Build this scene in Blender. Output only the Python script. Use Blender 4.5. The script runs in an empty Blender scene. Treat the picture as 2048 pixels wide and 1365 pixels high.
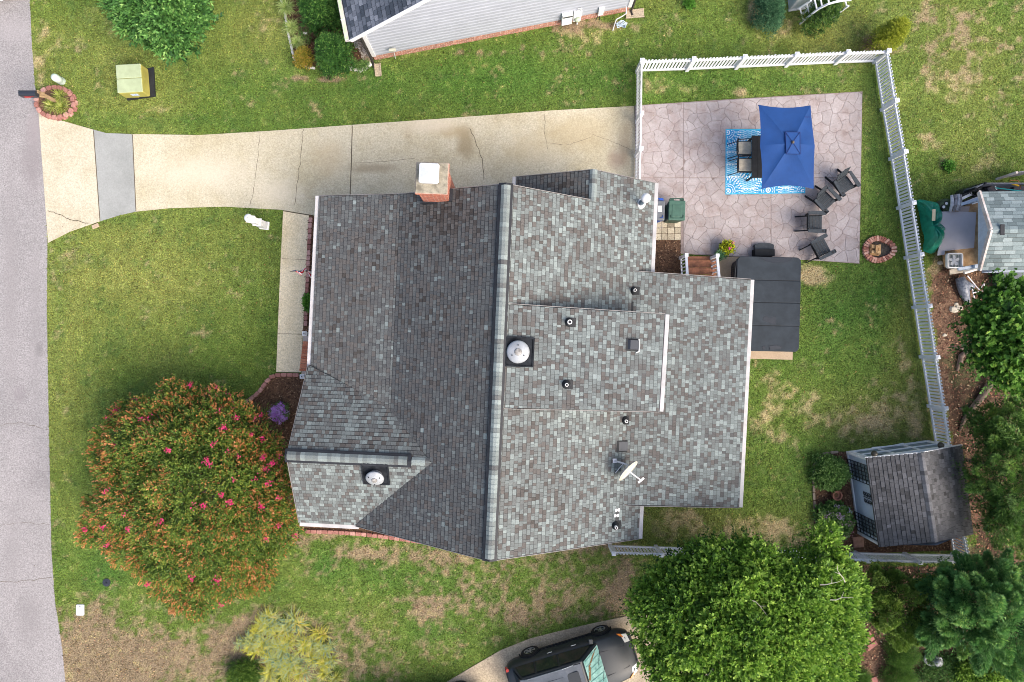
import bpy, math, random
import numpy as np
from mathutils import Vector, Matrix

# ------------------------------------------------------------------ camera, sky, sun, exposure
S = bpy.context.scene
CAMH = 25.8          # drone height over the lawn, metres
FPX = 1365.3         # focal length in pixels of the 2048 px wide photograph (24 mm equivalent)
cam = bpy.data.cameras.new('camera')
cam.lens = 24.0; cam.sensor_width = 36.0; cam.clip_end = 6000; cam.clip_start = 0.1
camo = bpy.data.objects.new('camera', cam); S.collection.objects.link(camo)
camo.location = (0, 0, CAMH); camo.rotation_euler = (0, 0, 0)
S.camera = camo
SUN_EL = 44.0; SUN_AZ = -37.0      # azimuth measured from +x, counter-clockwise
w = bpy.data.worlds.new('World'); S.world = w; w.use_nodes = True
nt = w.node_tree; nt.nodes.clear()
sky = nt.nodes.new('ShaderNodeTexSky'); sky.sky_type = 'NISHITA'; sky.sun_disc = False
sky.sun_elevation = math.radians(SUN_EL)
sky.sun_rotation = math.radians(90 - SUN_AZ)
sky.air_density = 1.0; sky.dust_density = 6.0; sky.ozone_density = 1.0
bg = nt.nodes.new('ShaderNodeBackground'); bg.inputs['Strength'].default_value = 0.15
wo = nt.nodes.new('ShaderNodeOutputWorld')
nt.links.new(sky.outputs[0], bg.inputs[0]); nt.links.new(bg.outputs[0], wo.inputs[0])
sun = bpy.data.lights.new('sun', 'SUN'); sun.energy = 1.05; sun.angle = math.radians(50); sun.color = (1, .965, .92)
suno = bpy.data.objects.new('sun', sun); S.collection.objects.link(suno)
sd = Vector((math.cos(math.radians(SUN_EL)) * math.cos(math.radians(SUN_AZ)),
             math.cos(math.radians(SUN_EL)) * math.sin(math.radians(SUN_AZ)), math.sin(math.radians(SUN_EL))))
suno.rotation_euler = sd.to_track_quat('Z', 'Y').to_euler(); suno.location = (0, 0, 60)
S.view_settings.view_transform = 'Standard'; S.view_settings.look = 'None'
S.view_settings.gamma = 1; S.view_settings.use_curve_mapping = False
S.view_settings.exposure = 1.12
S.cycles.filter_width = 0.95; S.cycles.max_bounces = 6; S.cycles.diffuse_bounces = 3; S.cycles.transparent_max_bounces = 8

rnd = random.Random(7)
rng = np.random.default_rng(11)
C = S.collection

def P(px, py, h=0.0, z=None):
    """a point seen at pixel (px, py) of the photograph, h metres above the lawn"""
    k = (CAMH - h) / FPX
    return Vector(((px - 1024) * k, (682.5 - py) * k, h if z is None else z))

def XY(px, py, h=0.0):
    p = P(px, py, h); return (p.x, p.y)

# ------------------------------------------------------------------ materials
_m = {}
def M(name, col, rough=.85, var=.0, scale=8., bump=0., bscale=40., spec=.3, metal=0., col2=None, fac2=.5, coat=0., speck=0., speckscale=120.):
    if name in _m: return _m[name]
    m = bpy.data.materials.new(name); m.use_nodes = True
    n = m.node_tree; b = n.nodes['Principled BSDF']
    b.inputs['Roughness'].default_value = rough; b.inputs['Metallic'].default_value = metal
    b.inputs['Specular IOR Level'].default_value = spec
    if coat: b.inputs['Coat Weight'].default_value = coat
    b.inputs['Base Color'].default_value = (*col, 1)
    tc = n.nodes.new('ShaderNodeTexCoord')
    out = None
    if var or col2:
        nz = n.nodes.new('ShaderNodeTexNoise'); nz.inputs['Scale'].default_value = scale; nz.inputs['Detail'].default_value = 6
        nz.inputs['Roughness'].default_value = .65
        n.links.new(tc.outputs['Object'], nz.inputs['Vector'])
        r = n.nodes.new('ShaderNodeValToRGB')
        c2 = col2 or tuple(c * (1 - var) for c in col)
        c1 = tuple(min(1, c * (1 + var * .6)) for c in col)
        r.color_ramp.elements[0].position = .36; r.color_ramp.elements[0].color = (*c2, 1)
        r.color_ramp.elements[1].position = .64; r.color_ramp.elements[1].color = (*c1, 1)
        n.links.new(nz.outputs['Fac'], r.inputs[0]); out = r.outputs[0]
    if speck:
        nz = n.nodes.new('ShaderNodeTexNoise'); nz.inputs['Scale'].default_value = speckscale; nz.inputs['Detail'].default_value = 2
        n.links.new(tc.outputs['Object'], nz.inputs['Vector'])
        mr = n.nodes.new('ShaderNodeMapRange'); mr.inputs[1].default_value = .3; mr.inputs[2].default_value = .7
        mr.inputs[3].default_value = 1 - speck; mr.inputs[4].default_value = 1 + speck
        n.links.new(nz.outputs['Fac'], mr.inputs[0])
        mx = n.nodes.new('ShaderNodeMix'); mx.data_type = 'RGBA'; mx.blend_type = 'MULTIPLY'; mx.inputs[0].default_value = 1
        if out: n.links.new(out, mx.inputs[6])
        else: mx.inputs[6].default_value = (*col, 1)
        n.links.new(mr.outputs[0], mx.inputs[7]); out = mx.outputs[2]
    if out: n.links.new(out, b.inputs['Base Color'])
    if bump:
        nz = n.nodes.new('ShaderNodeTexNoise'); nz.inputs['Scale'].default_value = bscale; nz.inputs['Detail'].default_value = 4
        n.links.new(tc.outputs['Object'], nz.inputs['Vector'])
        bp = n.nodes.new('ShaderNodeBump'); bp.inputs['Strength'].default_value = bump; bp.inputs['Distance'].default_value = .01
        n.links.new(nz.outputs['Fac'], bp.inputs['Height']); n.links.new(bp.outputs[0], b.inputs['Normal'])
    _m[name] = m
    return m

def MT(name, stops, rough=.8, speck=0., spec=.25, translucent=0., objrand=0., bump=0., speckscale=90.):
    """colour from the per-face 'tone' attribute through a ramp"""
    if name in _m: return _m[name]
    m = bpy.data.materials.new(name); m.use_nodes = True
    n = m.node_tree; b = n.nodes['Principled BSDF']
    b.inputs['Roughness'].default_value = rough; b.inputs['Specular IOR Level'].default_value = spec
    a = n.nodes.new('ShaderNodeAttribute'); a.attribute_name = 'tone'
    r = n.nodes.new('ShaderNodeValToRGB')
    while len(r.color_ramp.elements) < len(stops): r.color_ramp.elements.new(.5)
    for e, (p, c) in zip(r.color_ramp.elements, stops): e.position = p; e.color = (*c, 1)
    n.links.new(a.outputs['Fac'], r.inputs[0]); out = r.outputs[0]
    if speck:
        tc = n.nodes.new('ShaderNodeTexCoord')
        nz = n.nodes.new('ShaderNodeTexNoise'); nz.inputs['Scale'].default_value = speckscale; nz.inputs['Detail'].default_value = 3
        n.links.new(tc.outputs['Object'], nz.inputs['Vector'])
        mr = n.nodes.new('ShaderNodeMapRange'); mr.inputs[1].default_value = .3; mr.inputs[2].default_value = .7
        mr.inputs[3].default_value = 1 - speck; mr.inputs[4].default_value = 1 + speck
        n.links.new(nz.outputs['Fac'], mr.inputs[0])
        mx = n.nodes.new('ShaderNodeMix'); mx.data_type = 'RGBA'; mx.blend_type = 'MULTIPLY'; mx.inputs[0].default_value = 1
        n.links.new(out, mx.inputs[6]); n.links.new(mr.outputs[0], mx.inputs[7]); out = mx.outputs[2]
    n.links.new(out, b.inputs['Base Color'])
    if translucent:
        t = n.nodes.new('ShaderNodeBsdfTranslucent'); n.links.new(out, t.inputs[0])
        mx = n.nodes.new('ShaderNodeMixShader'); mx.inputs[0].default_value = translucent
        n.links.new(b.outputs[0], mx.inputs[1]); n.links.new(t.outputs[0], mx.inputs[2])
        n.links.new(mx.outputs[0], n.nodes['Material Output'].inputs[0])
    _m[name] = m
    return m

# ------------------------------------------------------------------ object helpers
ORG = {}
def tag(o, label=None, cat=None, group=None, kind=None):
    if label: o['label'] = label
    if cat: o['category'] = cat
    if group: o['group'] = group
    if kind: o['kind'] = kind
    return o

def empty(name, loc, label, cat, group=None, rz=0):
    o = bpy.data.objects.new(name, None); C.objects.link(o); o.empty_display_size = .2
    o.location = loc; o.rotation_euler = (0, 0, rz); ORG[o.name] = Vector(loc)
    return tag(o, label, cat, group)

def link(name, me, mat, parent=None, org=None, kind=None, label=None):
    o = bpy.data.objects.new(name, me); C.objects.link(o)
    if mat is not None and not me.materials: me.materials.append(mat)
    if parent is not None: o.parent = parent; ORG[o.name] = ORG[parent.name]
    elif org is not None: o.location = org; ORG[o.name] = Vector(org)
    else: ORG[o.name] = Vector((0, 0, 0))
    if kind: o['kind'] = kind
    if label: o['label'] = label
    return o

def copy_tree(o, parent=None):
    c = o.copy(); C.objects.link(c); c.parent = parent; ORG[c.name] = ORG[o.name]
    for ch in [k for k in o.children]: copy_tree(ch, c)
    return c

class MB:
    def __init__(s): s.v = []; s.f = []; s.t = []; s.tone = None
    def _add(s, vs, fs, tone=None):
        b = len(s.v); s.v += [tuple(x) for x in vs]; s.f += [tuple(b + i for i in f) for f in fs]
        s.t += [tone if tone is not None else (s.tone if s.tone is not None else .5)] * len(fs); return s
    def box(s, c, d, rz=0, tone=None, taper=1.0):
        cx, cy, cz = c; x, y, z = d[0] / 2, d[1] / 2, d[2] / 2; ca, sa = math.cos(rz), math.sin(rz); vs = []
        for dz, k in ((-z, 1), (z, taper)):
            for dx, dy in ((-x, -y), (x, -y), (x, y), (-x, y)):
                dx *= k; dy *= k; vs.append((cx + dx * ca - dy * sa, cy + dx * sa + dy * ca, cz + dz))
        return s._add(vs, [(0, 3, 2, 1), (4, 5, 6, 7), (0, 1, 5, 4), (1, 2, 6, 5), (2, 3, 7, 6), (3, 0, 4, 7)], tone)
    def bar(s, a, b, w, h, up=(0, 0, 1), tone=None, w2=None, h2=None):
        a, b = Vector(a), Vector(b); d = (b - a).normalized(); u = Vector(up)
        if abs(d.dot(u)) > .98: u = Vector((0, 1, 0))
        x = d.cross(u).normalized(); u = x.cross(d).normalized(); vs = []
        for p, ww, hh in ((a, w, h), (b, w2 or w, h2 or h)):
            for i, j in ((-1, -1), (1, -1), (1, 1), (-1, 1)): vs.append(p + x * (i * ww / 2) + u * (j * hh / 2))
        return s._add(vs, [(0, 3, 2, 1), (4, 5, 6, 7), (0, 1, 5, 4), (1, 2, 6, 5), (2, 3, 7, 6), (3, 0, 4, 7)], tone)
    def tube(s, pts, r, n=8, tone=None, cap=True):
        pts = [Vector(p) for p in pts]; rs = r if isinstance(r, (list, tuple)) else [r] * len(pts); vs = []; fs = []
        for i, p in enumerate(pts):
            d = (pts[min(i + 1, len(pts) - 1)] - pts[max(i - 1, 0)]).normalized()
            u = Vector((0, 0, 1)) if abs(d.z) < .95 else Vector((1, 0, 0))
            x = d.cross(u).normalized(); y = x.cross(d).normalized()
            for k in range(n):
                a = 2 * math.pi * k / n; vs.append(p + x * (math.cos(a) * rs[i]) + y * (math.sin(a) * rs[i]))
        for i in range(len(pts) - 1):
            for k in range(n):
                fs.append((i * n + k, i * n + (k + 1) % n, (i + 1) * n + (k + 1) % n, (i + 1) * n + k))
        if cap: fs.append(tuple(range(n))[::-1]); fs.append(tuple((len(pts) - 1) * n + k for k in range(n)))
        return s._add(vs, fs, tone)
    def lathe(s, c, prof, n=16, sx=1, sy=1, tone=None, rz=0):
        c = Vector(c); vs = []; fs = []; ca, sa = math.cos(rz), math.sin(rz)
        for r, z in prof:
            for k in range(n):
                a = 2 * math.pi * k / n; x = r * sx * math.cos(a); y = r * sy * math.sin(a)
                vs.append((c.x + x * ca - y * sa, c.y + x * sa + y * ca, c.z + z))
        for i in range(len(prof) - 1):
            for k in range(n): fs.append((i * n + k, i * n + (k + 1) % n, (i + 1) * n + (k + 1) % n, (i + 1) * n + k))
        fs.append(tuple(range(n))[::-1]); fs.append(tuple((len(prof) - 1) * n + k for k in range(n)))
        return s._add(vs, fs, tone)
    def prism(s, poly, z0, z1, tone=None, inset=0., top=None):
        n = len(poly); top = top or poly
        if inset:
            cx = sum(p[0] for p in poly) / n; cy = sum(p[1] for p in poly) / n
            top = []
            for x, y in [(p[0], p[1]) for p in poly]:
                d = math.hypot(x - cx, y - cy) or 1; k = max(0, d - inset) / d; top.append((cx + (x - cx) * k, cy + (y - cy) * k))
        ar = sum(poly[i][0] * poly[(i + 1) % n][1] - poly[(i + 1) % n][0] * poly[i][1] for i in range(n))
        if ar < 0: poly = poly[::-1]; top = top[::-1]
        vs = [(p[0], p[1], z0) for p in poly] + [(p[0], p[1], z1) for p in top]
        fs = [tuple(range(n))[::-1], tuple(range(n, 2 * n))] + [(i, (i + 1) % n, n + (i + 1) % n, n + i) for i in range(n)]
        return s._add(vs, fs, tone)
    def slab(s, top, dz, tone=None):
        """3-D polygon given thickness straight down"""
        n = len(top); vs = [tuple(p) for p in top] + [(p[0], p[1], p[2] - dz) for p in top]
        return s._add(vs, [tuple(range(n)), tuple(range(n, 2 * n))[::-1]] + [(i, n + i, n + (i + 1) % n, (i + 1) % n) for i in range(n)], tone)
    def face(s, pts, tone=None): return s._add(pts, [tuple(range(len(pts)))], tone)
    def mesh(s, name, org, smooth=False):
        me = bpy.data.meshes.new(name); o = Vector(org)
        me.from_pydata([(x - o.x, y - o.y, z - o.z) for x, y, z in s.v], [], s.f)
        if smooth: me.polygons.foreach_set('use_smooth', [True] * len(me.polygons))
        a = me.attributes.new('tone', 'FLOAT', 'FACE'); a.data.foreach_set('value', s.t)
        me.update(); return me
    def build(s, name, mat, parent=None, smooth=False, kind=None, label=None, bevel=0, org=None):
        if parent is not None: o_ = ORG[parent.name]
        elif org is not None: o_ = Vector(org)
        else:
            xs = [v[0] for v in s.v]; ys = [v[1] for v in s.v]; zs = [v[2] for v in s.v]
            o_ = Vector(((min(xs) + max(xs)) / 2, (min(ys) + max(ys)) / 2, min(zs)))
        o = link(name, s.mesh(name, o_, smooth), mat, parent, o_ if parent is None else None, kind, label)
        if bevel:
            bv = o.modifiers.new('bevel', 'BEVEL'); bv.width = bevel; bv.segments = 2; bv.limit_method = 'ANGLE'
        return o

def bake_smooth(o): o.data.polygons.foreach_set('use_smooth', [True] * len(o.data.polygons)); return o

# ------------------------------------------------------------------ numpy noise, leaves
def _h(i, j, seed): 
    t = np.sin(i * 127.1 + j * 311.7 + seed * 74.7) * 43758.5453
    return t - np.floor(t)
def vn(x, y, sc, seed=0):
    x = x / sc + 1000.3; y = y / sc + 1000.7; i = np.floor(x); j = np.floor(y); fx = x - i; fy = y - j
    fx = fx * fx * (3 - 2 * fx); fy = fy * fy * (3 - 2 * fy)
    return (_h(i, j, seed) * (1 - fx) + _h(i + 1, j, seed) * fx) * (1 - fy) + (_h(i, j + 1, seed) * (1 - fx) + _h(i + 1, j + 1, seed) * fx) * fy
def fbm(x, y, sc, seed=0, o=4):
    r = 0; a = .5; t = 0
    for k in range(o): r = r + a * vn(x, y, sc / 2 ** k, seed + k * 3.1); t += a; a *= .55
    return r / t
def inpoly(x, y, poly):
    r = np.zeros(x.shape, bool); n = len(poly)
    for i in range(n):
        x1, y1 = poly[i][:2]; x2, y2 = poly[(i + 1) % n][:2]
        if y1 == y2: continue
        c = ((y1 > y) != (y2 > y)) & (x < (x2 - x1) * (y - y1) / (y2 - y1) + x1); r ^= c
    return r

def quads_mesh(name, V, nper, F, tone, col=None):
    """V (n, nper, 3) ; F list of faces per item; fast mesh"""
    n = V.shape[0]; F = np.array(F); me = bpy.data.meshes.new(name)
    nv = n * nper; me.vertices.add(nv); me.vertices.foreach_set('co', V.reshape(-1).astype(np.float32))
    fi = (np.arange(n)[:, None, None] * nper + F[None]).reshape(-1); nf = n * F.shape[0]; k = F.shape[1]
    me.loops.add(nf * k); me.loops.foreach_set('vertex_index', fi.astype(np.int32))
    me.polygons.add(nf); me.polygons.foreach_set('loop_start', (np.arange(nf) * k).astype(np.int32))
    me.polygons.foreach_set('loop_total', np.full(nf, k, np.int32))
    a = me.attributes.new('tone', 'FLOAT', 'FACE'); a.data.foreach_set('value', np.repeat(tone, F.shape[0]).astype(np.float32))
    if col is not None:
        a = me.attributes.new('col', 'FLOAT_COLOR', 'POINT')
        c4 = np.ones((n, nper, 4), np.float32); c4[:, :, :3] = col[:, None, :]; a.data.foreach_set('color', c4.reshape(-1))
    me.update(calc_edges=True); return me

def nrm(a): return a / (np.linalg.norm(a, axis=-1, keepdims=True) + 1e-9)
def leaf_mesh(name, p, d, up, L, W, tone, org=(0, 0, 0), fold=.15):
    """folded rhombic leaves: p base, d direction, up approx normal"""
    d = nrm(d); s = nrm(np.cross(d, up)); nn = np.cross(s, d); L = L[:, None]; W = W[:, None]
    a = p; t = p + d * L; m = p + d * L * .45
    V = np.stack([a, m + s * W / 2 + nn * W * fold, t, m - s * W / 2 + nn * W * fold], 1) - np.array(org)
    return quads_mesh(name, V, 4, [(0, 1, 2), (0, 2, 3)], tone)

def rsph(n, zmin=-1.):
    z = rng.uniform(zmin, 1, n); a = rng.uniform(0, 2 * np.pi, n); r = np.sqrt(1 - z * z)
    return np.stack([r * np.cos(a), r * np.sin(a), z], 1)
# ------------------------------------------------------------------ ground: outlines of what lies on it (from the photograph)
def PL(pts): return [XY(a, b) for a, b in pts]
ROAD = [(58,-40),(60,0),(64,90),(70,170),(80,230),(88,330),(95,480),(94,620),(97,800),(100,950),(103,1100),(110,1200),(125,1300),(131,1365),(140,1440)]
roadp = PL(ROAD); roadp = [(-14.5, 300), (roadp[0][0], 300)] if False else roadp
road_poly = [(-24, 60), (roadp[0][0] - .6, 60)] + roadp + [(roadp[-1][0] + 2.5, -60), (-24, -60)]
APRON = [(78,226),(120,241),(187,260),(201,443),(140,464),(97,486)]
GREY = [(187,260),(213,267),(265,269),(272,424),(240,431),(201,443)]
DRIVE = [(265,269),(400,271),(550,262),(700,251),(900,237),(1100,222),(1268,213),(1271,300),(1275,400),(1030,408),(640,440),(632,432),(560,420),(450,414),(340,417),(272,424)]
WALK = [(567,422),(618,430.5),(612,560),(602,745),(553,744.5),(557,640),(562,520)]
PATIO = [(1269,212),(1500,197),(1724,184),(1718,528),(1590,519),(1441,513),(1361,508),(1361,446),(1271,440)]
NDRIVE = [(890,1366),(940,1336),(1000,1301),(1060,1277),(1120,1262),(1180,1248),(1250,1233),(1400,1215),(1440,1290),(1440,1560),(560,1560)]
PAD = [(1432,514),(1592,519),(1584,720),(1428,716)]
BEDS = {
 'front': [(490,808),(505,800),(520,790),(530,775),(540,760),(553,752),(600,752),(640,760),(640,900),(640,1040),(612,1062),(590,1050),(560,960),(510,860)],
 'strip': [(606,1030),(760,1030),(900,1075),(880,1086),(800,1074),(740,1066),(680,1061),(606,1059)],
 'side': [(1290,478),(1361,480),(1362,562),(1290,562)],
 'shedbed': [(1632,925),(1650,912),(1680,904),(1720,902),(1900,900),(1930,1100),(1700,1108),(1640,1100),(1628,1050),(1626,980)],
 'nbed': [(568,-60),(574,30),(580,70),(588,105),(604,124),(640,136),(700,139),(722,138),(748,122),(740,60),(700,-60)],
 'walkbed': [(619,428),(640,440),(625,670),(604,668)],
}
WOODS = [(1868,560),(1900,520),(1960,520),(2080,540),(2200,600),(2200,1200),(2048,1130),(1960,1135),(1945,1120),(1930,1000),(1905,900),(1893,818),(1876,715),(1868,640)]
SOUTHBED = [(1690,1130),(1940,1135),(2200,1150),(2200,1500),(1600,1500),(1660,1330),(1690,1250)]

def blobs(x, y, L):
    r = 0
    for px, py, rx, ry, a in L:
        c = XY(px, py); k = CAMH / FPX
        r = r + a * np.exp(-(((x - c[0]) / (rx * k)) ** 2 + ((y - c[1]) / (ry * k)) ** 2))
    return r
DRY = [(95,60,40,60,.25),(180,60,90,40,.14),(290,215,180,26,.34),(200,110,60,40,.15),(540,60,60,70,.22),(80,150,14,60,.5),(150,520,120,60,.18),(110,800,26,180,.26),(125,950,26,120,.24),
 (330,640,200,80,.10),(450,560,60,30,.15),(1320,172,40,26,.55),(1388,176,24,14,.5),(1478,186,26,16,.55),(1430,160,14,10,.3),(1560,60,60,40,.35),(1420,60,60,40,.2),(1510,20,22,40,.4),
 (1850,60,120,80,.22),(1980,120,120,120,.2),(1900,180,60,40,.35),(1860,280,40,24,.35),(1990,250,80,60,.22),(1960,330,80,24,.4),(1625,545,30,20,.8),(1640,560,40,16,.4),(1550,790,50,60,.4),(1622,770,40,60,.35),(1560,850,60,40,.3),
 (1790,850,100,50,.45),(1700,840,60,50,.3),(1770,600,30,40,.25),(1805,700,20,100,.3),(1830,800,30,100,.3),(1640,1060,160,40,.25),(1400,1060,100,40,.45),(1330,1030,50,30,.35),(1530,1070,60,40,.3),
 (1180,60,50,30,.35),(1240,70,60,24,.2),(800,120,80,14,.12),(700,150,40,14,.1),(1795,260,10,60,.25),(1290,150,12,50,.3)]
BROWN = [(900,1200,300,90,.16),(250,1330,260,90,.26),(1080,1200,160,70,.12),(1930,130,160,140,.16),(1880,60,100,60,.16),(190,1290,120,110,.42),(330,1320,130,70,.35),(150,1360,120,60,.3),(620,1075,100,20,.4),(760,1110,120,22,.42),(900,1120,60,24,.3),(1130,1110,120,26,.35),(620,1150,50,30,.25),(700,1250,80,60,.22),(860,1210,60,30,.3),(960,1170,60,40,.2),
 (1060,1230,90,30,.35),(880,1300,50,24,.3),(800,1340,60,40,.25),(1150,1180,80,40,.2),(1240,1160,40,60,.35),(1190,1090,60,12,.4),(1750,96,30,14,.5),(1140,52,50,12,.6),(1230,50,50,10,.5),(900,105,200,8,.3),(1880,560,30,60,.5),(1895,520,24,30,.3),
 (1240,1210,30,40,.3),(470,1260,60,50,.25),(660,1330,80,60,.28),(1900,640,30,40,.4),(1900,900,60,260,.5),(565,1300,95,60,.75),(600,157,16,6,.9),(655,160,30,8,.8)]
LUSH = [(900,160,420,60,.5),(1500,160,260,36,.3),(1680,640,90,110,.5),(1755,300,24,200,.5),(1755,640,30,80,.3),(1660,940,60,60,.35),(760,1150,160,40,.35),(650,1130,40,40,.5),(950,1200,150,50,.25),(200,1120,60,60,.35),(220,1160,50,30,.4),
 (870,1270,60,40,.35),(310,100,120,90,.25),(120,600,14,300,.2),(250,440,60,14,.3),(1550,700,30,40,.4),(1700,480,10,60,.3),(1600,950,60,80,.2),(330,240,200,18,.3),(650,260,120,14,.3)]
OLIVE = [(300,600,260,170,.5),(120,700,40,300,.2),(300,130,260,120,.24),(1850,180,260,200,.3),(1600,60,160,60,.25),(1780,830,140,90,.4),(1420,1050,200,50,.35),(500,60,80,90,.3)]

def sst(a, b, x): t = np.clip((x - a) / (b - a), 0, 1); return t * t * (3 - 2 * t)
def ground_col(x, y):
    f1 = fbm(x, y, 1.6, 1, 5); f2 = fbm(x, y, .55, 5, 4); f3 = fbm(x, y, 3.2, 9, 3); f4 = fbm(x, y, .24, 13, 3); f5 = fbm(x, y, .11, 17, 2)
    g0 = np.array([.100, .155, .030]); lush = np.array([.046, .128, .022]); olive = np.array([.240, .240, .070])
    dry = np.array([.37, .29, .165]); brown = np.array([.205, .148, .100]); deep = np.array([.045, .095, .022])
    n3 = lambda t: t[:, None]
    ol = np.clip(blobs(x, y, OLIVE) + (f3 - .5) * .8, 0, 1); lu = np.clip(blobs(x, y, LUSH) * 1.2 + (f1 - .5) * .6, 0, 1)
    c = g0 * (1 - n3(ol)) + olive * n3(ol); c = c * (1 - n3(lu)) + lush * n3(lu)
    dp = sst(.50, .70, f2 * .55 + f4 * .45) * .6
    c = c * (1 - n3(dp)) + deep * n3(dp)
    D = blobs(x, y, DRY); d = sst(.60, .84, D * .50 + f1 * .28 + f2 * .34 + f4 * .28 + f5 * .10 - .02) * .85
    c = c * (1 - n3(d)) + dry * n3(d)
    B = blobs(x, y, BROWN); b = sst(.60, .84, B * .62 + f1 * .22 + f2 * .26 + f4 * .42 + f5 * .26 - .09) * .9
    c = c * (1 - n3(b)) + brown * n3(b)
    far = np.clip((np.maximum(abs(x) - 22, abs(y) - 15)) / 10, 0, 1); c = c * (1 - n3(far)) + g0 * n3(far)
    W = inpoly(x + (f2 - .5) * .9, y + (f1 - .5) * .9, PL(WOODS)) | inpoly(x + (f2 - .5) * .7, y, PL(SOUTHBED))
    red = np.array([.17, .105, .07]); dk = np.array([.07, .045, .03]); sc = red * n3(sst(.3, .7, f2)) + dk * n3(1 - sst(.3, .7, f2))
    gw = n3(sst(.6, .7, f1) * .55); sc = sc * (1 - gw) + np.array([.06, .085, .03]) * gw
    c = np.where(n3(W), sc, c)
    yl = np.array([.24, .24, .075]); y_ = sst(.55, .75, f5 * .5 + f4 * .5) * .26; c = np.where(n3(W), c, c * (1 - n3(y_)) + yl * n3(y_))
    c = c * n3(.62 + .50 * f4 + .30 * f5)
    return c, W, d, b

xs = np.concatenate([-np.geomspace(2500, 22.5, 14), np.arange(-22, 22.01, .075), np.geomspace(22.5, 2500, 14)])
ys = np.concatenate([-np.geomspace(2500, 15.5, 14), np.arange(-15, 15.01, .075), np.geomspace(15.5, 2500, 14)])
gx, gy = np.meshgrid(xs, ys); fx = gx.reshape(-1); fy = gy.reshape(-1)
gc, gW, gd, gb = ground_col(fx, fy)
gz = np.where((abs(fx) < 22) & (abs(fy) < 15), (fbm(fx, fy, 1.3, 20, 3) - .5) * .02, 0)
me = bpy.data.meshes.new('lawn'); nx, ny = len(xs), len(ys)
me.vertices.add(nx * ny); me.vertices.foreach_set('co', np.stack([fx, fy, gz], 1).reshape(-1).astype(np.float32))
ii = (np.arange(ny - 1)[:, None] * nx + np.arange(nx - 1)[None]).reshape(-1)
F = np.stack([ii, ii + 1, ii + nx + 1, ii + nx], 1).reshape(-1)
me.loops.add(len(F)); me.loops.foreach_set('vertex_index', F.astype(np.int32))
me.polygons.add(len(F) // 4); me.polygons.foreach_set('loop_start', (np.arange(len(F) // 4) * 4).astype(np.int32))
me.polygons.foreach_set('loop_total', np.full(len(F) // 4, 4, np.int32))
a = me.attributes.new('col', 'FLOAT_COLOR', 'POINT'); c4 = np.ones((len(fx), 4), np.float32); c4[:, :3] = gc; a.data.foreach_set('color', c4.reshape(-1))
me.update(calc_edges=True); me.polygons.foreach_set('use_smooth', [True] * len(me.polygons))

def colmat(name, rough, speck, scale, bump=.5, translucent=0):
    m = bpy.data.materials.new(name); m.use_nodes = True; n = m.node_tree; b = n.nodes['Principled BSDF']
    b.inputs['Roughness'].default_value = rough; b.inputs['Specular IOR Level'].default_value = .15
    a = n.nodes.new('ShaderNodeAttribute'); a.attribute_name = 'col'; out = a.outputs['Color']
    if speck:
        tc = n.nodes.new('ShaderNodeTexCoord'); nz = n.nodes.new('ShaderNodeTexNoise'); nz.inputs['Scale'].default_value = scale; nz.inputs['Detail'].default_value = 4
        n.links.new(tc.outputs['Object'], nz.inputs['Vector'])
        mr = n.nodes.new('ShaderNodeMapRange'); mr.inputs[1].default_value = .3; mr.inputs[2].default_value = .7; mr.inputs[3].default_value = 1 - speck; mr.inputs[4].default_value = 1 + speck
        n.links.new(nz.outputs['Fac'], mr.inputs[0])
        mx = n.nodes.new('ShaderNodeMix'); mx.data_type = 'RGBA'; mx.blend_type = 'MULTIPLY'; mx.inputs[0].default_value = 1
        n.links.new(out, mx.inputs[6]); n.links.new(mr.outputs[0], mx.inputs[7]); out = mx.outputs[2]
        bp = n.nodes.new('ShaderNodeBump'); bp.inputs['Strength'].default_value = bump; bp.inputs['Distance'].default_value = .03
        n.links.new(nz.outputs['Fac'], bp.inputs['Height']); n.links.new(bp.outputs[0], b.inputs['Normal'])
    n.links.new(out, b.inputs['Base Color'])
    if translucent:
        t = n.nodes.new('ShaderNodeBsdfTranslucent'); n.links.new(out, t.inputs[0]); mx = n.nodes.new('ShaderNodeMixShader'); mx.inputs[0].default_value = translucent
        n.links.new(b.outputs[0], mx.inputs[1]); n.links.new(t.outputs[0], mx.inputs[2]); n.links.new(mx.outputs[0], n.nodes['Material Output'].inputs[0])
    return m
o = link('ground', me, colmat('lawn_soil', .95, .5, 20, .9)); tag(o, kind='structure', label='lawn and bare soil around the houses')

# grass blades over every lawn that shows
k = CAMH / FPX
N = 430000
bx = rng.uniform(-20.2, 20.2, N); by = rng.uniform(-13.8, 13.8, N)
keep = np.ones(N, bool)
HOUSEFOOT = [(640,400),(1010,385),(1300,385),(1300,560),(1480,575),(1455,990),(1270,1000),(1265,1060),(985,1095),(720,1035),(610,1035),(600,920),(620,760)]
for pl in [APRON, GREY, DRIVE, WALK, PATIO, NDRIVE, PAD, HOUSEFOOT, [(750,121),(1255,24),(1245,-60),(700,-60)]] + list(BEDS.values()): keep &= ~inpoly(bx, by, PL(pl))
keep &= ~inpoly(bx, by, road_poly)
bx, by = bx[keep], by[keep]
cc, W_, d_, b_ = ground_col(bx, by)
kk = (~W_ | (rng.random(len(bx)) < .12)) & (rng.random(len(bx)) < 1 - .45 * d_ - .55 * b_)
bx, by, cc = bx[kk], by[kk], cc[kk]; n = len(bx)
cc = cc * np.minimum(np.exp(rng.normal(-.03, .45, (n, 1))), 1.8) * (1 + rng.normal(0, .07, (n, 3))); cc = np.clip(cc * np.array([1.15, 1.08, 1.0]), .005, .9)
an = rng.uniform(0, 2 * np.pi, n); Lb = rng.uniform(.035, .075, n); wb = rng.uniform(.012, .022, n)
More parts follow.
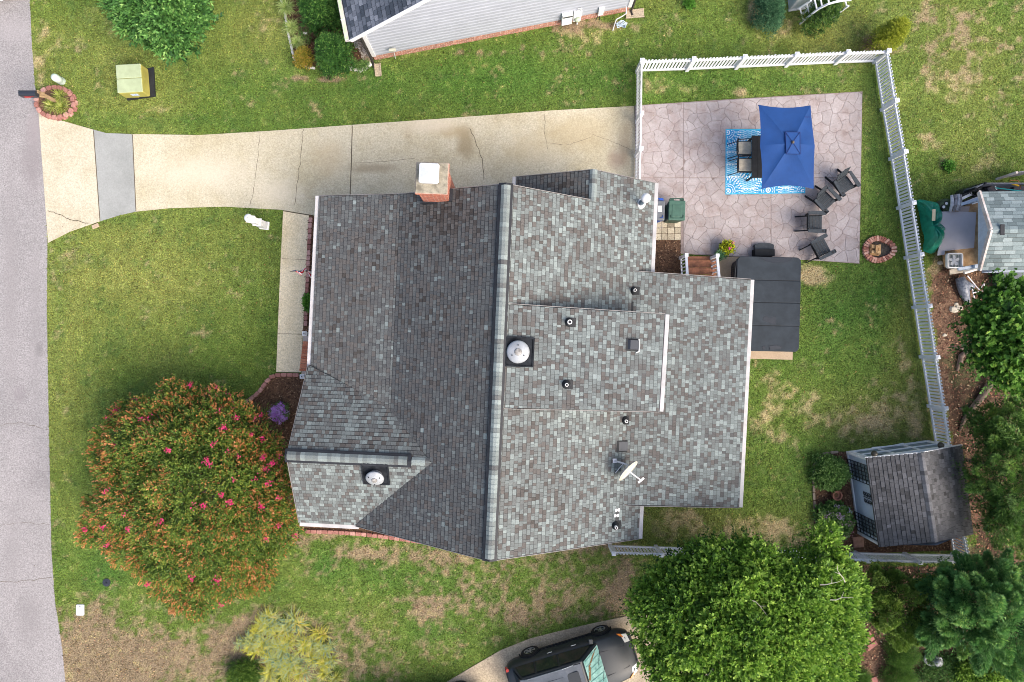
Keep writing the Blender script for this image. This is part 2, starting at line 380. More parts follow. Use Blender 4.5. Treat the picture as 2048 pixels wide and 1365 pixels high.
d = np.stack([np.cos(an), np.sin(an), np.zeros(n)], 1); s = np.stack([-np.sin(an), np.cos(an), np.zeros(n)], 1)
p = np.stack([bx, by, np.full(n, .005)], 1); hh = rng.uniform(.015, .05, n)
tip = p + d * Lb[:, None]; tip[:, 2] = hh
V = np.stack([p - s * wb[:, None], p + s * wb[:, None], tip], 1)
me = quads_mesh('grass', V, 3, [(0, 1, 2)], np.full(n, .5), cc)
o = link('grass', me, colmat('grass_blade', .75, 0, 1, translucent=.25)); tag(o, kind='stuff', label='short mown grass of the lawns')

# ------------------------------------------------------------------ road, driveway, walk, patio
def sheet(name, px, z, mat, label, th=.03, pts=None):
    b = MB(); b.prism(pts or PL(px), z - th, z); o = b.build(name, mat, org=(0, 0, 0)); tag(o, kind='structure', label=label); return o

def concrete(name, base, stain, dark, scale=.9, speck=.3, seed=0., crack=True, speckscale=20, spots=()):
    m = bpy.data.materials.new(name); m.use_nodes = True; n = m.node_tree; b = n.nodes['Principled BSDF']; b.inputs['Roughness'].default_value = .9; b.inputs['Specular IOR Level'].default_value = .2
    tc = n.nodes.new('ShaderNodeTexCoord'); mp = n.nodes.new('ShaderNodeMapping'); mp.inputs['Location'].default_value = (seed, seed * 2, 0); n.links.new(tc.outputs['Object'], mp.inputs[0])
    def noise(sc, det=5, rg=.6):
        z = n.nodes.new('ShaderNodeTexNoise'); z.inputs['Scale'].default_value = sc; z.inputs['Detail'].default_value = det; z.inputs['Roughness'].default_value = rg; n.links.new(mp.outputs[0], z.inputs['Vector']); return z.outputs['Fac']
    def ramp(f, a, b_, c0, c1):
        r = n.nodes.new('ShaderNodeMapRange'); r.inputs[1].default_value = a; r.inputs[2].default_value = b_; r.inputs[3].default_value = c0; r.inputs[4].default_value = c1; n.links.new(f, r.inputs[0]); return r.outputs[0]
    def mix(f, A, B, mode='MIX'):
        x = n.nodes.new('ShaderNodeMix'); x.data_type = 'RGBA'; x.blend_type = mode
        (n.links.new(f, x.inputs[0]) if not isinstance(f, (int, float)) else setattr(x.inputs[0], 'default_value', f))
        for s_, q in ((6, A), (7, B)):
            if isinstance(q, tuple): x.inputs[s_].default_value = (*q, 1)
            else: n.links.new(q, x.inputs[s_])
        return x.outputs[2]
    c = mix(ramp(noise(scale), .42, .66, 0, 1), base, stain)
    c = mix(ramp(noise(scale * .6, 6, .7), .58, .75, 0, .7), c, dark)
    c = mix(1.0, c, ramp(noise(speckscale, 3, .7), .3, .7, 1 - speck, 1 + speck), 'MULTIPLY')
    c = mix(1.0, c, ramp(noise(18, 4, .7), .3, .7, 1 - speck * .4, 1 + speck * .4), 'MULTIPLY')
    for px, py, rx, ry, colr, amt in spots:      # stains and worn places with their own shape
        q = P(px, py, 0); kk = CAMH / FPX; ds = n.nodes.new('ShaderNodeMapping'); ds.inputs['Location'].default_value = (-q.x / (rx * kk), -q.y / (ry * kk), 0); ds.inputs['Scale'].default_value = (1 / (rx * kk), 1 / (ry * kk), 0)
        nzv = n.nodes.new('ShaderNodeTexNoise'); nzv.inputs['Scale'].default_value = 2.2; nzv.inputs['Detail'].default_value = 6; n.links.new(tc.outputs['Object'], nzv.inputs['Vector'])
        va = n.nodes.new('ShaderNodeVectorMath'); va.operation = 'MULTIPLY_ADD'; n.links.new(nzv.outputs['Color'], va.inputs[0]); va.inputs[1].default_value = (.9, .9, 0); va.inputs[2].default_value = (-.45, -.45, 0)
        vb = n.nodes.new('ShaderNodeVectorMath'); n.links.new(tc.outputs['Object'], ds.inputs[0]); n.links.new(ds.outputs[0], vb.inputs[0]); n.links.new(va.outputs[0], vb.inputs[1])
        vl = n.nodes.new('ShaderNodeVectorMath'); vl.operation = 'LENGTH'; n.links.new(vb.outputs[0], vl.inputs[0])
        c = mix(ramp(vl.outputs['Value'], .35, 1.15, amt, 0), c, colr)
    n.links.new(c, b.inputs['Base Color'])
    bp = n.nodes.new('ShaderNodeBump'); bp.inputs['Strength'].default_value = .35; bp.inputs['Distance'].default_value = .006; n.links.new(noise(60, 3), bp.inputs['Height']); n.links.new(bp.outputs[0], b.inputs['Normal'])
    return m
m_drive = concrete('exposed_aggregate', (.46, .42, .315), (.385, .34, .23), (.30, .235, .145), .55, speck=.24, spots=[(930,285,22,38,(.24,.19,.11),.75),(905,262,40,18,(.34,.27,.16),.6),(745,338,60,12,(.25,.20,.13),.6),(660,320,40,50,(.40,.32,.20),.45),(1150,270,90,40,(.38,.30,.17),.4),(1235,320,24,22,(.27,.19,.15),.6),(1250,290,16,50,(.30,.23,.15),.5),(860,250,60,20,(.52,.46,.36),.6),(400,345,120,40,(.55,.50,.40),.5),(560,385,60,30,(.55,.50,.40),.5),(1060,300,60,40,(.46,.38,.24),.4)])
m_apron = concrete('apron_concrete', (.47, .43, .335), (.41, .365, .265), (.38, .31, .20), .8, seed=5, speck=.22, spots=[(595,470,22,26,(.42,.33,.19),.5),(588,620,14,60,(.50,.44,.30),.4),(570,740,40,60,(.40,.34,.21),.45)])
m_grey = concrete('grey_concrete', (.29, .30, .29), (.25, .26, .25), (.22, .23, .22), 1.2, speck=.1)
m_asph = concrete('asphalt', (.270, .256, .258), (.235, .224, .226), (.18, .165, .17), .45, speck=.34, speckscale=21, spots=[(66,320,26,80,(.20,.18,.185),.6),(72,255,20,50,(.25,.225,.23),.7),(40,790,14,20,(.20,.18,.19),.5),(30,60,50,30,(.32,.30,.305),.4),(22,560,16,260,(.225,.212,.214),.5),(70,640,12,220,(.235,.222,.224),.45),(60,1240,30,60,(.19,.178,.18),.45),(25,1100,20,90,(.22,.208,.21),.45),(80,700,10,16,(.15,.14,.142),.5)])
m_ndrive = concrete('old_concrete', (.42, .35, .25), (.30, .25, .19), (.20, .17, .13), .8, speck=.35, seed=9)
m_pad = concrete('pad_concrete', (.40, .31, .22), (.34, .26, .18), (.27, .21, .14), 1.5, speck=.1)
sheet('road', None, .012, m_asph, 'grey asphalt road along the lawn', pts=road_poly)
dr = sheet('driveway', DRIVE, .03, m_drive, 'long tan exposed aggregate concrete driveway')
ap = sheet('driveway_apron', APRON, .028, m_apron, 'tan concrete apron at the road')
gs = sheet('sidewalk_slab', GREY, .026, m_grey, 'grey smooth concrete strip across the driveway')
m_walk = concrete('walk_concrete', (.64, .555, .39), (.54, .45, .29), (.42, .34, .21), .8, seed=2, speck=.24)
wk = sheet('walkway', WALK, .034, m_walk, 'tan concrete walk to the front steps')
nd = sheet('neighbor_driveway', NDRIVE, .03, m_ndrive, 'curved weathered concrete driveway under the car')
pad = sheet('concrete_pad', PAD, .05, m_pad, 'tan concrete pad under the spa')
m_crack = M('crack_dark', (.10, .08, .055), .95)
def wiggle(pts, amp, seed, nsub=6):
    r = random.Random(seed); out = []
    for (a, b), (c_, d_) in zip(pts[:-1], pts[1:]):
        for i in range(nsub):
            t = i / nsub; out.append((a + (c_ - a) * t + r.uniform(-amp, amp), b + (d_ - b) * t + r.uniform(-amp, amp)))
    out.append(pts[-1]); return out
def crack(parent, pts, wd, z, amp=1.2, seed=1, name='crack'):
    b = MB(); q = [XY(*p_) for p_ in wiggle(pts, amp, seed)]
    L = []; R_ = []
    for i, p_ in enumerate(q):
        a_ = q[max(0, i - 1)]; c_ = q[min(len(q) - 1, i + 1)]; dx, dy = c_[0] - a_[0], c_[1] - a_[1]; l = math.hypot(dx, dy) or 1
        ww = wd * (random.Random(i + seed).uniform(.5, 1.2) if amp > .3 else 1) / 2
        L.append((p_[0] - dy / l * ww, p_[1] + dx / l * ww, z)); R_.append((p_[0] + dy / l * ww, p_[1] - dx / l * ww, z))
    for i in range(len(q) - 1): b.face([R_[i], R_[i + 1], L[i + 1], L[i]])
    o = b.build(name, m_crack, parent); o['kind'] = 'structure'; return o
crack(dr, [(705,252),(703,330),(700,408)], .035, .034, .15, 1, 'joint')
crack(dr, [(607,258),(601,320),(598,350),(590,410)], .02, .034, 1.6, 2)
crack(dr, [(522,264),(515,320),(508,380),(500,412)], .015, .034, 1.6, 3)
crack(dr, [(940,258),(952,285),(964,320),(968,360)], .025, .034, 1.4, 4)
crack(dr, [(710,326),(760,325),(830,318)], .012, .034, 1.0, 5)
crack(dr, [(1180,268),(1215,280),(1260,300)], .012, .034, 1.2, 6)
crack(dr, [(1185,275),(1140,290),(1080,287)], .012, .034, 1.2, 7)
crack(dr, [(1090,228),(1089,262),(1096,300)], .012, .034, 1.2, 8)
crack(ap, [(97,422),(120,430),(145,441),(178,447)], .028, .032, 1.3, 9)
crack(ap, [(188,262),(201,442)], .03, .033, .1, 10, 'joint')
crack(gs, [(266,270),(273,423)], .03, .034, .1, 11, 'joint')
crack(wk, [(564,518),(612,520)], .012, .038, .2, 12, 'joint'); crack(wk, [(557,668),(605,669)], .02, .038, .2, 13, 'joint')
crack(wk, [(567,422.5),(618,431)], .03, .038, .15, 16, 'joint')
rd = bpy.data.objects['road']
crack(rd, [(0,850),(40,845),(98,860)], .012, .0165, 1.6, 14); crack(rd, [(0,1165),(50,1162),(104,1155)], .015, .0165, 1.8, 15)
crack(rd, [(0,1050),(60,1045),(101,1050)], .01, .0165, 1.8, 17)
# stamped concrete patio: every cast "stone" is a piece, joints recessed
m_joint = M('patio_joint', (.235, .19, .178), .95, var=.3, scale=3)
pt = sheet('patio', PATIO, .035, m_joint, 'stamped concrete patio of pinkish grey flagstone shapes', th=.05)
def clip(poly, nx_, ny_, c):      # keep nx*x+ny*y <= c
    out = []
    for i in range(len(poly)):
        a = poly[i]; b = poly[(i + 1) % len(poly)]; da = nx_ * a[0] + ny_ * a[1] - c; db = nx_ * b[0] + ny_ * b[1] - c
        if da <= 0: out.append(a)
        if da * db < 0: t = da / (da - db); out.append((a[0] + (b[0] - a[0]) * t, a[1] + (b[1] - a[1]) * t))
    return out
def area(p): return abs(sum(p[i][0] * p[(i + 1) % len(p)][1] - p[(i + 1) % len(p)][0] * p[i][1] for i in range(len(p)))) / 2
def mstone():
    m = bpy.data.materials.new('stamped_stone'); m.use_nodes = True; n = m.node_tree; b = n.nodes['Principled BSDF']; b.inputs['Roughness'].default_value = .7; b.inputs['Specular IOR Level'].default_value = .3
    tc = n.nodes.new('ShaderNodeTexCoord'); oi = n.nodes.new('ShaderNodeObjectInfo')
    def noise(sc, det=5): 
        z = n.nodes.new('ShaderNodeTexNoise'); z.inputs['Scale'].default_value = sc; z.inputs['Detail'].default_value = det; z.inputs['Roughness'].default_value = .65; n.links.new(tc.outputs['Object'], z.inputs['Vector']); return z.outputs['Fac']
    r = n.nodes.new('ShaderNodeValToRGB'); e = r.color_ramp.elements; e[0].position = .28; e[0].color = (.20, .155, .14, 1); e[1].position = .62; e[1].color = (.345, .312, .310, 1)
    x = e.new(.40); x.color = (.285, .240, .232, 1); x = e.new(.49); x.color = (.305, .270, .266, 1)
    n.links.new(noise(1.7, 8), r.inputs[0])
    mr = n.nodes.new('ShaderNodeMapRange'); mr.inputs[3].default_value = .90; mr.inputs[4].default_value = 1.07; n.links.new(oi.outputs['Random'], mr.inputs[0])
    mx = n.nodes.new('ShaderNodeMix'); mx.data_type = 'RGBA'; mx.blend_type = 'MULTIPLY'; mx.inputs[0].default_value = 1; n.links.new(r.outputs[0], mx.inputs[6]); n.links.new(mr.outputs[0], mx.inputs[7])
    mr2 = n.nodes.new('ShaderNodeMapRange'); mr2.inputs[1].default_value = .3; mr2.inputs[2].default_value = .7; mr2.inputs[3].default_value = .86; mr2.inputs[4].default_value = 1.12; n.links.new(noise(14, 6), mr2.inputs[0])
    mx2 = n.nodes.new('ShaderNodeMix'); mx2.data_type = 'RGBA'; mx2.blend_type = 'MULTIPLY'; mx2.inputs[0].default_value = 1; n.links.new(mx.outputs[2], mx2.inputs[6]); n.links.new(mr2.outputs[0], mx2.inputs[7])
    sp = n.nodes.new('ShaderNodeTexNoise'); sp.inputs['Scale'].default_value = 7; sp.inputs['Detail'].default_value = 2; n.links.new(tc.outputs['Object'], sp.inputs['Vector'])
    mr3 = n.nodes.new('ShaderNodeMapRange'); mr3.inputs[1].default_value = .70; mr3.inputs[2].default_value = .76; mr3.inputs[3].default_value = 1; mr3.inputs[4].default_value = .45; n.links.new(sp.outputs['Fac'], mr3.inputs[0])
    mx3 = n.nodes.new('ShaderNodeMix'); mx3.data_type = 'RGBA'; mx3.blend_type = 'MULTIPLY'; mx3.inputs[0].default_value = 1; n.links.new(mx2.outputs[2], mx3.inputs[6]); n.links.new(mr3.outputs[0], mx3.inputs[7])
    n.links.new(mx3.outputs[2], b.inputs['Base Color'])
    bp = n.nodes.new('ShaderNodeBump'); bp.inputs['Strength'].default_value = .3; bp.inputs['Distance'].default_value = .01; n.links.new(noise(9, 4), bp.inputs['Height']); n.links.new(bp.outputs[0], b.inputs['Normal'])
    return m
m_stone = mstone()
pp = PL(PATIO); r_ = random.Random(3)
jx = [XY(1366, 300)[0], XY(1541, 300)[0]]; jy = XY(1400, 356.5)[1]
seeds = []
x0, x1 = min(p_[0] for p_ in pp), max(p_[0] for p_ in pp); y0, y1 = min(p_[1] for p_ in pp), max(p_[1] for p_ in pp)
st = .46; ri = 0; yy = y0
while yy < y1 + st:
    xx = x0 + (ri % 2) * st / 2
    while xx < x1 + st: seeds.append((xx + r_.uniform(-.19, .19), yy + r_.uniform(-.18, .18))); xx += st
    yy += st * .87; ri += 1
def wob(x, y):
    return (x + .035 * math.sin(y * 9.1 + x * 3.3) + .02 * math.sin(y * 21 + 1), y + .035 * math.sin(x * 8.3 - y * 2.7 + 2) + .02 * math.sin(x * 19))
cells = []
for i, (sx, sy) in enumerate(seeds):
    c = [(sx - 1, sy - 1), (sx + 1, sy - 1), (sx + 1, sy + 1), (sx - 1, sy + 1)]
    for j, (tx, ty) in enumerate(seeds):
        if i == j or abs(tx - sx) > 1.6 or abs(ty - sy) > 1.6: continue
        nx_, ny_ = tx - sx, ty - sy; c = clip(c, nx_, ny_, (tx * tx + ty * ty - sx * sx - sy * sy) / 2)
        if len(c) < 3: break
    if len(c) < 3: continue
    q = []
    for a_, b_ in zip(c, c[1:] + c[:1]):
        for t in (0, .33, .66): q.append(wob(a_[0] + (b_[0] - a_[0]) * t, a_[1] + (b_[1] - a_[1]) * t))
    # cut by the straight control joints into bays, and by the slab's outline (convex part + notch)
    for bx_ in ((-99, jx[0]), (jx[0], jx[1]), (jx[1], 99)):
        for by_ in ((-99, jy), (jy, 99)):
            g = .007
            d = clip(clip(clip(clip(q, 1, 0, bx_[1] - g), -1, 0, -bx_[0] - g), 0, 1, by_[1] - g), 0, -1, -by_[0] - g)
            for A_, B_ in ((XY(1269,212), XY(1724,184)), (XY(1724,184), XY(1718,528)), (XY(1718,528), XY(1361,508)), (XY(1361,508), XY(1269,503)), (XY(1271,440), XY(1269,212))):
                ex, ey = B_[0] - A_[0], B_[1] - A_[1]; l = math.hypot(ex, ey); nx_, ny_ = -ey / l, ex / l    # left normal (outside for clockwise order)
                if len(d) > 2: d = clip(d, nx_, ny_, nx_ * A_[0] + ny_ * A_[1] - .012)
            if len(d) > 2:
                cx = sum(p_[0] for p_ in d) / len(d); cy = sum(p_[1] for p_ in d) / len(d)
                nX, nY = XY(1361, 446)
                if cx < nX + .02 and cy < nY: d = []
                elif cx < nX + .35 and cy < nY: d = clip(d, -1, 0, -(nX + .01))
            if len(d) > 2 and area(d) > .012: cells.append(d)
cells.sort(key=lambda d: -area(d))
def shrink(poly, g):
    cx = sum(p_[0] for p_ in poly) / len(poly); cy = sum(p_[1] for p_ in poly) / len(poly); out = []
    for x, y in poly:
        dd = math.hypot(x - cx, y - cy) or 1; k_ = max(.3, 1 - g / dd); out.append((cx + (x - cx) * k_, cy + (y - cy) * k_))
    return out
small = MB()
for i, d in enumerate(cells):
    g = shrink(d, .006); t = shrink(d, .024); hz = .043 + r_.uniform(-.0015, .0015)
    b = MB() if i < 300 else small
    b.prism(g, .034, hz, top=t)
    if i < 300: b.build('stone', m_stone, pt)
if small.v: o = small.build('stones', m_stone, pt, kind='stuff')

# mulch beds
m_mulch = M('mulch', (.15, .085, .05), 1., col2=(.055, .032, .022), scale=14, bump=1., bscale=30)
m_rock = M('river_rock_base', (.34, .27, .21), 1., col2=(.12, .09, .07), scale=9, bump=1, bscale=20)
bedlab = {'front': 'dark brown mulch bed by the front corner', 'strip': 'mulch strip along the front wing', 'side': 'mulch bed between the pavers and deck stairs', 'shedbed': 'mulch bed around the garden shed',
          'nbed': 'planting bed in front of the neighboring house', 'walkbed': 'narrow soil strip along the porch'}
for kx, pl in BEDS.items(): sheet('mulch_bed', pl, .02 if kx != 'strip' else .024, m_mulch, bedlab[kx])
def chips(name, polys, dens, stops, label, Lr=(.03, .09), z=.025, extra=None):
    P_ = []
    for pl in polys:
        q = PL(pl); xs_ = [a for a, _ in q]; ys_ = [b for _, b in q]; A = (max(xs_) - min(xs_)) * (max(ys_) - min(ys_)); n = int(A * dens)
        x = rng.uniform(min(xs_), max(xs_), n); y = rng.uniform(min(ys_), max(ys_), n); kx = inpoly(x, y, q) & (abs(x) < 20.3) & (abs(y) < 13.8); P_.append(np.stack([x[kx], y[kx], rng.uniform(z, z + .02, kx.sum())], 1))
    p = np.concatenate(P_); n = len(p); an = rng.uniform(0, 2 * np.pi, n); d = np.stack([np.cos(an), np.sin(an), rng.uniform(-.1, .35, n)], 1)
    L = rng.uniform(*Lr, n); me = leaf_mesh(name, p, d, np.array([[0, 0, 1.]]) + rng.normal(0, .3, (n, 3)), L, L * rng.uniform(.2, .7, n), rng.random(n))
    o = link(name, me, MT(name + '_col', stops, 1.)); tag(o, kind='stuff', label=label)
chips('mulch_chips', [v for k_, v in BEDS.items()], 420, [(0, (.03, .018, .012)), (.5, (.12, .062, .036)), (.85, (.22, .13, .08)), (1, (.40, .27, .17))], 'shredded bark mulch in the beds')
chips('leaf_litter', [WOODS, SOUTHBED], 150, [(0, (.045, .025, .02)), (.45, (.15, .07, .05)), (.7, (.26, .13, .08)), (.9, (.36, .22, .13)), (1, (.45, .36, .25))], 'fallen leaves and twigs on bare soil', (.04, .12), .005)

LV = [(0, (.05, .03, .02)), (.4, (.20, .10, .045)), (.7, (.34, .22, .08)), (1, (.46, .38, .16))]
chips('fallen_leaves', [[(60,-20),(1280,-20),(1280,220),(265,268),(80,226)], [(100,480),(560,420),(560,760),(620,1060),(1250,1090),(1240,1235),(900,1360),(135,1365)], [(1290,-20),(2048,-20),(2048,540),(1880,540),(1880,900),(1640,900),(1620,1095),(1290,1095),(1480,1020),(1590,530),(1720,530),(1720,185),(1290,205)]], 2.2, LV, 'scattered fallen leaves and twigs on the grass', (.03, .08), .03)
chips('driveway_debris', [DRIVE, APRON, WALK, [(10,-20),(60,0),(95,480),(100,950),(120,1365),(10,1365)]], 2.0, [(0, (.05, .035, .025)), (.6, (.16, .11, .06)), (1, (.30, .26, .12))], 'leaf bits and grit on the driveway and road', (.012, .04), .04)
chips('patio_debris', [[(1290,215),(1715,195),(1710,520),(1370,500),(1370,380),(1320,360)], [(1370,330),(1640,330),(1620,420),(1400,440)]], 7.0, [(0, (.05, .035, .03)), (.7, (.15, .10, .075)), (1, (.28, .22, .12))], 'small leaf bits on the patio', (.012, .045), .048)
# ------------------------------------------------------------------ the house, in its own frame: v along the main ridge, u to the right of it
RB = P(979, 1120, 6.03); RT = P(1012, 372, 6.03)
HU = Vector((RT.x - RB.x, RT.y - RB.y, 0)).normalized(); HR = Vector((HU.y, -HU.x, 0))
def HW(u, v, h): p = Vector((RB.x, RB.y, 0)) + HR * u + HU * v; return Vector((p.x, p.y, h))
def UV(px, py, h): p = P(px, py, h); d = Vector((p.x - RB.x, p.y - RB.y, 0)); return d.dot(HR), d.dot(HU)
hang = math.atan2(HR.y, HR.x)
house = empty('house', HW(0, 5.4, 0), 'large grey shingled single-storey house filling the middle of the photo', 'house')
m_white = M('white_paint', (.70, .70, .70), .5, var=.06, scale=3)
m_gutter = M('gutter_white', (.44, .43, .43), .5, var=.18, scale=2.5)
m_siding = M('vinyl_siding', (.66, .69, .74), .55, var=.05, scale=3)
m_black = M('black_metal', (.018, .02, .025), .6, var=.3, scale=6)
m_felt = M('roof_felt', (.05, .05, .05), .9)
SH = [(0, (.022, .021, .021)), (.04, (.050, .045, .042)), (.22, (.108, .101, .096)), (.37, (.080, .083, .085)), (.55, (.112, .118, .117)), (.8, (.150, .172, .171)), (1, (.222, .258, .254))]
m_shingle = MT('asphalt_shingle', SH, .95, speck=.22, spec=.12, speckscale=55)
m_shingle_dk = MT('charcoal_shingle', [(0, (.02, .02, .02)), (.04, (.04, .04, .04)), (.4, (.086, .086, .089)), (.75, (.122, .122, .128)), (1, (.17, .17, .18))], .95, speck=.25, spec=.12, speckscale=55)
m_shingle_bl = MT('slate_blue_shingle', [(0, (.035, .045, .06)), (.4, (.075, .09, .115)), (.75, (.115, .13, .16)), (1, (.18, .20, .24))], .95, speck=.25, spec=.12, speckscale=55)
m_shingle_tl = MT('grey_green_shingle', [(0, (.11, .14, .145)), (.5, (.17, .215, .225)), (1, (.25, .30, .31))], .95, speck=.25, spec=.12, speckscale=55)

def clip4(poly, a0, a1, b0, b1):
    for nx_, ny_, c in ((1, 0, a1), (-1, 0, -a0), (0, 1, b1), (0, -1, -b0)):
        poly = clip(poly, nx_, ny_, c)
        if len(poly) < 3: return []
    return poly
def shingle_plane(poly, hf, axis, sg, to3, expo=.118, wr=(.07, .18), pieces=None, skip=None, tones=None, seed=0, th=.012, field=None):
    """courses of separate tabs laid over polygon poly=(u,v); sg*axis points down the slope"""
    r = random.Random(seed); ax = 0 if axis == 'u' else 1
    T = [sg * p_[ax] for p_ in poly]; Sv = [p_[1 - ax] for p_ in poly]
    t = math.floor(min(T) / expo) * expo; t1 = max(T); smin, smax = min(Sv), max(Sv)
    tf = tones or (lambda r: r.random())
    while t < t1:
        s = smin - r.uniform(0, .2)
        dj = r.uniform(-.006, .006)
        while s < smax:
            wd = r.uniform(*wr); a = (sg * t, sg * (t + expo - .011)); a0, a1 = min(a), max(a)
            q = clip4(poly, a0, a1, s + .003, s + wd - .003) if ax == 0 else clip4(poly, s + .003, s + wd - .003, a0, a1)
            s += wd
            if len(q) < 3 or area(q) < .0002: continue
            cu = sum(p_[0] for p_ in q) / len(q); cv = sum(p_[1] for p_ in q) / len(q)
            if skip and skip(cu, cv): continue
            thick = th * r.uniform(.7, 1.25) + (.006 if r.random() < .45 else 0); top = []; bot = []
            for (u, v) in q:
                tt = (sg * (u, v)[ax] - t) / expo; h = hf(u, v)
                top.append(to3(u, v, h + .004 + thick * tt)); bot.append(to3(u, v, h - .004))
            pieces.append((area(q), top, bot, min(1, max(.06, tf(r) + (field(cu, cv) if field else 0))), (cu, cv)))
        t += expo
def lay(pieces, mat, parent, nsep=300, key=None):
    pieces = sorted(pieces, key=key or (lambda p_: -p_[0] * 0 - (p_[0] > .9 * .125 * .17) * 1 - p_[0] * .1)); rest = MB()
    for i, (A, top, bot, tone, c) in enumerate(pieces):
        b = MB() if i < nsep else rest; n = len(top)
        b._add(top, [tuple(range(n))], tone); b._add(top + bot, [(k_, n + k_, n + (k_ + 1) % n, (k_ + 1) % n) for k_ in range(n)], 0.0)
        if i < nsep: b.build('shingle', mat, parent)
    if rest.v: rest.build('shingles', mat, parent, kind='stuff')

# plane heights
hA = lambda u, v: 6.03 + .63 * u
hB = lambda u, v: 3.87 + .33 * (u + 3.43)
hC = lambda u, v: 4.82 - .67 * (v - 2.53)
hD = lambda u, v: 4.82 - .67 * (2.53 - v)
hE = lambda u, v: 6.03 - .635 * u
hF = lambda u, v: 4.30 - .575 * (2.71 - u)
hG = lambda u, v: 3.30 - .207 * (u - 4.3)
hH = lambda u, v: 5.90 - .27 * (u - .2)
pA = [(0,-.02),(0,10.88),(-3.43,10.9),(-3.43,3.95),(-1.98,2.53),(-4.5,.02),(-4.5,0)]
pA1 = [(0,10.88),(-3.43,10.9),(-3.43,3.86),(-2.06,2.53),(0,2.53)]; pA2 = [(0,2.53),(-2.04,2.53),(-4.56,.02),(0,-.02)]
pBp = [(-3.43,10.9),(-6.30,10.92),(-6.34,5.07),(-3.43,3.86)]
pC = [(-6.38,2.53),(-1.98,2.53),(-3.40,4.02),(-6.38,5.26)]
pD = [(-6.38,2.53),(-1.92,2.53),(-4.43,.02),(-6.41,.04)]
pE = [(0,-.02),(4.9,-.06),(4.92,11.85),(2.71,11.85),(2.71,10.88),(0,10.88)]
pE1 = [(0,-.02),(4.9,-.06),(4.92,10.88),(0,10.88)]; pE2 = [(2.71,10.88),(4.92,10.88),(4.92,11.85),(2.71,11.85)]
pF = [(2.71,11.85),(2.71,10.5),(.28,10.5),(.28,11.85)]
pG = [(4.25,1.13),(4.25,8.82),(8.44,8.80),(8.38,1.03)]
pH = [(.18,4.41),(.18,7.41),(5.08,7.38),(5.02,4.39)]
planes = [(pA1, hA), (pA2, hA), (pBp, hB), (pC, hC), (pD, hD), (pE1, hE), (pE2, hE), (pF, hF), (pG, hG), (pH, hH)]
roof = MB()
for poly, hf in planes: roof.slab([HW(u, v, hf(u, v) - .006) for u, v in poly], .10 if poly is not pH else .12)
roof = roof.build('roof', m_felt, house)
pcs = []
tf_front = lambda r: min(1, max(.1, r.gauss(.36, .14) + (.30 if r.random() < .06 else 0)))  # front slope toned darker: its shade is painted into the shingle colour
tf_rear = lambda r: (r.uniform(.78, 1) if r.random() < .25 else (r.uniform(.17, .30) if r.random() < .34 else r.uniform(.55, .82)))  # same shingles toned lighter, painting in the sun on the rear slope
tf_wing = lambda r: (r.uniform(.78, .98) if r.random() < .3 else (r.uniform(.18, .32) if r.random() < .3 else r.uniform(.5, .8)))  # wing tabs also toned lighter, sunlight put into the colour
def hfield(u, v):
    f = (float(fbm(np.array([u]), np.array([v * .5]), 1.4, 77, 3)[0]) - .5) * .22
    return f - .22 * math.exp(-((u + 1.7) ** 2 + (v - 10.1) ** 2) / .7) + .16 * math.exp(-((u + 3.9) / .5) ** 2 - ((v - 6.3) / 1.7) ** 2) + .12 * math.exp(-((u + 5.2) / 1.4) ** 2 - ((v - 10.6) / .7) ** 2)
sk = lambda u, v: (.22 < u < 4.95 and 4.45 < v < 7.35)
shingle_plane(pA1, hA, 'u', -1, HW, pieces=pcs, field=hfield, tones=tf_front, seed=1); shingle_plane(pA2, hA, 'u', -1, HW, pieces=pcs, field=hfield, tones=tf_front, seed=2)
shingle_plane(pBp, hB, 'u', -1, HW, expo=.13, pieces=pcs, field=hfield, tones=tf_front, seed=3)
shingle_plane(pC, hC, 'v', 1, HW, pieces=pcs, field=lambda u, v: hfield(u, v) - .10, tones=tf_wing, seed=4); shingle_plane(pD, hD, 'v', -1, HW, pieces=pcs, field=hfield, tones=tf_wing, seed=5)  # upper wing slope toned down, its shade painted into the tabs
shingle_plane(pE1, hE, 'u', 1, HW, pieces=pcs, field=hfield, tones=tf_rear, seed=6, skip=lambda u, v: sk(u, v) or (u > 4.27 and 1.2 < v < 8.75)); shingle_plane(pE2, hE, 'u', 1, HW, pieces=pcs, field=hfield, tones=tf_rear, seed=7)
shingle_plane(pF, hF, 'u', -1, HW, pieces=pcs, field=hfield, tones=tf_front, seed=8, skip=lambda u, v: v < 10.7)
shingle_plane(pG, hG, 'u', 1, HW, expo=.13, pieces=pcs, field=hfield, tones=tf_rear, seed=9, skip=sk); shingle_plane(pH, hH, 'u', 1, HW, expo=.13, pieces=pcs, field=hfield, tones=tf_rear, seed=10)
big = [p_ for p_ in pcs]
lay(big, m_shingle, roof, 290, key=lambda p_: -p_[0] * (FPX / (CAMH - p_[1][0].z)) ** 2)

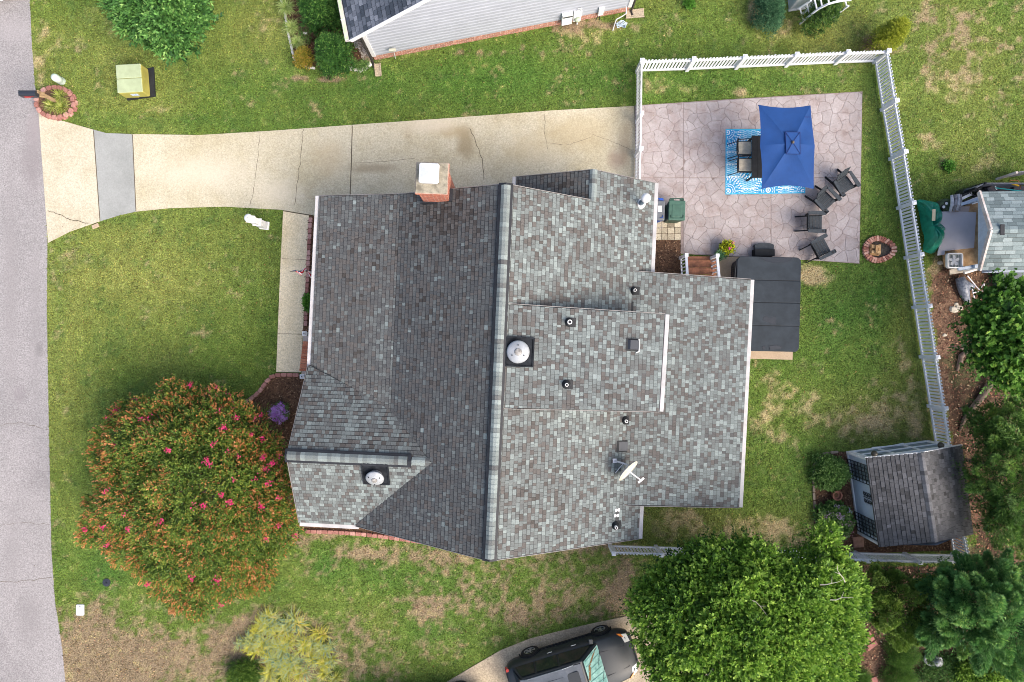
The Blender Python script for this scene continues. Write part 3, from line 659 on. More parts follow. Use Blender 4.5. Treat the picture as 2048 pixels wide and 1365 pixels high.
# ridge vents with cap pieces
def ridge_run(a, b, wd, vent=True, tone=(.72, 1.0), drop=.06, seed=1, closed=False, parent=None, mat=None, step=.135):
    a, b = Vector(a), Vector(b); d = (b - a); L = d.length; d.normalize(); s = Vector((d.y, -d.x, 0)).normalized(); r = random.Random(seed); parent = parent or roof; mat = mat or m_shingle
    if vent:
        v_ = MB(); w2 = wd / 2 + .075
        v_._add([a + s * -w2 + Vector((0, 0, -.05 - drop)), a + Vector((0, 0, .035)), a + s * w2 + Vector((0, 0, -.05 - drop)), b + s * -w2 + Vector((0, 0, -.05 - drop)), b + Vector((0, 0, .035)), b + s * w2 + Vector((0, 0, -.05 - drop)),
                 a + s * -w2 + Vector((0, 0, .0 - drop)), a + s * w2 + Vector((0, 0, .0 - drop)), b + s * -w2 + Vector((0, 0, 0 - drop)), b + s * w2 + Vector((0, 0, 0 - drop))],
                [(6, 1, 4, 8), (1, 7, 9, 4), (0, 6, 8, 3), (7, 2, 5, 9), (0, 2, 7, 1, 6), (3, 8, 4, 9, 5)])
        v_.build('ridge_vent', m_black, parent)
        a = a + d * .07; b = b - d * (.12 if closed else .07); L = (b - a).length
    n = int(L / step); up = .055 if vent else .02
    sm = MB()
    for i in range(n):
        p0 = a + d * (L * i / n); p1 = a + d * (L * (i + 1) / n + .004); w2 = wd / 2; z0 = Vector((0, 0, up)); z1 = Vector((0, 0, up + .012)); e = Vector((0, 0, -drop + (.035 if vent else .02)))
        t = r.uniform(*tone) if r.random() > .15 else r.uniform(.35, .6)
        q = MB(); q._add([p0 - s * w2 + e, p0 - s * w2 * .35 + z0 * .8, p0 + s * w2 * .35 + z0 * .8, p0 + s * w2 + e, p1 - s * w2 + e + Vector((0, 0, .012)), p1 - s * w2 * .35 + z1 * .85, p1 + s * w2 * .35 + z1 * .85, p1 + s * w2 + e + Vector((0, 0, .012))],
             [(0, 1, 5, 4), (1, 2, 6, 5), (2, 3, 7, 6), (4, 5, 6, 7), (0, 4, 7, 3), (0, 3, 2, 1)], t)
        q.build('ridge_cap', mat, parent)
ridge_run(HW(0, -.05, 6.03), HW(0, 10.93, 6.03), .27, drop=.055, seed=3)
vend = UV(822, 920, 4.82)
ridge_run(HW(-6.45, 2.53, 4.82), HW(vend[0], 2.53, 4.82), .27, drop=.055, seed=4, closed=True)
ridge_run(HW(vend[0] + .02, 2.53, 4.83), HW(-2.0, 2.53, 4.80), .24, vent=False, seed=5, drop=.07)
ridge_run(HW(2.71, 11.87, 4.31), HW(2.71, 10.86, 4.31), .24, vent=False, seed=6, drop=.07)

# gutters, drip edges, rake boards
def gutter(a, b, wd=.13):
    a, b = Vector(a), Vector(b); d = (b - a).normalized(); s = Vector((d.y, -d.x, 0)).normalized(); g = MB()
    g.bar(a + Vector((0, 0, -.05)), b + Vector((0, 0, -.05)), wd, .12)
    o = g.build('gutter', m_gutter, house, bevel=.012)
    return o
def eave(poly2, hf, off): return [HW(u + off[0], v + off[1], hf(u, v) - .03) for u, v in poly2]
gutter(*eave([(-6.30, 10.94), (-6.34, 5.14)], hB, (-.07, 0)))
gutter(*eave([(-6.41, .04), (-4.45, .02)], hD, (0, -.07)))
gutter(*eave([(4.92, 11.87), (4.92, 8.83)], hE, (.07, 0)))
gutter(*eave([(4.9, 1.1), (4.9, -.08)], hE, (.07, 0)))
gutter(*eave([(8.44, 8.82), (8.38, 1.01)], hG, (.07, 0)))
gutter(*eave([(5.08, 7.40), (5.02, 4.37)], hH, (.09, 0)), )
gutter(*eave([(.28, 11.87), (.28, 10.9)], hF, (-.07, 0)))
m_fascia = M('fascia', (.20, .19, .185), .6, var=.1)
def rake(us, hfs, side):
    for (u0, v0, h0), (u1, v1, h1) in zip(us[:-1], us[1:]):
        rk = MB(); rk.bar(HW(u0, v0 + side * .015, h0 - .07), HW(u1, v1 + side * .015, h1 - .07), .02, .14); rk.build('rake_board', m_fascia, house)
rake([(0,10.89,6.03),(-3.43,10.91,3.87),(-6.30,10.93,2.92)], 0, 1); rake([(0,10.89,6.03),(2.6,10.89,4.38)], 0, 1)
rake([(.28,11.86,2.9),(2.71,11.86,4.3),(4.92,11.86,2.9)], 0, 1); rake([(0,-.03,6.03),(4.9,-.07,2.92)], 0, -1); rake([(0,-.03,6.03),(-4.5,.01,3.2)], 0, -1)
rake([(4.3,8.83,3.3),(8.44,8.82,2.44)], 0, 1); rake([(4.3,1.11,3.3),(8.38,1.01,2.45)], 0, -1)
rake([(.2,7.43,5.9),(5.08,7.4,4.58)], 0, 1); rake([(.2,4.39,5.9),(5.02,4.37,4.6)], 0, -1)
rk = MB(); rk.bar(HW(-6.4, 2.5, 4.75), HW(-6.43, .06, 3.1), .02, .14); rk.build('rake_board', m_fascia, house); rk = MB(); rk.bar(HW(-6.4, 2.5, 4.75), HW(-6.41, 5.2, 2.95), .02, .14)
rk.build('rake_board', m_fascia, house)

# walls: boards below the roofs, brick foundation
wl = MB()
def wallbox(u0, u1, v0, v1, h, gable=None):
    wl._add([HW(u0, v0, .5), HW(u1, v0, .5), HW(u1, v1, .5), HW(u0, v1, .5), HW(u0, v0, h), HW(u1, v0, h), HW(u1, v1, h), HW(u0, v1, h)],
            [(0, 1, 5, 4), (1, 2, 6, 5), (2, 3, 7, 6), (3, 0, 4, 7)])
wallbox(-4.1, 4.45, .3, 10.55, 3.05); wallbox(-6.1, -4.11, .45, 4.6, 3.0); wallbox(4.46, 7.95, 1.4, 8.45, 2.4); wallbox(.75, 4.45, 10.56, 11.5, 2.9)
wl._add([HW(-4.1, .3, 3.05), HW(4.45, .3, 3.05), HW(0, .3, 5.85)], [(0, 1, 2)]); wl._add([HW(-4.1, 10.55, 3.05), HW(4.45, 10.55, 3.05), HW(0, 10.55, 5.85)], [(0, 2, 1)])
wl._add([HW(.75, 11.5, 2.9), HW(4.45, 11.5, 2.9), HW(2.7, 11.5, 4.1)], [(0, 2, 1)]); wl._add([HW(-6.1, .45, 3.0), HW(-6.1, 4.6, 3.0), HW(-6.1, 2.53, 4.6)], [(0, 1, 2)])
wl._add([HW(4.75, 4.55, 2.9), HW(4.75, 7.25, 2.9), HW(4.75, 7.25, 4.5), HW(4.75, 4.55, 4.5), HW(.6, 4.55, 5.6), HW(.6, 7.25, 5.6)], [(0, 1, 2, 3), (0, 3, 4), (1, 5, 2)])
wl.build('wall', m_siding, house)
def brickmat(name, c1, c2, mortar, sc=1., wdt=.22, hgt=.075):
    m = bpy.data.materials.new(name); m.use_nodes = True; n = m.node_tree; b = n.nodes['Principled BSDF']; b.inputs['Roughness'].default_value = .9
    tc = n.nodes.new('ShaderNodeTexCoord'); sx = n.nodes.new('ShaderNodeSeparateXYZ'); n.links.new(tc.outputs['Object'], sx.inputs[0])
    ad = n.nodes.new('ShaderNodeMath'); n.links.new(sx.outputs[0], ad.inputs[0]); n.links.new(sx.outputs[1], ad.inputs[1])
    cb = n.nodes.new('ShaderNodeCombineXYZ'); n.links.new(ad.outputs[0], cb.inputs[0]); n.links.new(sx.outputs[2], cb.inputs[1])
    br = n.nodes.new('ShaderNodeTexBrick'); n.links.new(cb.outputs[0], br.inputs['Vector']); br.inputs['Color1'].default_value = (*c1, 1); br.inputs['Color2'].default_value = (*c2, 1); br.inputs['Mortar'].default_value = (*mortar, 1)
    br.inputs['Scale'].default_value = 1; br.inputs['Brick Width'].default_value = wdt; br.inputs['Row Height'].default_value = hgt; br.inputs['Mortar Size'].default_value = .008
    nz = n.nodes.new('ShaderNodeTexNoise'); nz.inputs['Scale'].default_value = 9; nz.inputs['Detail'].default_value = 5; n.links.new(tc.outputs['Object'], nz.inputs['Vector'])
    mr = n.nodes.new('ShaderNodeMapRange'); mr.inputs[1].default_value = .3; mr.inputs[2].default_value = .7; mr.inputs[3].default_value = .7; mr.inputs[4].default_value = 1.3; n.links.new(nz.outputs['Fac'], mr.inputs[0])
    mx = n.nodes.new('ShaderNodeMix'); mx.data_type = 'RGBA'; mx.blend_type = 'MULTIPLY'; mx.inputs[0].default_value = 1; n.links.new(br.outputs['Color'], mx.inputs[6]); n.links.new(mr.outputs[0], mx.inputs[7]); n.links.new(mx.outputs[2], b.inputs['Base Color'])
    bp = n.nodes.new('ShaderNodeBump'); bp.inputs['Strength'].default_value = .6; bp.inputs['Distance'].default_value = .008; bp.invert = True; n.links.new(br.outputs['Fac'], bp.inputs['Height']); n.links.new(bp.outputs[0], b.inputs['Normal'])
    return m
m_brick = brickmat('red_brick', (.46, .115, .05), (.32, .08, .045), (.40, .30, .25))
fd = MB()
for u0, u1, v0, v1 in ((-4.12, 4.47, .28, 10.57), (-6.12, -4.12, .43, 4.62), (4.47, 7.97, 1.38, 8.47), (.73, 4.47, 10.57, 11.52)):
    fd._add([HW(u0, v0, 0), HW(u1, v0, 0), HW(u1, v1, 0), HW(u0, v1, 0), HW(u0, v0, .51), HW(u1, v0, .51), HW(u1, v1, .51), HW(u0, v1, .51)], [(0, 1, 5, 4), (1, 2, 6, 5), (2, 3, 7, 6), (3, 0, 4, 7), (4, 5, 6, 7)])
fd.build('foundation', m_brick, house)
pf = MB(); pf._add([HW(-6.15, 4.7, .55), HW(-4.12, 4.7, .55), HW(-4.12, 10.5, .55), HW(-6.15, 10.5, .55)], [(0, 1, 2, 3)]); pf.build('porch_floor', M('porch_boards', (.30, .18, .11), .7, var=.3), house)
for v in (5.4, 7.1, 8.8, 10.4):
    c = MB(); q = HW(-6.0, v, 1.7); c.box((q.x, q.y, 1.72), (.15, .15, 2.34), hang); c.build('porch_column', m_white, house)

# chimney
c0 = UV(834, 383, 6.15); c1 = UV(892, 332, 6.15); ua, ub = c0[0], c1[0] + .02; va, vb = c0[1], c1[1] + .02
def hb(mb, u0, u1, v0, v1, z0, z1, tone=None):
    mb._add([HW(u0, v0, z0), HW(u1, v0, z0), HW(u1, v1, z0), HW(u0, v1, z0), HW(u0, v0, z1), HW(u1, v0, z1), HW(u1, v1, z1), HW(u0, v1, z1)], [(0, 3, 2, 1), (4, 5, 6, 7), (0, 1, 5, 4), (1, 2, 6, 5), (2, 3, 7, 6), (3, 0, 4, 7)], tone)
st = MB(); hb(st, ua, ub, va, vb, 2.6, 6.0); hb(st, ua - .06, ub + .06, va - .06, vb + .06, 5.95, 6.15)
hb(st, ua - .3, ub + .3, 10.92, vb - .01, 0, 2.5); hb(st, ua - .15, ub + .15, 10.92, vb - .01, 2.5, 2.9)
chim = st.build('chimney', m_brick, house, label='red brick chimney with concrete crown and white metal cap')
cr = MB(); hb(cr, ua - .04, ub + .04, va - .04, vb + .04, 6.151, 6.21); cr.build('crown', M('crown_mortar', (.34, .31, .24), .95, col2=(.16, .145, .11), scale=6, bump=.6), chim, bevel=.01)
q0 = UV(837, 368, 6.45); q1 = UV(879, 325.5, 6.45)
fl = MB(); hb(fl, q0[0] + .06, q1[0] - .06, q0[1] + .06, q1[1] - .06, 6.2, 6.42); fl.build('flue', M('galvanised', (.5, .5, .5), .5, metal=.5), chim)
cp = MB(); cu, cv = (q0[0] + q1[0]) / 2, (q0[1] + q1[1]) / 2; w2 = (q1[0] - q0[0]) / 2
rim = []
for du, dv in ((-1, -.86), (-.86, -1), (.86, -1), (1, -.86), (1, .86), (.86, 1), (-.86, 1), (-1, .86)): rim.append((cu + du * w2, cv + dv * w2))
vs = [HW(u, v, 6.42) for u, v in rim] + [HW(u, v, 6.45) for u, v in rim] + [HW(cu, cv, 6.54)]
cp._add(vs, [(k_, (k_ + 1) % 8, 8 + (k_ + 1) % 8, 8 + k_) for k_ in range(8)] + [(8 + k_, 8 + (k_ + 1) % 8, 16) for k_ in range(8)] + [tuple(range(8))[::-1]])
cp.build('cap', M('white_metal', (.56, .58, .60), .45, var=.05), chim)
fs = MB(); hb(fs, ua - .05, ub + .16, va - .05, va + .04, 4.35, 4.62 + .63 * 0 + .1); hb(fs, ub + .002, ub + .10, va - .03, 10.9, 4.5, 5.05); fs.build('flashing', m_black, chim)

# ------------------------------------------------------------------ things standing on the roof
def roof_h(px, py):
    h = 4.5
    for _ in range(12):
        u, v = UV(px, py, h)
        if .18 < u < 5.05 and 4.4 < v < 7.4: n = hH(u, v)
        elif u > 4.25 and 1.1 < v < 8.8: n = hG(u, v)
        elif u >= 0: n = hE(u, v)
        elif v < 2.53 and (u < -1.98 - (2.53 - v)): n = hD(u, v)
        else: n = hA(u, v)
        h = n
    return h, u, v
def slope_at(u, v):
    if .18 < u < 5.05 and 4.4 < v < 7.4: return -.27, 0
    if u > 4.25 and 1.1 < v < 8.8: return -.207, 0
    if u >= 0: return -.635, 0
    if v < 2.53: return 0, .67
    return .63, 0
def roof_pt(u, v, u0, v0, h0, dz=0):
    a, b = slope_at(u0, v0); return HW(u, v, h0 + a * (u - u0) + b * (v - v0) + dz)
m_pvc = M('pipe_white', (.72, .72, .70), .5); m_boot = M('rubber_boot', (.02, .022, .025), .7, var=.3)
def pipe(px, py, label, r=.05):
    h, u, v = roof_h(px, py); b = MB(); b.slab([roof_pt(u + a * .5 + .03, v + c * .5, u, v, h, .03) for a, c in ((-.1, -.28), (.36, -.28), (.36, .28), (-.1, .28))], .02); t = b.build('vent_pipe', m_boot, house, label=label)
    b = MB(); b.lathe(HW(u, v, h + .01), [(.14, 0), (.13, .05), (.075, .14), (.07, .16)], 14); b.build('boot', m_boot, t)
    b = MB(); q = HW(u, v, h); b.lathe(q, [(r, .1), (r, .32), (r * .6, .321), (r * .6, .2)], 12); b.build('pipe', m_pvc, t); b = MB(); b.lathe(q, [(r * .66, .3), (r * .66, .324), (.004, .325)], 12); b.build('bore_shade', m_black, t)  # black disc on top paints the shade inside the hollow pipe
pipe(1138, 645, 'wider white vent pipe in a black boot near the top edge of the raised dormer roof', .07)
pipe(1132, 769, 'slim vent pipe with square black flashing low on the raised dormer roof')
pipe(1267, 582, 'black-booted vent pipe above the raised dormer roof, beside the rear extension')
pipe(1250, 841, 'black-booted vent pipe just below the raised dormer roof')
pipe(1230, 1051, 'black-booted vent pipe at the bottom of the rear roof near the picket fence')
def boxvent(px, py, label, hh):
    h, u, v = roof_h(px, py); b = MB()
    b.slab([roof_pt(u + a, v + c, u, v, h, .035) for a, c in ((-.22, -.19), (.16, -.19), (.16, .19), (-.22, .19))], .02); t = b.build('roof_vent', m_boot, house, label=label)
    b = MB(); b._add([roof_pt(u + a, v + c, u, v, h, z) for a, c, z in ((-.18, -.15, .03), (.16, -.15, .03), (.16, .15, .03), (-.18, .15, .03), (-.1, -.14, hh * .7), (.16, -.14, hh), (.16, .14, hh), (-.1, .14, hh * .7))], [(4, 5, 6, 7), (0, 1, 5, 4), (1, 2, 6, 5), (2, 3, 7, 6), (3, 0, 4, 7)]); b.build('hood', M('vent_hood', (.045, .05, .06), .4), t)
    return t, h, u, v
t, h, u, v = boxvent(1266, 690, 'small black hooded vent on the raised dormer roof near its gutter', .16)
b = MB(); b.tube([roof_pt(u + .17, v + .18, u, v, h, .05), roof_pt(u + .2, v, u, v, h, .06), roof_pt(u + .19, v - .2, u, v, h, .05), roof_pt(u + .1, v - .24, u, v, h, .05)], .02); b.build('sealant', m_pvc, t)
boxvent(1246, 893, 'flat black square vent on the rear roof above the satellite dish', .06)
h, u, v = roof_h(1264, 616); b = MB(); b.slab([roof_pt(u + a, v + c, u, v, h, .03) for a, c in ((-.04, -.2), (.04, -.2), (.04, .2), (-.04, .2))], .02); b.build('flashing_strip', m_boot, house)
def fan(px, py, label, du=0, dv=0, ux=.40, uv=.42, tilt=False):
    h, u, v = roof_h(px, py); b = MB()
    b.slab([roof_pt(u + a, v + c, u, v, h, .05) for a, c in ((-ux + du, -uv), (ux + du, -uv), (ux + du, uv), (-ux + du, uv))], .03); 
    for a, c, a2, c2 in ((-ux, -uv, ux, -uv), (ux, -uv, ux, uv), (ux, uv, -ux, uv), (-ux, uv, -ux, -uv)): b.bar(roof_pt(u + a + du, v + c, u, v, h, .06), roof_pt(u + a2 + du, v + c2, u, v, h, .06), .04, .05)
    t = b.build('attic_fan', M('fan_base', (.022, .025, .03), .9, var=.4, scale=4, spec=.05), house, label=label)
    m_dome = M('fan_dome', (.34, .36, .38), .45, var=.16, scale=5, metal=.2)
    sa, sb = slope_at(u, v); nrm_ = (HR * -sa + HU * -sb + Vector((0, 0, 1))).normalized() if tilt else Vector((0, 0, 1))
    R_ = nrm_.to_track_quat('Z', 'Y').to_matrix(); o_ = HW(u, v, h)
    def lathe_t(prof, n=28):
        m2 = MB(); m2.lathe((0, 0, 0), [(a * (.86 if tilt else 1), c_) for a, c_ in prof], n); m2.v = [tuple(o_ + R_ @ Vector(q)) for q in m2.v]; return m2
    lathe_t([(.24, .04), (.24, .20)]).build('neck', M('fan_neck', (.25, .26, .28), .5, metal=.5), t, smooth=False)
    o = lathe_t([(.33, .18), (.335, .205), (.30, .235), (.22, .262), (.13, .285), (.05, .292), (.01, .293)]).build('dome', m_dome, t, smooth=True)
    b = lathe_t([(.11, .288), (.10, .305), (.06, .312), (.01, .314)], 18); b.build('hub', M('fan_hub', (.38, .37, .35), .6, col2=(.16, .15, .14), scale=14), t, smooth=True)
    b = MB()
    for a in (.5, 2.6, 4.7): b.box(o_ + R_ @ Vector((math.cos(a) * .2, math.sin(a) * .2, .278)), (.03, .03, .02))
    b.build('screws', m_black, t, kind='stuff')
fan(1036, 704, 'round silver attic fan dome on a black square base beside the main ridge', .05)
fan(752, 948, 'tilted silver attic fan dome on a black base on the front wing roof', 0, 0, .40, .36, tilt=True)
# white flue with ball cap
h, u, v = roof_h(1281, 408); q = HW(u, v, h)
b = MB(); b.lathe(q + Vector((0, 0, -.02)), [(.17, 0), (.16, .06), (.09, .12)], 18); t = b.build('flue_pipe', m_white, house, label='tall metal flue with round white cap near the rear gutter')
b = MB(); b.tube([q + Vector((0, 0, 0)), q + Vector((0, 0, .85))], .085, 14); b.build('pipe', M('flue_metal', (.13, .19, .25), .5, metal=.1), t, smooth=False)
b = MB(); b.lathe(q, [(.09, .82), (.15, .86), (.155, .93), (.12, 1.0), (.05, 1.04), (.01, 1.045)], 18); b.build('cap', m_white, t, smooth=True)
# satellite dish
t_h, t_u, t_v = roof_h(1246, 930); t = empty('satellite_dish', HW(t_u, t_v, t_h), 'white oval satellite dish with a rusty streak on the rear roof', 'satellite dish')
base = P(1229, 922, roof_h(1229, 922)[0] + .03); el = P(1254, 930, t_h + .45)
dc = P(1253, 939, t_h + .55); ax = (P(1263, 947, t_h + .62) - dc); feed = P(1282, 961, t_h + .50)
b = MB(); b.slab([base + Vector(q) for q in ((-.07, -.07, .02), (.07, -.07, .02), (.07, .07, .02), (-.07, .07, .02))], .03); b.tube([base, base + Vector((.2, -.02, .28)), el], .028); b.tube([P(1231, 946, roof_h(1231, 946)[0] + .02), el - Vector((.12, 0, .1))], .014); b.build('mast', m_white, t)
d = Vector((.62, -.58, .40)).normalized(); Rm = d.to_track_quat('Z', 'Y').to_matrix()
b = MB(); b.lathe((0, 0, 0), [(.41, .07), (.415, .085), (.30, .035), (.16, .01), (.01, 0)], 30, sx=1, sy=1.12); b.v = [tuple(dc + Rm @ Vector(q)) for q in b.v]
b.build('reflector', M('dish_paint', (.62, .62, .60), .5, col2=(.52, .48, .38), scale=2.2), t, smooth=True)
b = MB(); b.lathe((0, 0, 0), [(.40, .06), (.29, .015), (.02, -.012)], 30, sx=1, sy=1.12); b.v = [tuple(dc + Rm @ Vector(q)) for q in b.v]; b.build('reflector_back', m_gutter, t, smooth=True)
b = MB(); b.tube([dc + Rm @ Vector((0, 0, .02)), feed], .022); dd = Vector((.7, .6, 0)).normalized(); b.bar(feed - dd * .12, feed + dd * .12, .06, .06); b.build('feed_arm', m_white, t)
# old mounting brackets
for i, (px, py) in enumerate(((1235, 1020), (1233, 1031))):
    h, u, v = roof_h(px, py); b = MB()
    for a in (-1, 1): b.slab([roof_pt(u + a * .05 + x, v + y, u, v, h, .045) for x, y in ((-.035, -.05), (.035, -.05), (.035, .05), (-.035, .05))], .02)
    b.slab([roof_pt(u + x, v + y, u, v, h, .05) for x, y in ((-.06, -.022), (.06, -.022), (.06, .022), (-.06, .022))], .02)
    b.build('bracket', m_white, house)
h, u, v = roof_h(880, 840)
# ------------------------------------------------------------------ white picket fences
m_vinyl = M('white_vinyl', (.70, .72, .75), .45, var=.05, scale=2)
def mk_picket():
    b = MB(); w_, t_, h_ = .076, .012, 1.02
    prof = [(-w_ / 2, .06), (w_ / 2, .06), (w_ / 2, h_ - .04), (w_ * .22, h_), (-w_ * .22, h_), (-w_ / 2, h_ - .04)]
    vs = [(x, -t_ / 2, z) for x, z in prof] + [(x, t_ / 2, z) for x, z in prof]; n = 6
    b._add(vs, [tuple(range(n))[::-1], tuple(range(n, 2 * n))] + [(i, n + i, n + (i + 1) % n, (i + 1) % n)[::-1] for i in range(n)]); me = b.mesh('picket', (0, 0, 0)); me.materials.append(m_vinyl); return me
def mk_post():
    b = MB(); b.box((0, 0, .53), (.125, .125, 1.06)); b.box((0, 0, 1.075), (.155, .155, .03)); b.box((0, 0, 1.105), (.14, .14, .035), taper=.3); me = b.mesh('post', (0, 0, 0)); me.materials.append(m_vinyl); return me
picket_me, post_me = mk_picket(), mk_post()
def fence(label, posts, hide=None, gate=None, skip_last=False, side=1):
    Q = [P(px, py, 1.09, z=0) for px, py in posts]; mid = (Q[0] + Q[-1]) / 2
    root = empty('picket_fence', mid, label, 'fence', 'white picket fence runs around the back yard')
    rails = []
    for i, q in enumerate(Q):
        if skip_last and i == len(Q) - 1: continue
        o = bpy.data.objects.new('post', post_me); C.objects.link(o); o.parent = root; o.location = q - mid
        d = (Q[min(i + 1, len(Q) - 1)] - Q[max(i - 1, 0)]); o.rotation_euler = (0, 0, math.atan2(d.y, d.x)); ORG[o.name] = mid
    for a, b in zip(Q[:-1], Q[1:]):
        d = b - a; L = d.length; e = d.normalized(); s = Vector((-e.y, e.x, 0)) * side; ang = math.atan2(e.y, e.x)
        for z in (.14, .90):
            r = MB(); r.bar(a + e * .06 + Vector((0, 0, z)), b - e * .06 + Vector((0, 0, z)), .05, .085); r.build('rail', m_vinyl, root)
        n = max(1, round((L - .15) / .122)); 
        for k_ in range(n):
            o = bpy.data.objects.new('picket', picket_me); C.objects.link(o); o.parent = root; ORG[o.name] = mid
            o.location = a + e * (.075 + (L - .15) * (k_ + .5) / n) - mid + s * .036; o.rotation_euler = (rnd.gauss(0, .006), 0, ang + rnd.gauss(0, .01))
    return root
fence('white picket fence run along the top of the back yard lawn', [(1285,120.5),(1388.6,117.5),(1491,113),(1595,108.3),(1697.7,103.5),(1779,101)], side=1)
fence('long white picket fence run down the right side of the back yard', [(1779,101),(1795,200.7),(1812.8,303),(1829,405.5),(1844.7,509),(1861,612.3),(1876.5,715),(1893,817.5),(1908.5,920),(1925,1023),(1943,1127)], side=1, skip_last=False).children[0]
fence('white picket fence run between the driveway end and the patio', [(1285,120.5),(1284,226),(1282.5,297),(1281,366)], side=-1)
fence('white picket fence run along the bottom, partly under the green tree', [(1943,1127),(1842,1126),(1738,1123),(1633,1119.5),(1529,1117),(1426,1114),(1323.4,1111),(1228,1108)], side=1)
# remove the doubled corner posts
for nm in ('post',):
    seen = {}
    for o in [o for o in C.objects if o.type == 'MESH' and o.data == post_me]:
        wl_ = o.parent.location + o.location; kx = (round(wl_.x, 1), round(wl_.y, 1))
        if kx in seen: bpy.data.objects.remove(o)
        else: seen[kx] = 1

# ------------------------------------------------------------------ chairs round the patio corner
m_plast = M('grey_plastic_lumber', (.046, .055, .064), .6, var=.22, scale=9, spec=.15)
m_plast_d = M('dark_plastic', (.018, .020, .023), .65, var=.2, scale=9, spec=.1)
def adirondack(label, px, py, rot, open_cup=True):
    """faces +x before turning"""
    r = empty('patio_chair', (0, 0, 0), label, 'chair', 'dark plastic chairs on the patio by the fire pit')
    for i in range(5):
        b = MB(); x = .20 - i * .105; z = .36 - (.20 - x) * .20; b.bar((x, -.26, z), (x, .26, z), .1035, .022); b.build('seat_slat', m_plast, r, bevel=.004)
    for i in range(5):
        y = -.20 + i * .10; b = MB(); hgt = .98 - abs(i - 2) * .035
        b.bar((-.235, y * .9, .27), (-.235 - (hgt - .27) * .38, y * 1.08, hgt), .09, .022, up=(1, 0, .3)); b.build('back_slat', m_plast, r, bevel=.004)
    b = MB(); b.bar((-.30, -.25, .42), (-.30, .25, .42), .05, .06); b.build('back_rail', m_plast_d, r); b = MB(); b.bar((-.46, -.25, .80), (-.46, .25, .80), .03, .06); b.build('back_rail', m_plast_d, r)
    for s in (-1, 1):
        b = MB(); y = s * .335
        b.prism([(-.34, y - .05), (.10, y - .075), (.30, y - .075), (.335, y - .05), (.335, y + .05), (.30, y + .075), (.10, y + .075), (-.34, y + .05)], .545, .572); b.build('arm', m_plast, r, bevel=.006)
        b = MB(); b.bar((.24, s * .30, 0), (.24, s * .31, .545), .10, .03, up=(0, 1, 0)); b.build('leg', m_plast_d, r)
        b = MB(); b.bar((-.62, s * .27, .03), (-.22, s * .27, .26), .035, .09); b.bar((-.22, s * .27, .26), (.26, s * .27, .32), .035, .09); b.build('leg', m_plast_d, r)
        b = MB(); b.bar((-.32, s * .29, .28), (-.33, s * .32, .545), .05, .035); b.build('arm_support', m_plast_d, r)
    b = MB(); b.lathe((.20, -.335, .5725), [(.045, .0), (.045, .004), (.036, .005), (.034, .001)], 16); b.build('cup_holder', m_black, r, smooth=False)
    b = MB(); b.bar((.315, -.40, .585), (.315, -.27, .585), .03, .012); b.build('cup_rim', m_plast_d, r)
    q = P(px, py, .36, z=.043); r.location = q; r.rotation_euler = (0, 0, rot); return r
adirondack('topmost dark slatted patio chair, nearest the fence, facing down-right', 1688, 371, math.radians(-57))
adirondack('dark slatted patio chair turned diagonally, second from the top, touching the topmost one', 1650, 403, math.radians(-46))
adirondack('dark slatted patio chair standing square to the patio, third from the top', 1629, 446.5, math.radians(-1))
adirondack('lowest dark slatted patio chair, nearest the spa and the patio bottom edge', 1641, 496, math.radians(28))

# ------------------------------------------------------------------ umbrella, rug, table, dining chairs
m_blue = M('blue_canvas', (.007, .046, .175), .75, var=.10, scale=2.5, bump=.2, bscale=9)
m_blue2 = M('blue_canvas_vent', (.011, .055, .20), .75, var=.10, scale=3)
tc_ = P(1541, 314, .73, z=0.043)
um = empty('patio_umbrella', P(1577, 287.5, 2.55, z=.043), 'open rectangular royal blue patio umbrella over the dining table', 'umbrella')
ac = P(1585, 286, 2.55); cen = P(1582, 287.5, 2.50)
cor = [P(1517, 210, 2.30), P(1621, 211, 2.30), P(1629.5, 292, 2.36), P(1627.5, 378.5, 2.30), P(1523, 378.5, 2.30), P(1520, 292, 2.36)]
# canopy: 6 ribs, fabric sagging between, concave hems
ribs = [0, 1, 2, 3, 4, 5]; b = MB(); NR, NS = 10, 9; grid = []
def can_pt(i, s, t):
    a, c = cor[i], cor[(i + 1) % 6]; e = a.lerp(c, s); m = (a + c) / 2; w_ = 4 * s * (1 - s)
    e = e + (Vector((cen.x, cen.y, e.z)) - e) * (w_ * (.075 if (c - a).length > 1.6 else .03)); e.z += w_ * .03
    p = cen.lerp(e, t); p.z += .07 * math.sin(math.pi * t) * 0 + (1 - t) * 0 - w_ * .045 * math.sin(math.pi * min(1, t)) + .035 * math.sin(math.pi * t); return p
for i in range(6):
    vs = []
    for k_ in range(NR + 1):
        for j in range(NS + 1): vs.append(can_pt(i, j / NS, .06 + .94 * k_ / NR))
    fs_ = [(k_ * (NS + 1) + j, (k_ + 1) * (NS + 1) + j, (k_ + 1) * (NS + 1) + j + 1, k_ * (NS + 1) + j + 1) for k_ in range(NR) for j in range(NS)]
    b._add(vs, fs_)
b.build('canopy', m_blue, um, smooth=False)
b = MB(); vc = [P(1570.5, 264.5, 2.51), P(1600, 265, 2.51), P(1600.5, 309, 2.51), P(1572.5, 308.5, 2.51)]; ap_ = P(1585.5, 285, 2.555)
for i in range(4): b._add([vc[i], vc[(i + 1) % 4], ap_], [(0, 1, 2)])
v_o = b.build('canopy_vent', m_blue2, um)
b = MB()
for i in range(4): b.tube([vc[i] + Vector((0, 0, .012)), ap_ + Vector((0, 0, .012))], .007, 5); b.tube([vc[i] + Vector((0, 0, .008)), vc[(i + 1) % 4] + Vector((0, 0, .008))], .009, 5)
b.build('vent_hem', M('navy_hem', (.015, .028, .12), .8), um)
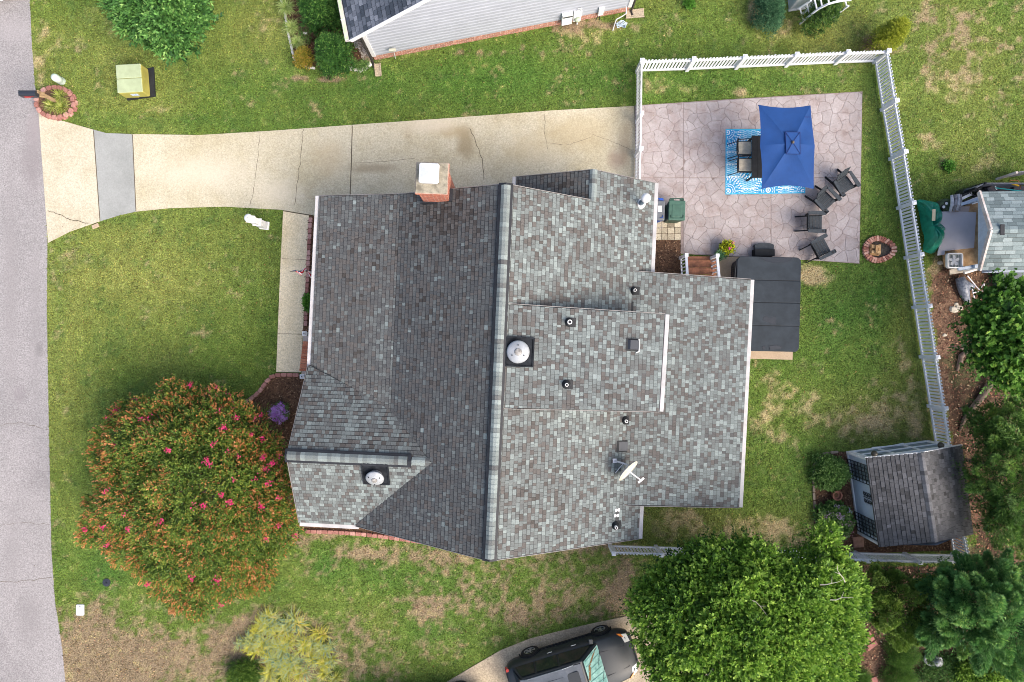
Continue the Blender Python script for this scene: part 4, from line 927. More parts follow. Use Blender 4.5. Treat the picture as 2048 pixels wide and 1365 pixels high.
b = MB(); b.lathe(ap_, [(.05, .0), (.05, .03), (.03, .06), (.01, .065)], 14); b.build('finial', M('bronze_knob', (.10, .08, .06), .5), um)
b = MB()
for i in range(6): b.tube([cen - Vector((0, 0, .09)), cor[i] - Vector((0, 0, .03))], .010, 6)
b.build('ribs', m_plast_d, um, kind='stuff')
px_ = Vector((ac.x, ac.y, 0)); b = MB(); b.tube([(px_.x, px_.y, .1), (px_.x, px_.y, 2.52)], .02, 12); b.build('pole', m_plast_d, um)
b = MB(); b.lathe((px_.x, px_.y, .05), [(.24, 0), (.24, .04), (.08, .08), (.04, .25)], 20); b.build('base', m_plast_d, um)
b = MB(); r_ = random.Random(4)
for i, ch in enumerate('abcdef'):   # illegible dark printed word near the upper right hem
    q = P(1606.5 + i * 2.3, 238 + r_.uniform(-.3, .3), 2.222); b.box((q.x, q.y, 2.40 - i * .0035), (.028, .014 if i % 2 else .04, .002))
b.build('lettering', M('faded_print', (.018, .035, .14), .8), um)

def rugmat():
    m = bpy.data.materials.new('rug_print'); m.use_nodes = True; n = m.node_tree; b = n.nodes['Principled BSDF']; b.inputs['Roughness'].default_value = .9
    a = n.nodes.new('ShaderNodeAttribute'); a.attribute_name = 'col'; n.links.new(a.outputs['Color'], b.inputs['Base Color']); return m
def rug():
    c = [P(1450.5, 259.5), P(1611, 259.5), P(1609.5, 387.5), P(1450, 390)]; NX, NY = 270, 216
    u = np.linspace(0, 1, NX); v = np.linspace(0, 1, NY); U, V = np.meshgrid(u, v); U = U.reshape(-1); V = V.reshape(-1)
    A = np.array([list(q) for q in c]); p = (A[0][None] * ((1 - U) * (1 - V))[:, None] + A[1][None] * (U * (1 - V))[:, None] + A[2][None] * (U * V)[:, None] + A[3][None] * ((1 - U) * V)[:, None])
    X = U * 3.03; Y = V * 2.42; p[:, 2] = .050 + (vn(X, Y, .35, 3) - .5) * .008
    white = np.array([.80, .88, .90]); blue = np.array([.012, .30, .62]); teal = np.array([.03, .40, .66]); lt = np.array([.30, .58, .78]); pale = np.array([.50, .72, .86])
    col = np.where(((X * 3.1) % 1 < .5)[:, None], pale, lt)
    band = (Y * 2.2 + .3 * np.abs(((X * 2.4) % 1) - .5)) % 1
    col = np.where((((band * 6) % 1) < .42)[:, None], teal, col)
    dm = np.abs(((X * 3.3) % 1) - .5) + np.abs(((Y * 3.3) % 1) - .5)
    col = np.where(((dm < .36) & ((dm * 14 % 1) < .45))[:, None], blue, col)
    tri = (((Y * 2.2) % 1) > .82) & (np.abs(((X * 9) % 1) - .5) * 2 < (1 - ((Y * 2.2) % 1)) / .18)
    col = np.where(tri[:, None], white, col)
    for cx, cy, R0 in ((.07, .12, .52), (.10, 2.30, .55), (1.0, 1.30, .62), (1.62, 2.28, .52), (2.9, 1.25, .5), (1.7, .1, .5), (2.95, 2.35, .5), (2.9, .1, .5)):
        r = np.hypot(X - cx, Y - cy); th = np.arctan2(Y - cy, X - cx); q = r / R0
        ins = q < 1; cc_ = np.tile(blue, (len(X), 1))
        def ring(a, b_, colr, cond=True):
            nonlocal cc_
            cc_ = np.where(((q >= a) & (q < b_) & cond)[:, None], colr, cc_)
        ring(.88, 1.0, white, (np.cos(th * 34) > -.1)); ring(.74, .86, white, (np.cos(th * 28 + 1) > .2)); ring(.55, .72, lt, (np.cos(th * 14) > 0)); ring(.46, .50, white); ring(.30, .38, white, (np.cos(th * 16) > .1)); ring(.12, .19, white); ring(0, .06, white)
        col = np.where(ins[:, None], cc_, col)
    ed = np.minimum(np.minimum(X, 3.03 - X), np.minimum(Y, 2.42 - Y)); col = np.where((ed < .035)[:, None], np.array([.03, .45, .75]), col)
    me = bpy.data.meshes.new('rug'); top = p; bot = p.copy(); bot[:, 2] = .044
    ii = (np.arange(NY - 1)[:, None] * NX + np.arange(NX - 1)[None]).reshape(-1); F = np.stack([ii, ii + NX, ii + NX + 1, ii + 1], 1)
    o_ = Vector((p[:, 0].mean(), p[:, 1].mean(), .045))
    n_ = len(F); me.vertices.add(len(top)); me.vertices.foreach_set('co', (top - np.array(o_)).reshape(-1).astype(np.float32)); me.loops.add(n_ * 4); me.loops.foreach_set('vertex_index', F.reshape(-1).astype(np.int32)); me.polygons.add(n_); me.polygons.foreach_set('loop_start', (np.arange(n_) * 4).astype(np.int32)); me.polygons.foreach_set('loop_total', np.full(n_, 4, np.int32))
    a = me.attributes.new('col', 'FLOAT_COLOR', 'POINT'); c4 = np.ones((len(top), 4), np.float32); c4[:, :3] = col * .80; a.data.foreach_set('color', c4.reshape(-1)); me.update(calc_edges=True)
    o = link('outdoor_rug', me, rugmat(), None, o_); so = o.modifiers.new('thick', 'SOLIDIFY'); so.thickness = .006; so.offset = -1; tag(o, 'turquoise and white patterned outdoor rug under the dining table', 'rug')
rug()
tb = empty('dining_table', tc_, 'black rectangular metal dining table partly hidden by the blue umbrella', 'table')
m_tab = M('black_table', (.012, .013, .015), .6, var=.35, scale=7)
b = MB(); tx0, ty0 = XY(1503, 356.5, .74); tx1, ty1 = XY(1580, 272, .74)
nsl = 7
for i in range(nsl):
    b = MB(); xx0 = tx0 + (tx1 - tx0) * i / nsl; xx1 = tx0 + (tx1 - tx0) * (i + 1) / nsl - .008; b.box(((xx0 + xx1) / 2, (ty0 + ty1) / 2, .755), (xx1 - xx0, ty1 - ty0, .025)); b.build('tabletop_slat', m_tab, tb)
b = MB(); b.box(((tx0 + tx1) / 2, (ty0 + ty1) / 2, .725), (tx1 - tx0 - .04, ty1 - ty0 - .04, .03)); b.build('apron', m_tab, tb)
for sx in (tx0 + .06, tx1 - .06):
    for sy in (ty0 + .06, ty1 - .06): b = MB(); b.bar((sx, sy, .06), (sx, sy, .71), .06, .06); b.build('leg', m_tab, tb)
b = MB(); rr = random.Random(8)
for _ in range(9): b.lathe((rr.uniform(tx0 + .05, tx0 + .3), rr.uniform(ty0, ty1), .768), [(.014, 0), (.008, .004)], 6, sy=rr.uniform(.5, 1.4))
o = b.build('leaf_bits', m_black, tb, kind='stuff')
m_cush = M('beige_cushion', (.56, .50, .39), .9, var=.22, scale=6, bump=.3, bscale=14)
def dining(label, px, py, rot):
    r = empty('dining_chair', (0, 0, 0), label, 'chair', 'black metal dining chairs with beige cushions')
    b = MB(); b.prism([(-.24, -.23), (.22, -.235), (.235, 0), (.22, .235), (-.24, .23), (-.265, 0)], .44, .50, inset=.0); b.build('cushion', m_cush, r, bevel=.02)
    b = MB(); 
    for s in (-1, 1): b.tube([(-.27, s * .25, .42), (.24, s * .26, .42)], .016, 8)
    b.tube([(-.27, -.25, .42), (-.29, 0, .43), (-.27, .25, .42)], .018, 8); b.tube([(.24, -.26, .42), (.24, .26, .42)], .016, 8); b.build('seat_frame', m_tab, r)
    for s in (-1, 1):
        b = MB(); b.tube([(-.27, s * .26, .42), (-.33, s * .26, .66), (-.38, s * .25, .88)], .017, 8); b.tube([(-.33, s * .27, .64), (.12, s * .29, .66), (.2, s * .29, .63)], .018, 8); b.build('arm', m_tab, r)
        b = MB(); b.tube([(.22, s * .27, .42), (.24, s * .28, 0.01)], .015, 8); b.build('leg', m_tab, r)
        b = MB(); b.tube([(-.27, s * .26, .42), (-.50, s * .27, 0.01)], .015, 8); b.build('leg', m_tab, r)
    b = MB(); b.tube([(-.38, -.25, .88), (-.40, 0, .90), (-.38, .25, .88)], .018, 8); b.tube([(-.31, -.25, .56), (-.31, .25, .56)], .012, 6)
    for y in (-.15, -.05, .05, .15): b.tube([(-.31, y, .56), (-.395, y, .89)], .008, 6)
    b.build('back', m_tab, r)
    q = P(px, py, .5, z=.05); r.location = q; r.rotation_euler = (0, 0, rot); return r
dining('beige-cushioned dining chair on the left side of the table, the upper of two', 1489.5, 297, 0)
dining('beige-cushioned dining chair on the left side of the table, the lower of two', 1490.5, 331, 0)
# ------------------------------------------------------------------ swim spa with its cover and step
spa = empty('spa', P(1535, 608, .9, z=.05), 'long dark grey covered swim spa beside the house extension', 'hot tub')
def rrect(x0, y0, x1, y1, r, n=6):
    o = []
    for cx, cy, a0 in ((x1 - r, y1 - r, 0), (x0 + r, y1 - r, 90), (x0 + r, y0 + r, 180), (x1 - r, y0 + r, 270)):
        for i in range(n + 1): a = math.radians(a0 + 90 * i / n); o.append((cx + r * math.cos(a), cy + r * math.sin(a)))
    return o
def rot2(pts, c, a): ca, sa = math.cos(a), math.sin(a); return [(c[0] + (x - c[0]) * ca - (y - c[1]) * sa, c[1] + (x - c[0]) * sa + (y - c[1]) * ca) for x, y in pts]
k9 = (CAMH - .95) / FPX; sx0, sx1 = (1473 - 1024) * k9, (1601 - 1024) * k9; sy1, sy0 = (682.5 - 513.5) * k9, (682.5 - 703.5) * k9; sc_ = ((sx0 + sx1) / 2, (sy0 + sy1) / 2); sa_ = math.radians(-1.3)
sq = lambda pts: rot2(pts, sc_, sa_)
b = MB(); b.prism(sq(rrect(sx0 + .06, sy0 + .06, sx1 - .06, sy1 - .06, .26)), .05, .80); b.build('cabinet', M('spa_cabinet', (.065, .058, .060), .6, var=.2, scale=3), spa)
b = MB()
for t_ in np.linspace(0, 1, 34):
    yy = sy0 + .35 + (sy1 - sy0 - .7) * t_; q = sq([(sx0 + .052, yy)])[0]; b.box((q[0], q[1], .43), (.012, .02, .72), sa_)
b.build('cabinet_grooves', m_black, spa, kind='stuff')
m_cov = M('spa_cover', (.030, .038, .047), .6, var=.2, scale=2.2, bump=.35, bscale=4, spec=.12)
ysp = [sy1, sy1 - 47.5 * k9, sy1 - 92 * k9, sy1 - 138 * k9, sy0]
for i in range(4):
    ya, yb = ysp[i + 1], ysp[i]; b = MB(); full = rrect(sx0, sy0, sx1, sy1, .20, 7); q = clip(clip(full, 0, 1, yb - .006), 0, -1, -(ya + .006)); q = sq(q)
    b.prism(q, .80, .93 + (.012 if i in (1, 2) else 0)); b.build('cover_panel', m_cov, spa, bevel=.02)
b = MB()
for i in (1, 2, 3):
    q0, q1 = sq([(sx0 + .01, ysp[i]), (sx1 - .01, ysp[i])]); b.bar((*q0, .915), (*q1, .915), .05, .02)
b.build('cover_hinge', m_plast_d, spa)
m_wet = M('wet_patch', (.018, .022, .028), .12, var=.1, spec=.5)
for pl in ([(1518,514.5),(1585,516),(1582,521),(1570,525),(1545,526),(1530,522)], [(1527,634),(1533,632),(1540,636),(1551,633),(1552,645),(1549,650),(1540,647),(1525,641)], [(1538,692),(1552,691),(1565,695),(1560,699),(1540,700)], [(1524,694),(1530,692),(1531,699),(1526,700)]):
    b = MB(); q = [P(x, y, .945) for x, y in pl]; b.prism([(p_.x, p_.y) for p_ in q], .9425 if False else .942, .9465); b.build('puddle', m_wet, spa)
b = MB(); q = P(1470, 520, .9); b.bar(P(1473, 519, .86), P(1469, 558, .86), .03, .06); b.build('cover_strap', m_black, spa)
stp = empty('spa_step', P(1530, 500, .3, z=.04), 'dark plastic two-tread step against the end of the spa', 'step')
b = MB(); q0 = XY(1510, 512, .35); q1 = XY(1549, 499, .35); b.box(((q0[0] + q1[0]) / 2, (q0[1] + q1[1]) / 2, .20), (.74, .25, .34)); b.build('upper_tread', m_plast_d, stp, bevel=.01)
b = MB(); c = P(1529, 494, .2); pr = [(c.x - .36, c.y - .13), (c.x + .36, c.y - .13), (c.x + .36, c.y + .08), (c.x + .2, c.y + .14), (c.x - .2, c.y + .14), (c.x - .36, c.y + .08)]; b.prism(pr, .04, .2); b.build('lower_tread', m_plast, stp, bevel=.01)

# ------------------------------------------------------------------ deck stairs with white rails
ds = empty('deck_stairs', P(1402, 540, .4, z=0), 'brown wooden stairs with white railings going up under the rear roof', 'stairs')
m_deck = M('stained_deck', (.26, .105, .055), .6, var=.45, scale=3.2, bump=.3, bscale=20)
ed = [520.5, 534.6, 549, 563, 577]; prev = 513
L0 = P(1375, 500, .3).x; R0_ = P(1432, 500, .3).x
for i, y in enumerate([513, 520.8, 535, 549.3, 564, 579][:-1]):
    yn = [513, 520.8, 535, 549.3, 564, 579][i + 1]; z = .16 + .15 * max(0, i - 0) * 1.0; ya = P(0, y, z).y; yb = P(0, yn, z).y
    sh = (L0 + (i * -.0)); b = MB(); b.box(((P(1375, 0, z).x + P(1428, 0, z).x) / 2 + .0, (ya + yb) / 2, z), (P(1432, 0, z).x - P(1371, 0, z).x, abs(ya - yb) - .012, .035)); b.build('tread', m_deck, ds)
for s, (tx, ty), (ex, ey) in ((-1, (1373, 510.5), (1376, 562)), (1, (1435, 511.5), (1440, 566))):
    A_ = P(tx, ty, .98); B_ = P(ex, ey, 1.45); b = MB(); b.box((A_.x, A_.y, .49), (.10, .10, .98)); b.box((A_.x, A_.y, .995), (.13, .13, .03)); b.build('post', m_vinyl, ds)
    b = MB(); b.bar(A_ - Vector((0, 0, .05)), B_ - Vector((0, 0, .05)), .09, .05); b.build('handrail', m_vinyl, ds)
    b = MB(); b.bar(A_ - Vector((0, 0, .82)), B_ - Vector((0, 0, .82)), .05, .06); b.build('rail', m_vinyl, ds)
    for i in range(1, 7):
        q = A_.lerp(B_, i / 7); b = MB(); b.bar(q - Vector((0, 0, .82)), q - Vector((0, 0, .08)), .035, .035); b.build('baluster', m_vinyl, ds)

# ------------------------------------------------------------------ trash cans, pavers, pots
def cart(label, cx, cy, body, lid, name, w_=.62, rzz=-.03):
    c = P(cx, cy, 1.05, z=.043); r = empty('wheeled_bin', c, label, 'bin', 'wheeled bins by the house')
    b = MB(); b.box((c.x, c.y, .52), (w_ * .8, .58, .93), rzz, taper=1.2); b.build('body', body, r, bevel=.03)
    b = MB(); b.box((c.x, c.y, 1.02), (w_, .74, .05), rzz, taper=.96); b.build('lid', lid, r, bevel=.03)
    b = MB(); b.box((c.x, c.y - .02, 1.05), (w_ * .62, .46, .02), rzz, taper=.9); b.build('lid_panel', lid, r, bevel=.01)
    b = MB(); b.tube([(c.x - w_ * .42, c.y + .37, .98), (c.x - w_ * .4, c.y + .43, 1.0), (c.x + w_ * .4, c.y + .43, 1.0), (c.x + w_ * .42, c.y + .37, .98)], .02, 8)
    for s in (-1, 1): b.box((c.x + s * w_ * .28, c.y + .40, 1.01), (.13, .07, .04), rzz)
    b.build('handle', body, r)
    for s in (-1, 1):
        b = MB(); b.lathe((0, 0, 0), [(.12, -.03), (.12, .03)], 16); b.v = [(c.x + s * w_ * .42 + z, c.y + .26 + y, .16 + x) for x, y, z in b.v]; b.build('wheel', m_black, r)
        b = MB(); a0 = (c.x + s * w_ * .30, c.y - .22); b.tube([(a0[0] - .05 * s, a0[1] - .06, 1.065), (a0[0] + .03 * s, a0[1] - .05, 1.07), (a0[0] + .045 * s, a0[1] + .04, 1.065)], .012, 6); b.build('grip', body, r)
    return r, c
m_gb = M('green_bin', (.02, .06, .042), .5, var=.15, scale=5); m_gl = M('green_lid', (.045, .105, .078), .55, var=.15, scale=5)
cart('dark green wheeled bin standing on the patio edge', 1354, 421, m_gb, m_gl, 'g')
r, c = cart('blue wheeled bin with grey lid half hidden under the roof edge', 1313, 421, M('blue_bin', (.02, .075, .36), .5), M('grey_lid', (.11, .12, .135), .5, var=.2, scale=5), 'b')
b = MB(); b.box((c.x + .12, c.y + .05, 1.064), (.14, .22, .006)); b.build('sticker', m_white, r)
pvb = empty('paver_path', P(1336, 462, 0, z=0), 'small patch of square tan pavers between bins and mulch', 'pavers')
m_pav = MT('tan_paver', [(0, (.13, .11, .085)), (.4, (.30, .26, .19)), (1, (.50, .45, .34))], .9, speck=.25, speckscale=20)
b = MB(); b.prism(PL([(1293,440),(1361,441),(1361,480.5),(1293,479)]), .0, .028); b.build('bedding', m_mulch, pvb)
for i in range(5):
    for j in range(3):
        c = P(1302 + i * 13.1, 449 + j * 12.8, 0, z=0); b = MB(); b.box((c.x, c.y, .035), (.232, .226, .04), rnd.uniform(-.03, .03), tone=rnd.choice([.2, .55, .8, .95, .7])); b.build('paver', m_pav, pvb, bevel=.008)

# ------------------------------------------------------------------ fire pit
fp = empty('fire_pit', P(1757, 500, 0, z=0), 'ring of red bricks round a fire pit on the lawn by the fence', 'fire pit')
m_fb = MT('fire_brick', [(0, (.26, .10, .07)), (.5, (.44, .21, .15)), (1, (.62, .38, .29))], .9, speck=.3, speckscale=25)
cpt = P(1752, 500, 0, z=0); kk_ = CAMH / FPX
def pr_(a, r0): return r0 * (1 + .34 * max(0, math.cos(a)) ** 5) * (1 - .06 * abs(math.sin(a)))
nb = 30
for lv in range(2):
    for i in range(nb):
        a = 2 * math.pi * (i + .5 * lv) / nb; ro = pr_(a, 29 * kk_); 
        ri_ = ro - .20; b = MB(); mx_, my_ = cpt.x + math.cos(a) * (ro + ri_) / 2, cpt.y + math.sin(a) * (ro + ri_) / 2
        b.box((mx_, my_, .045 + lv * .068), (.20, .076, .062), a + rnd.uniform(-.06, .06), tone=rnd.random()); b.build('brick', m_fb, fp, bevel=.005)
b = MB(); b.prism([(cpt.x + math.cos(a) * (pr_(a, 29 * kk_) - .12), cpt.y + math.sin(a) * (pr_(a, 29 * kk_) - .12)) for a in np.linspace(0, 2 * math.pi, 40, endpoint=False)], .0, .03); b.build('ash_bed', M('ash', (.10, .085, .07), 1, col2=(.03, .027, .024), scale=12, bump=1), fp)
wd = empty('firewood', P(1750, 502, .2, z=.03), 'stack of split tan firewood in the brick fire pit', 'firewood'); m_wood = MT('split_wood', [(0, (.34, .19, .08)), (1, (.66, .44, .22))], .8, speck=.2, speckscale=30)
w0 = P(1749, 500, .1, z=0)
for (a0, a1, z, ww) in (((-.2, -.14), (.18, -.17), .07, .11), ((-.2, .15), (.18, .13), .07, .11), ((-.16, -.2), (-.15, .2), .16, .12), ((.13, -.19), (.15, .19), .16, .09), ((-.2, -.1), (.14, -.11), .25, .10), ((-.2, .09), (.12, .10), .25, .12), ((-.06, -.15), (-.04, .14), .33, .09)):
    b = MB(); b.bar((w0.x + a0[0], w0.y + a0[1], z), (w0.x + a1[0], w0.y + a1[1], z), ww, .085, tone=rnd.random()); b.build('log', m_wood, wd, bevel=.01)

# ------------------------------------------------------------------ block edgings
m_blk = MT('red_block', [(0, (.23, .10, .082)), (.5, (.33, .16, .133)), (1, (.43, .25, .215))], .9, speck=.25, speckscale=22)
def along(pts, step):
    out = []; acc = 0
    for (a, b_) in zip(pts[:-1], pts[1:]):
        d = math.hypot(b_[0] - a[0], b_[1] - a[1]); t = -acc
        while t + step <= d + 1e-6:
            t += step; out.append((a[0] + (b_[0] - a[0]) * (t - step / 2) / d, a[1] + (b_[1] - a[1]) * (t - step / 2) / d, math.atan2(b_[1] - a[1], b_[0] - a[0])))
        acc = d - t
    return out
def smooth(pts, it=2):
    for _ in range(it):
        q = [pts[0]]
        for a, b_ in zip(pts[:-1], pts[1:]): q += [(a[0] * .75 + b_[0] * .25, a[1] * .75 + b_[1] * .25), (a[0] * .25 + b_[0] * .75, a[1] * .25 + b_[1] * .75)]
        pts = q + [pts[-1]]
    return pts
def edging(label, px, step=.225, w_=.14, h_=.12, mat=None, sm=True, name='block', cat='edging', closed=False, tone=None):
    q = PL(px); q = smooth(q) if sm else q; cx = sum(p_[0] for p_ in q) / len(q); cy = sum(p_[1] for p_ in q) / len(q)
    r = empty('bed_edging', (cx, cy, 0), label, cat)
    for x, y, a in along(q, step):
        b = MB(); l = step - .012; b._add([], []); n = Vector((math.cos(a), math.sin(a), 0)); s = Vector((-n.y, n.x, 0)); c = Vector((x, y, 0))
        pl = [c - n * l / 2 * .86 - s * w_ / 2, c + n * l / 2 * .86 - s * w_ / 2, c + n * l / 2 + s * w_ * .1, c + n * l / 2 * .9 + s * w_ / 2, c - n * l / 2 * .9 + s * w_ / 2, c - n * l / 2 + s * w_ * .1]
        b.prism([(p_.x, p_.y) for p_ in pl], 0, h_ + rnd.uniform(-.008, .008), tone=rnd.random() if tone is None else tone); b.build(name, mat or m_blk, r, bevel=.008)
    return r
edging('curved row of red blocks edging the front mulch bed', [(490,806),(503,798),(520,784),(530,770),(541,757),(556,749.5),(600,750.5)])
edging('straight row of red blocks between the walk and the porch', [(622.5,436),(618,520),(612,660)], step=.205, w_=.13, sm=False)
edging('row of red blocks edging the bed under the front wing', [(612,1062),(680,1064),(740,1069),(800,1077),(850,1084)], step=.21)
edging('grey-brown stone edging curving round the shed bed', [(1632,1048),(1628,1010),(1626,960),(1630,928),(1640,914),(1655,906),(1684,903)], step=.30, w_=.09, h_=.06, mat=MT('edge_stone', [(0, (.16, .13, .10)), (1, (.27, .22, .17))], .9, speck=.25), name='stone')
m_wst = MT('white_block', [(0, (.52, .50, .47)), (1, (.72, .71, .68))], .8, speck=.2, speckscale=15)
edging('row of small white stones edging the neighboring bed', [(560,-10),(571,25),(575,60),(583,92),(590,122),(600,131),(618,136),(640,139.5)], step=.2, w_=.08, h_=.08, mat=m_wst, name='stone')
edging('pale scalloped concrete edging at the neighboring house corner', [(697,138),(722,141),(735,134),(748,124)], step=.19, w_=.15, h_=.10, mat=m_wst, sm=False, name='scallop')

# front steps and their posts
fs_ = empty('front_steps', P(608, 712, .2, z=0), 'red brick front steps between two white posts at the walk', 'steps')
m_sb = MT('step_brick', [(0, (.42, .13, .07)), (1, (.56, .23, .13))], .85, speck=.2, speckscale=25)
bs = MB(); a = P(596, 0, .17).x
bs.box((P(612, 712, .15).x + .15, P(612, 712, .15).y, .075), (.58, 1.5, .148), -.045); bs.build('step_core', M('mortar', (.42, .36, .31), .95), fs_)
for i in range(12):
    c = P(610.5 - i * .62 + 1.5, 686 + i * 4.95, .2); b = MB(); b.box((c.x + .14, c.y, .178), (.52, .083, .055), -.045, tone=rnd.random()); b.build('brick', m_sb, fs_, bevel=.004)
for px, py, lb in ((608.5, 667.5, 'white square post with a small lantern cap above the front steps'), (603.5, 753.5, 'white square post with a small lantern cap below the front steps')):
    c = P(px, py, 1.2); t = empty('lantern_post', (c.x, c.y, 0), lb, 'post', 'white cap posts beside the front steps'); b = MB(); b.box((c.x, c.y, .58), (.11, .11, 1.16)); b.build('post', m_white, t)
    b = MB(); b.box((c.x, c.y, 1.17), (.155, .155, .03)); b.box((c.x, c.y, 1.21), (.12, .12, .05), taper=.5); b.build('cap', m_white, t); b = MB(); b.box((c.x, c.y, 1.237), (.045, .045, .012)); b.build('solar_cell', M('solar_cell', (.12, .13, .16), .3), t)
    b = MB(); b.bar((c.x + .06, c.y, .85), (c.x + .6, c.y - .02, .85), .05, .05); b.build('rail', m_white, t)

# flag
def flag():
    tip = P(580, 543, 2.6); foot = HW(-6.0, 8.0, 2.1); foot = P(628, 541, 2.1)
    t = empty('flag', (foot.x, foot.y, 0), 'striped red, white and blue flag hanging from the porch pole', 'flag')
    b = MB(); b.tube([foot + Vector((0, 0, -.03)), tip + Vector((0, 0, -.03))], .011, 8); b.build('pole', m_plast_d, t)
    m = bpy.data.materials.new('flag_cloth'); m.use_nodes = True; n = m.node_tree; bb = n.nodes['Principled BSDF']; a = n.nodes.new('ShaderNodeAttribute'); a.attribute_name = 'col'; n.links.new(a.outputs['Color'], bb.inputs['Base Color']); bb.inputs['Roughness'].default_value = .8
    NU, NV = 53, 53; vs = []; cols = []; d = (foot - tip)
    for j in range(NV):
        for i in range(NU):
            u, v = i / (NU - 1), j / (NV - 1); p = tip.lerp(foot, .03 + .80 * u); sw = math.sin(u * 12 + v * 3) * .30 * v * (.12 + 1.0 * u) + .08 * v * u
            vs.append((p.x + .10 * v * (1 - u), p.y + sw + .03 * math.sin(v * 5), p.z - v * (.50 + .35 * u)))
            st_ = int(u * 13); c = (.55, .02, .04) if st_ % 2 == 0 else (.8, .8, .8)
            if u < .54 and v < .42:
                c = (.02, .03, .16)
                if (i % 5 == 2) and (j % 4 == 2): c = (.8, .8, .85)
            cols.append((*c, 1))
    me = bpy.data.meshes.new('cloth'); me.from_pydata([(x - foot.x, y - foot.y, z) for x, y, z in vs], [], [(j * NU + i, j * NU + i + 1, (j + 1) * NU + i + 1, (j + 1) * NU + i) for j in range(NV - 1) for i in range(NU - 1)])
    at = me.attributes.new('col', 'FLOAT_COLOR', 'POINT'); at.data.foreach_set('color', [c for q in cols for c in q]); me.polygons.foreach_set('use_smooth', [True] * len(me.polygons)); me.materials.append(m); link('cloth', me, None, t)
flag()

# ------------------------------------------------------------------ front yard things
tr = empty('transformer_box', P(278, 165, 0, z=0), 'pale green and yellow utility transformer box on the lawn by the road', 'utility box')
m_tg = M('transformer_green', (.36, .42, .26), .5, var=.12, scale=3); m_ty = M('transformer_yellow', (.36, .33, .085), .5, var=.2, scale=3)
T4 = [P(231, 130, .62), P(281, 127, .62), P(285.5, 184, .62), P(235, 187, .62)]; c = sum(T4, Vector()) / 4
b = MB(); q = [(p_.x, p_.y) for p_ in T4]; b.prism(q, .06, .60); b.build('cabinet', m_ty, tr, bevel=.04)
for s_, (y0, y1) in (('top_cover', (0, .5)), ('hood', (.5, 1))):
    b = MB(); a = T4[0].lerp(T4[3], y0 + .006); b_ = T4[1].lerp(T4[2], y0 + .006); c2 = T4[1].lerp(T4[2], y1 - .006); d2 = T4[0].lerp(T4[3], y1 - .006); b.prism([(p_.x, p_.y) for p_ in (a, b_, c2, d2)], .585, .632 if y0 else .636, inset=.0); b.build(s_, m_tg, tr, bevel=.035)
b = MB(); b.prism(PL([(252,150),(309,136),(312,194),(256,202)]), .0, .07); b.build('base_pad', m_black, tr)
b = MB(); e = (T4[2] - T4[3]).normalized(); q = T4[3].lerp(T4[2], .55); nrm2 = Vector((e.y, -e.x, 0)); b.bar(Vector((q.x, q.y, .38)) - e * .13 + nrm2 * .004, Vector((q.x, q.y, .38)) + e * .13 + nrm2 * .004, .012, .16); b.build('warning_label', M('label_blue_white', (.7, .74, .8), .5, col2=(.25, .35, .6), scale=20), tr)
b = MB(); q = T4[3].lerp(T4[2], .80); b.bar(Vector((q.x, q.y, .12)) - e * .2 + nrm2 * .01, Vector((q.x, q.y, .12)) + e * .25 + nrm2 * .01, .02, .05); b.build('latch', m_black, tr)
c = P(124, 163.5, 0); t = empty('utility_pedestal', (c.x, c.y, 0), 'small rounded pale green utility pedestal near the mailbox', 'utility pedestal')
b = MB(); b.lathe((c.x, c.y, 0), [(.14, 0), (.14, .40), (.12, .46), (.06, .50), (.01, .51)], 20); b.build('dome', M('pedestal_green', (.50, .60, .52), .5, var=.1), t, smooth=True); b = MB(); b.lathe((c.x, c.y, 0), [(.146, 0), (.146, .12)], 20); b.build('base', M('pedestal_base', (.42, .50, .44), .6), t)

mb_ = empty('mailbox', P(117, 206, 0, z=0), 'black mailbox with red markings on a leaning wooden post at the road', 'mailbox')
pb = P(117, 206, 0, z=0); pt_ = Vector((pb.x, pb.y, 1.05)); m_post = M('weathered_wood', (.33, .23, .13), .9, var=.35, scale=6)
b = MB(); b.bar(pb, pt_ + Vector((0, 0, .12)), .10, .10); b.build('post', m_post, mb_)
bc = P(58, 188, 1.15); b = MB(); b.bar(pt_ + Vector((.12, 0, -.08)), Vector((bc.x - .1, bc.y, 1.0)), .09, .09); b.bar(pb + Vector((0, 0, .62)), Vector((bc.x + .2, bc.y, .95)), .06, .06); b.build('arm', m_post, mb_)
b = MB(); vs = []; n_ = 9
for xx in (-.30, .30):
    prof = [(-.11, 0), (.11, 0)] + [(.11 * math.cos(a), .13 + .11 * math.sin(a)) for a in np.linspace(0, math.pi, n_)]
    vs += [(bc.x + xx, bc.y + y, 1.04 + z) for y, z in prof]
m_n = 2 + n_; b._add(vs, [tuple(range(m_n))[::-1], tuple(range(m_n, 2 * m_n))] + [(i, (i + 1) % m_n, m_n + (i + 1) % m_n, m_n + i) for i in range(m_n)]); b.build('box', M('mailbox_black', (.022, .026, .036), .35, spec=.5), mb_)
b = MB(); b.box((bc.x - .305, bc.y, 1.15), (.02, .2, .2)); b.build('door', M('mailbox_black', (.022, .026, .036)), mb_)
b = MB()
for i in range(4): b.box((bc.x - .14 + i * .055, bc.y - .118, 1.14), (.035, .012, .07))
b.build('numbers', M('red_print', (.6, .04, .03), .5), mb_)
b = MB(); b.box((bc.x + .1, bc.y - .125, 1.2), (.20, .012, .03)); b.build('signal_flag', M('dark_red', (.3, .03, .03), .5), mb_)
pc = P(114, 207, 0, z=0); r = empty('mailbox_planter', pc, 'ring of stacked pink-red blocks round the mailbox plants', 'planter')
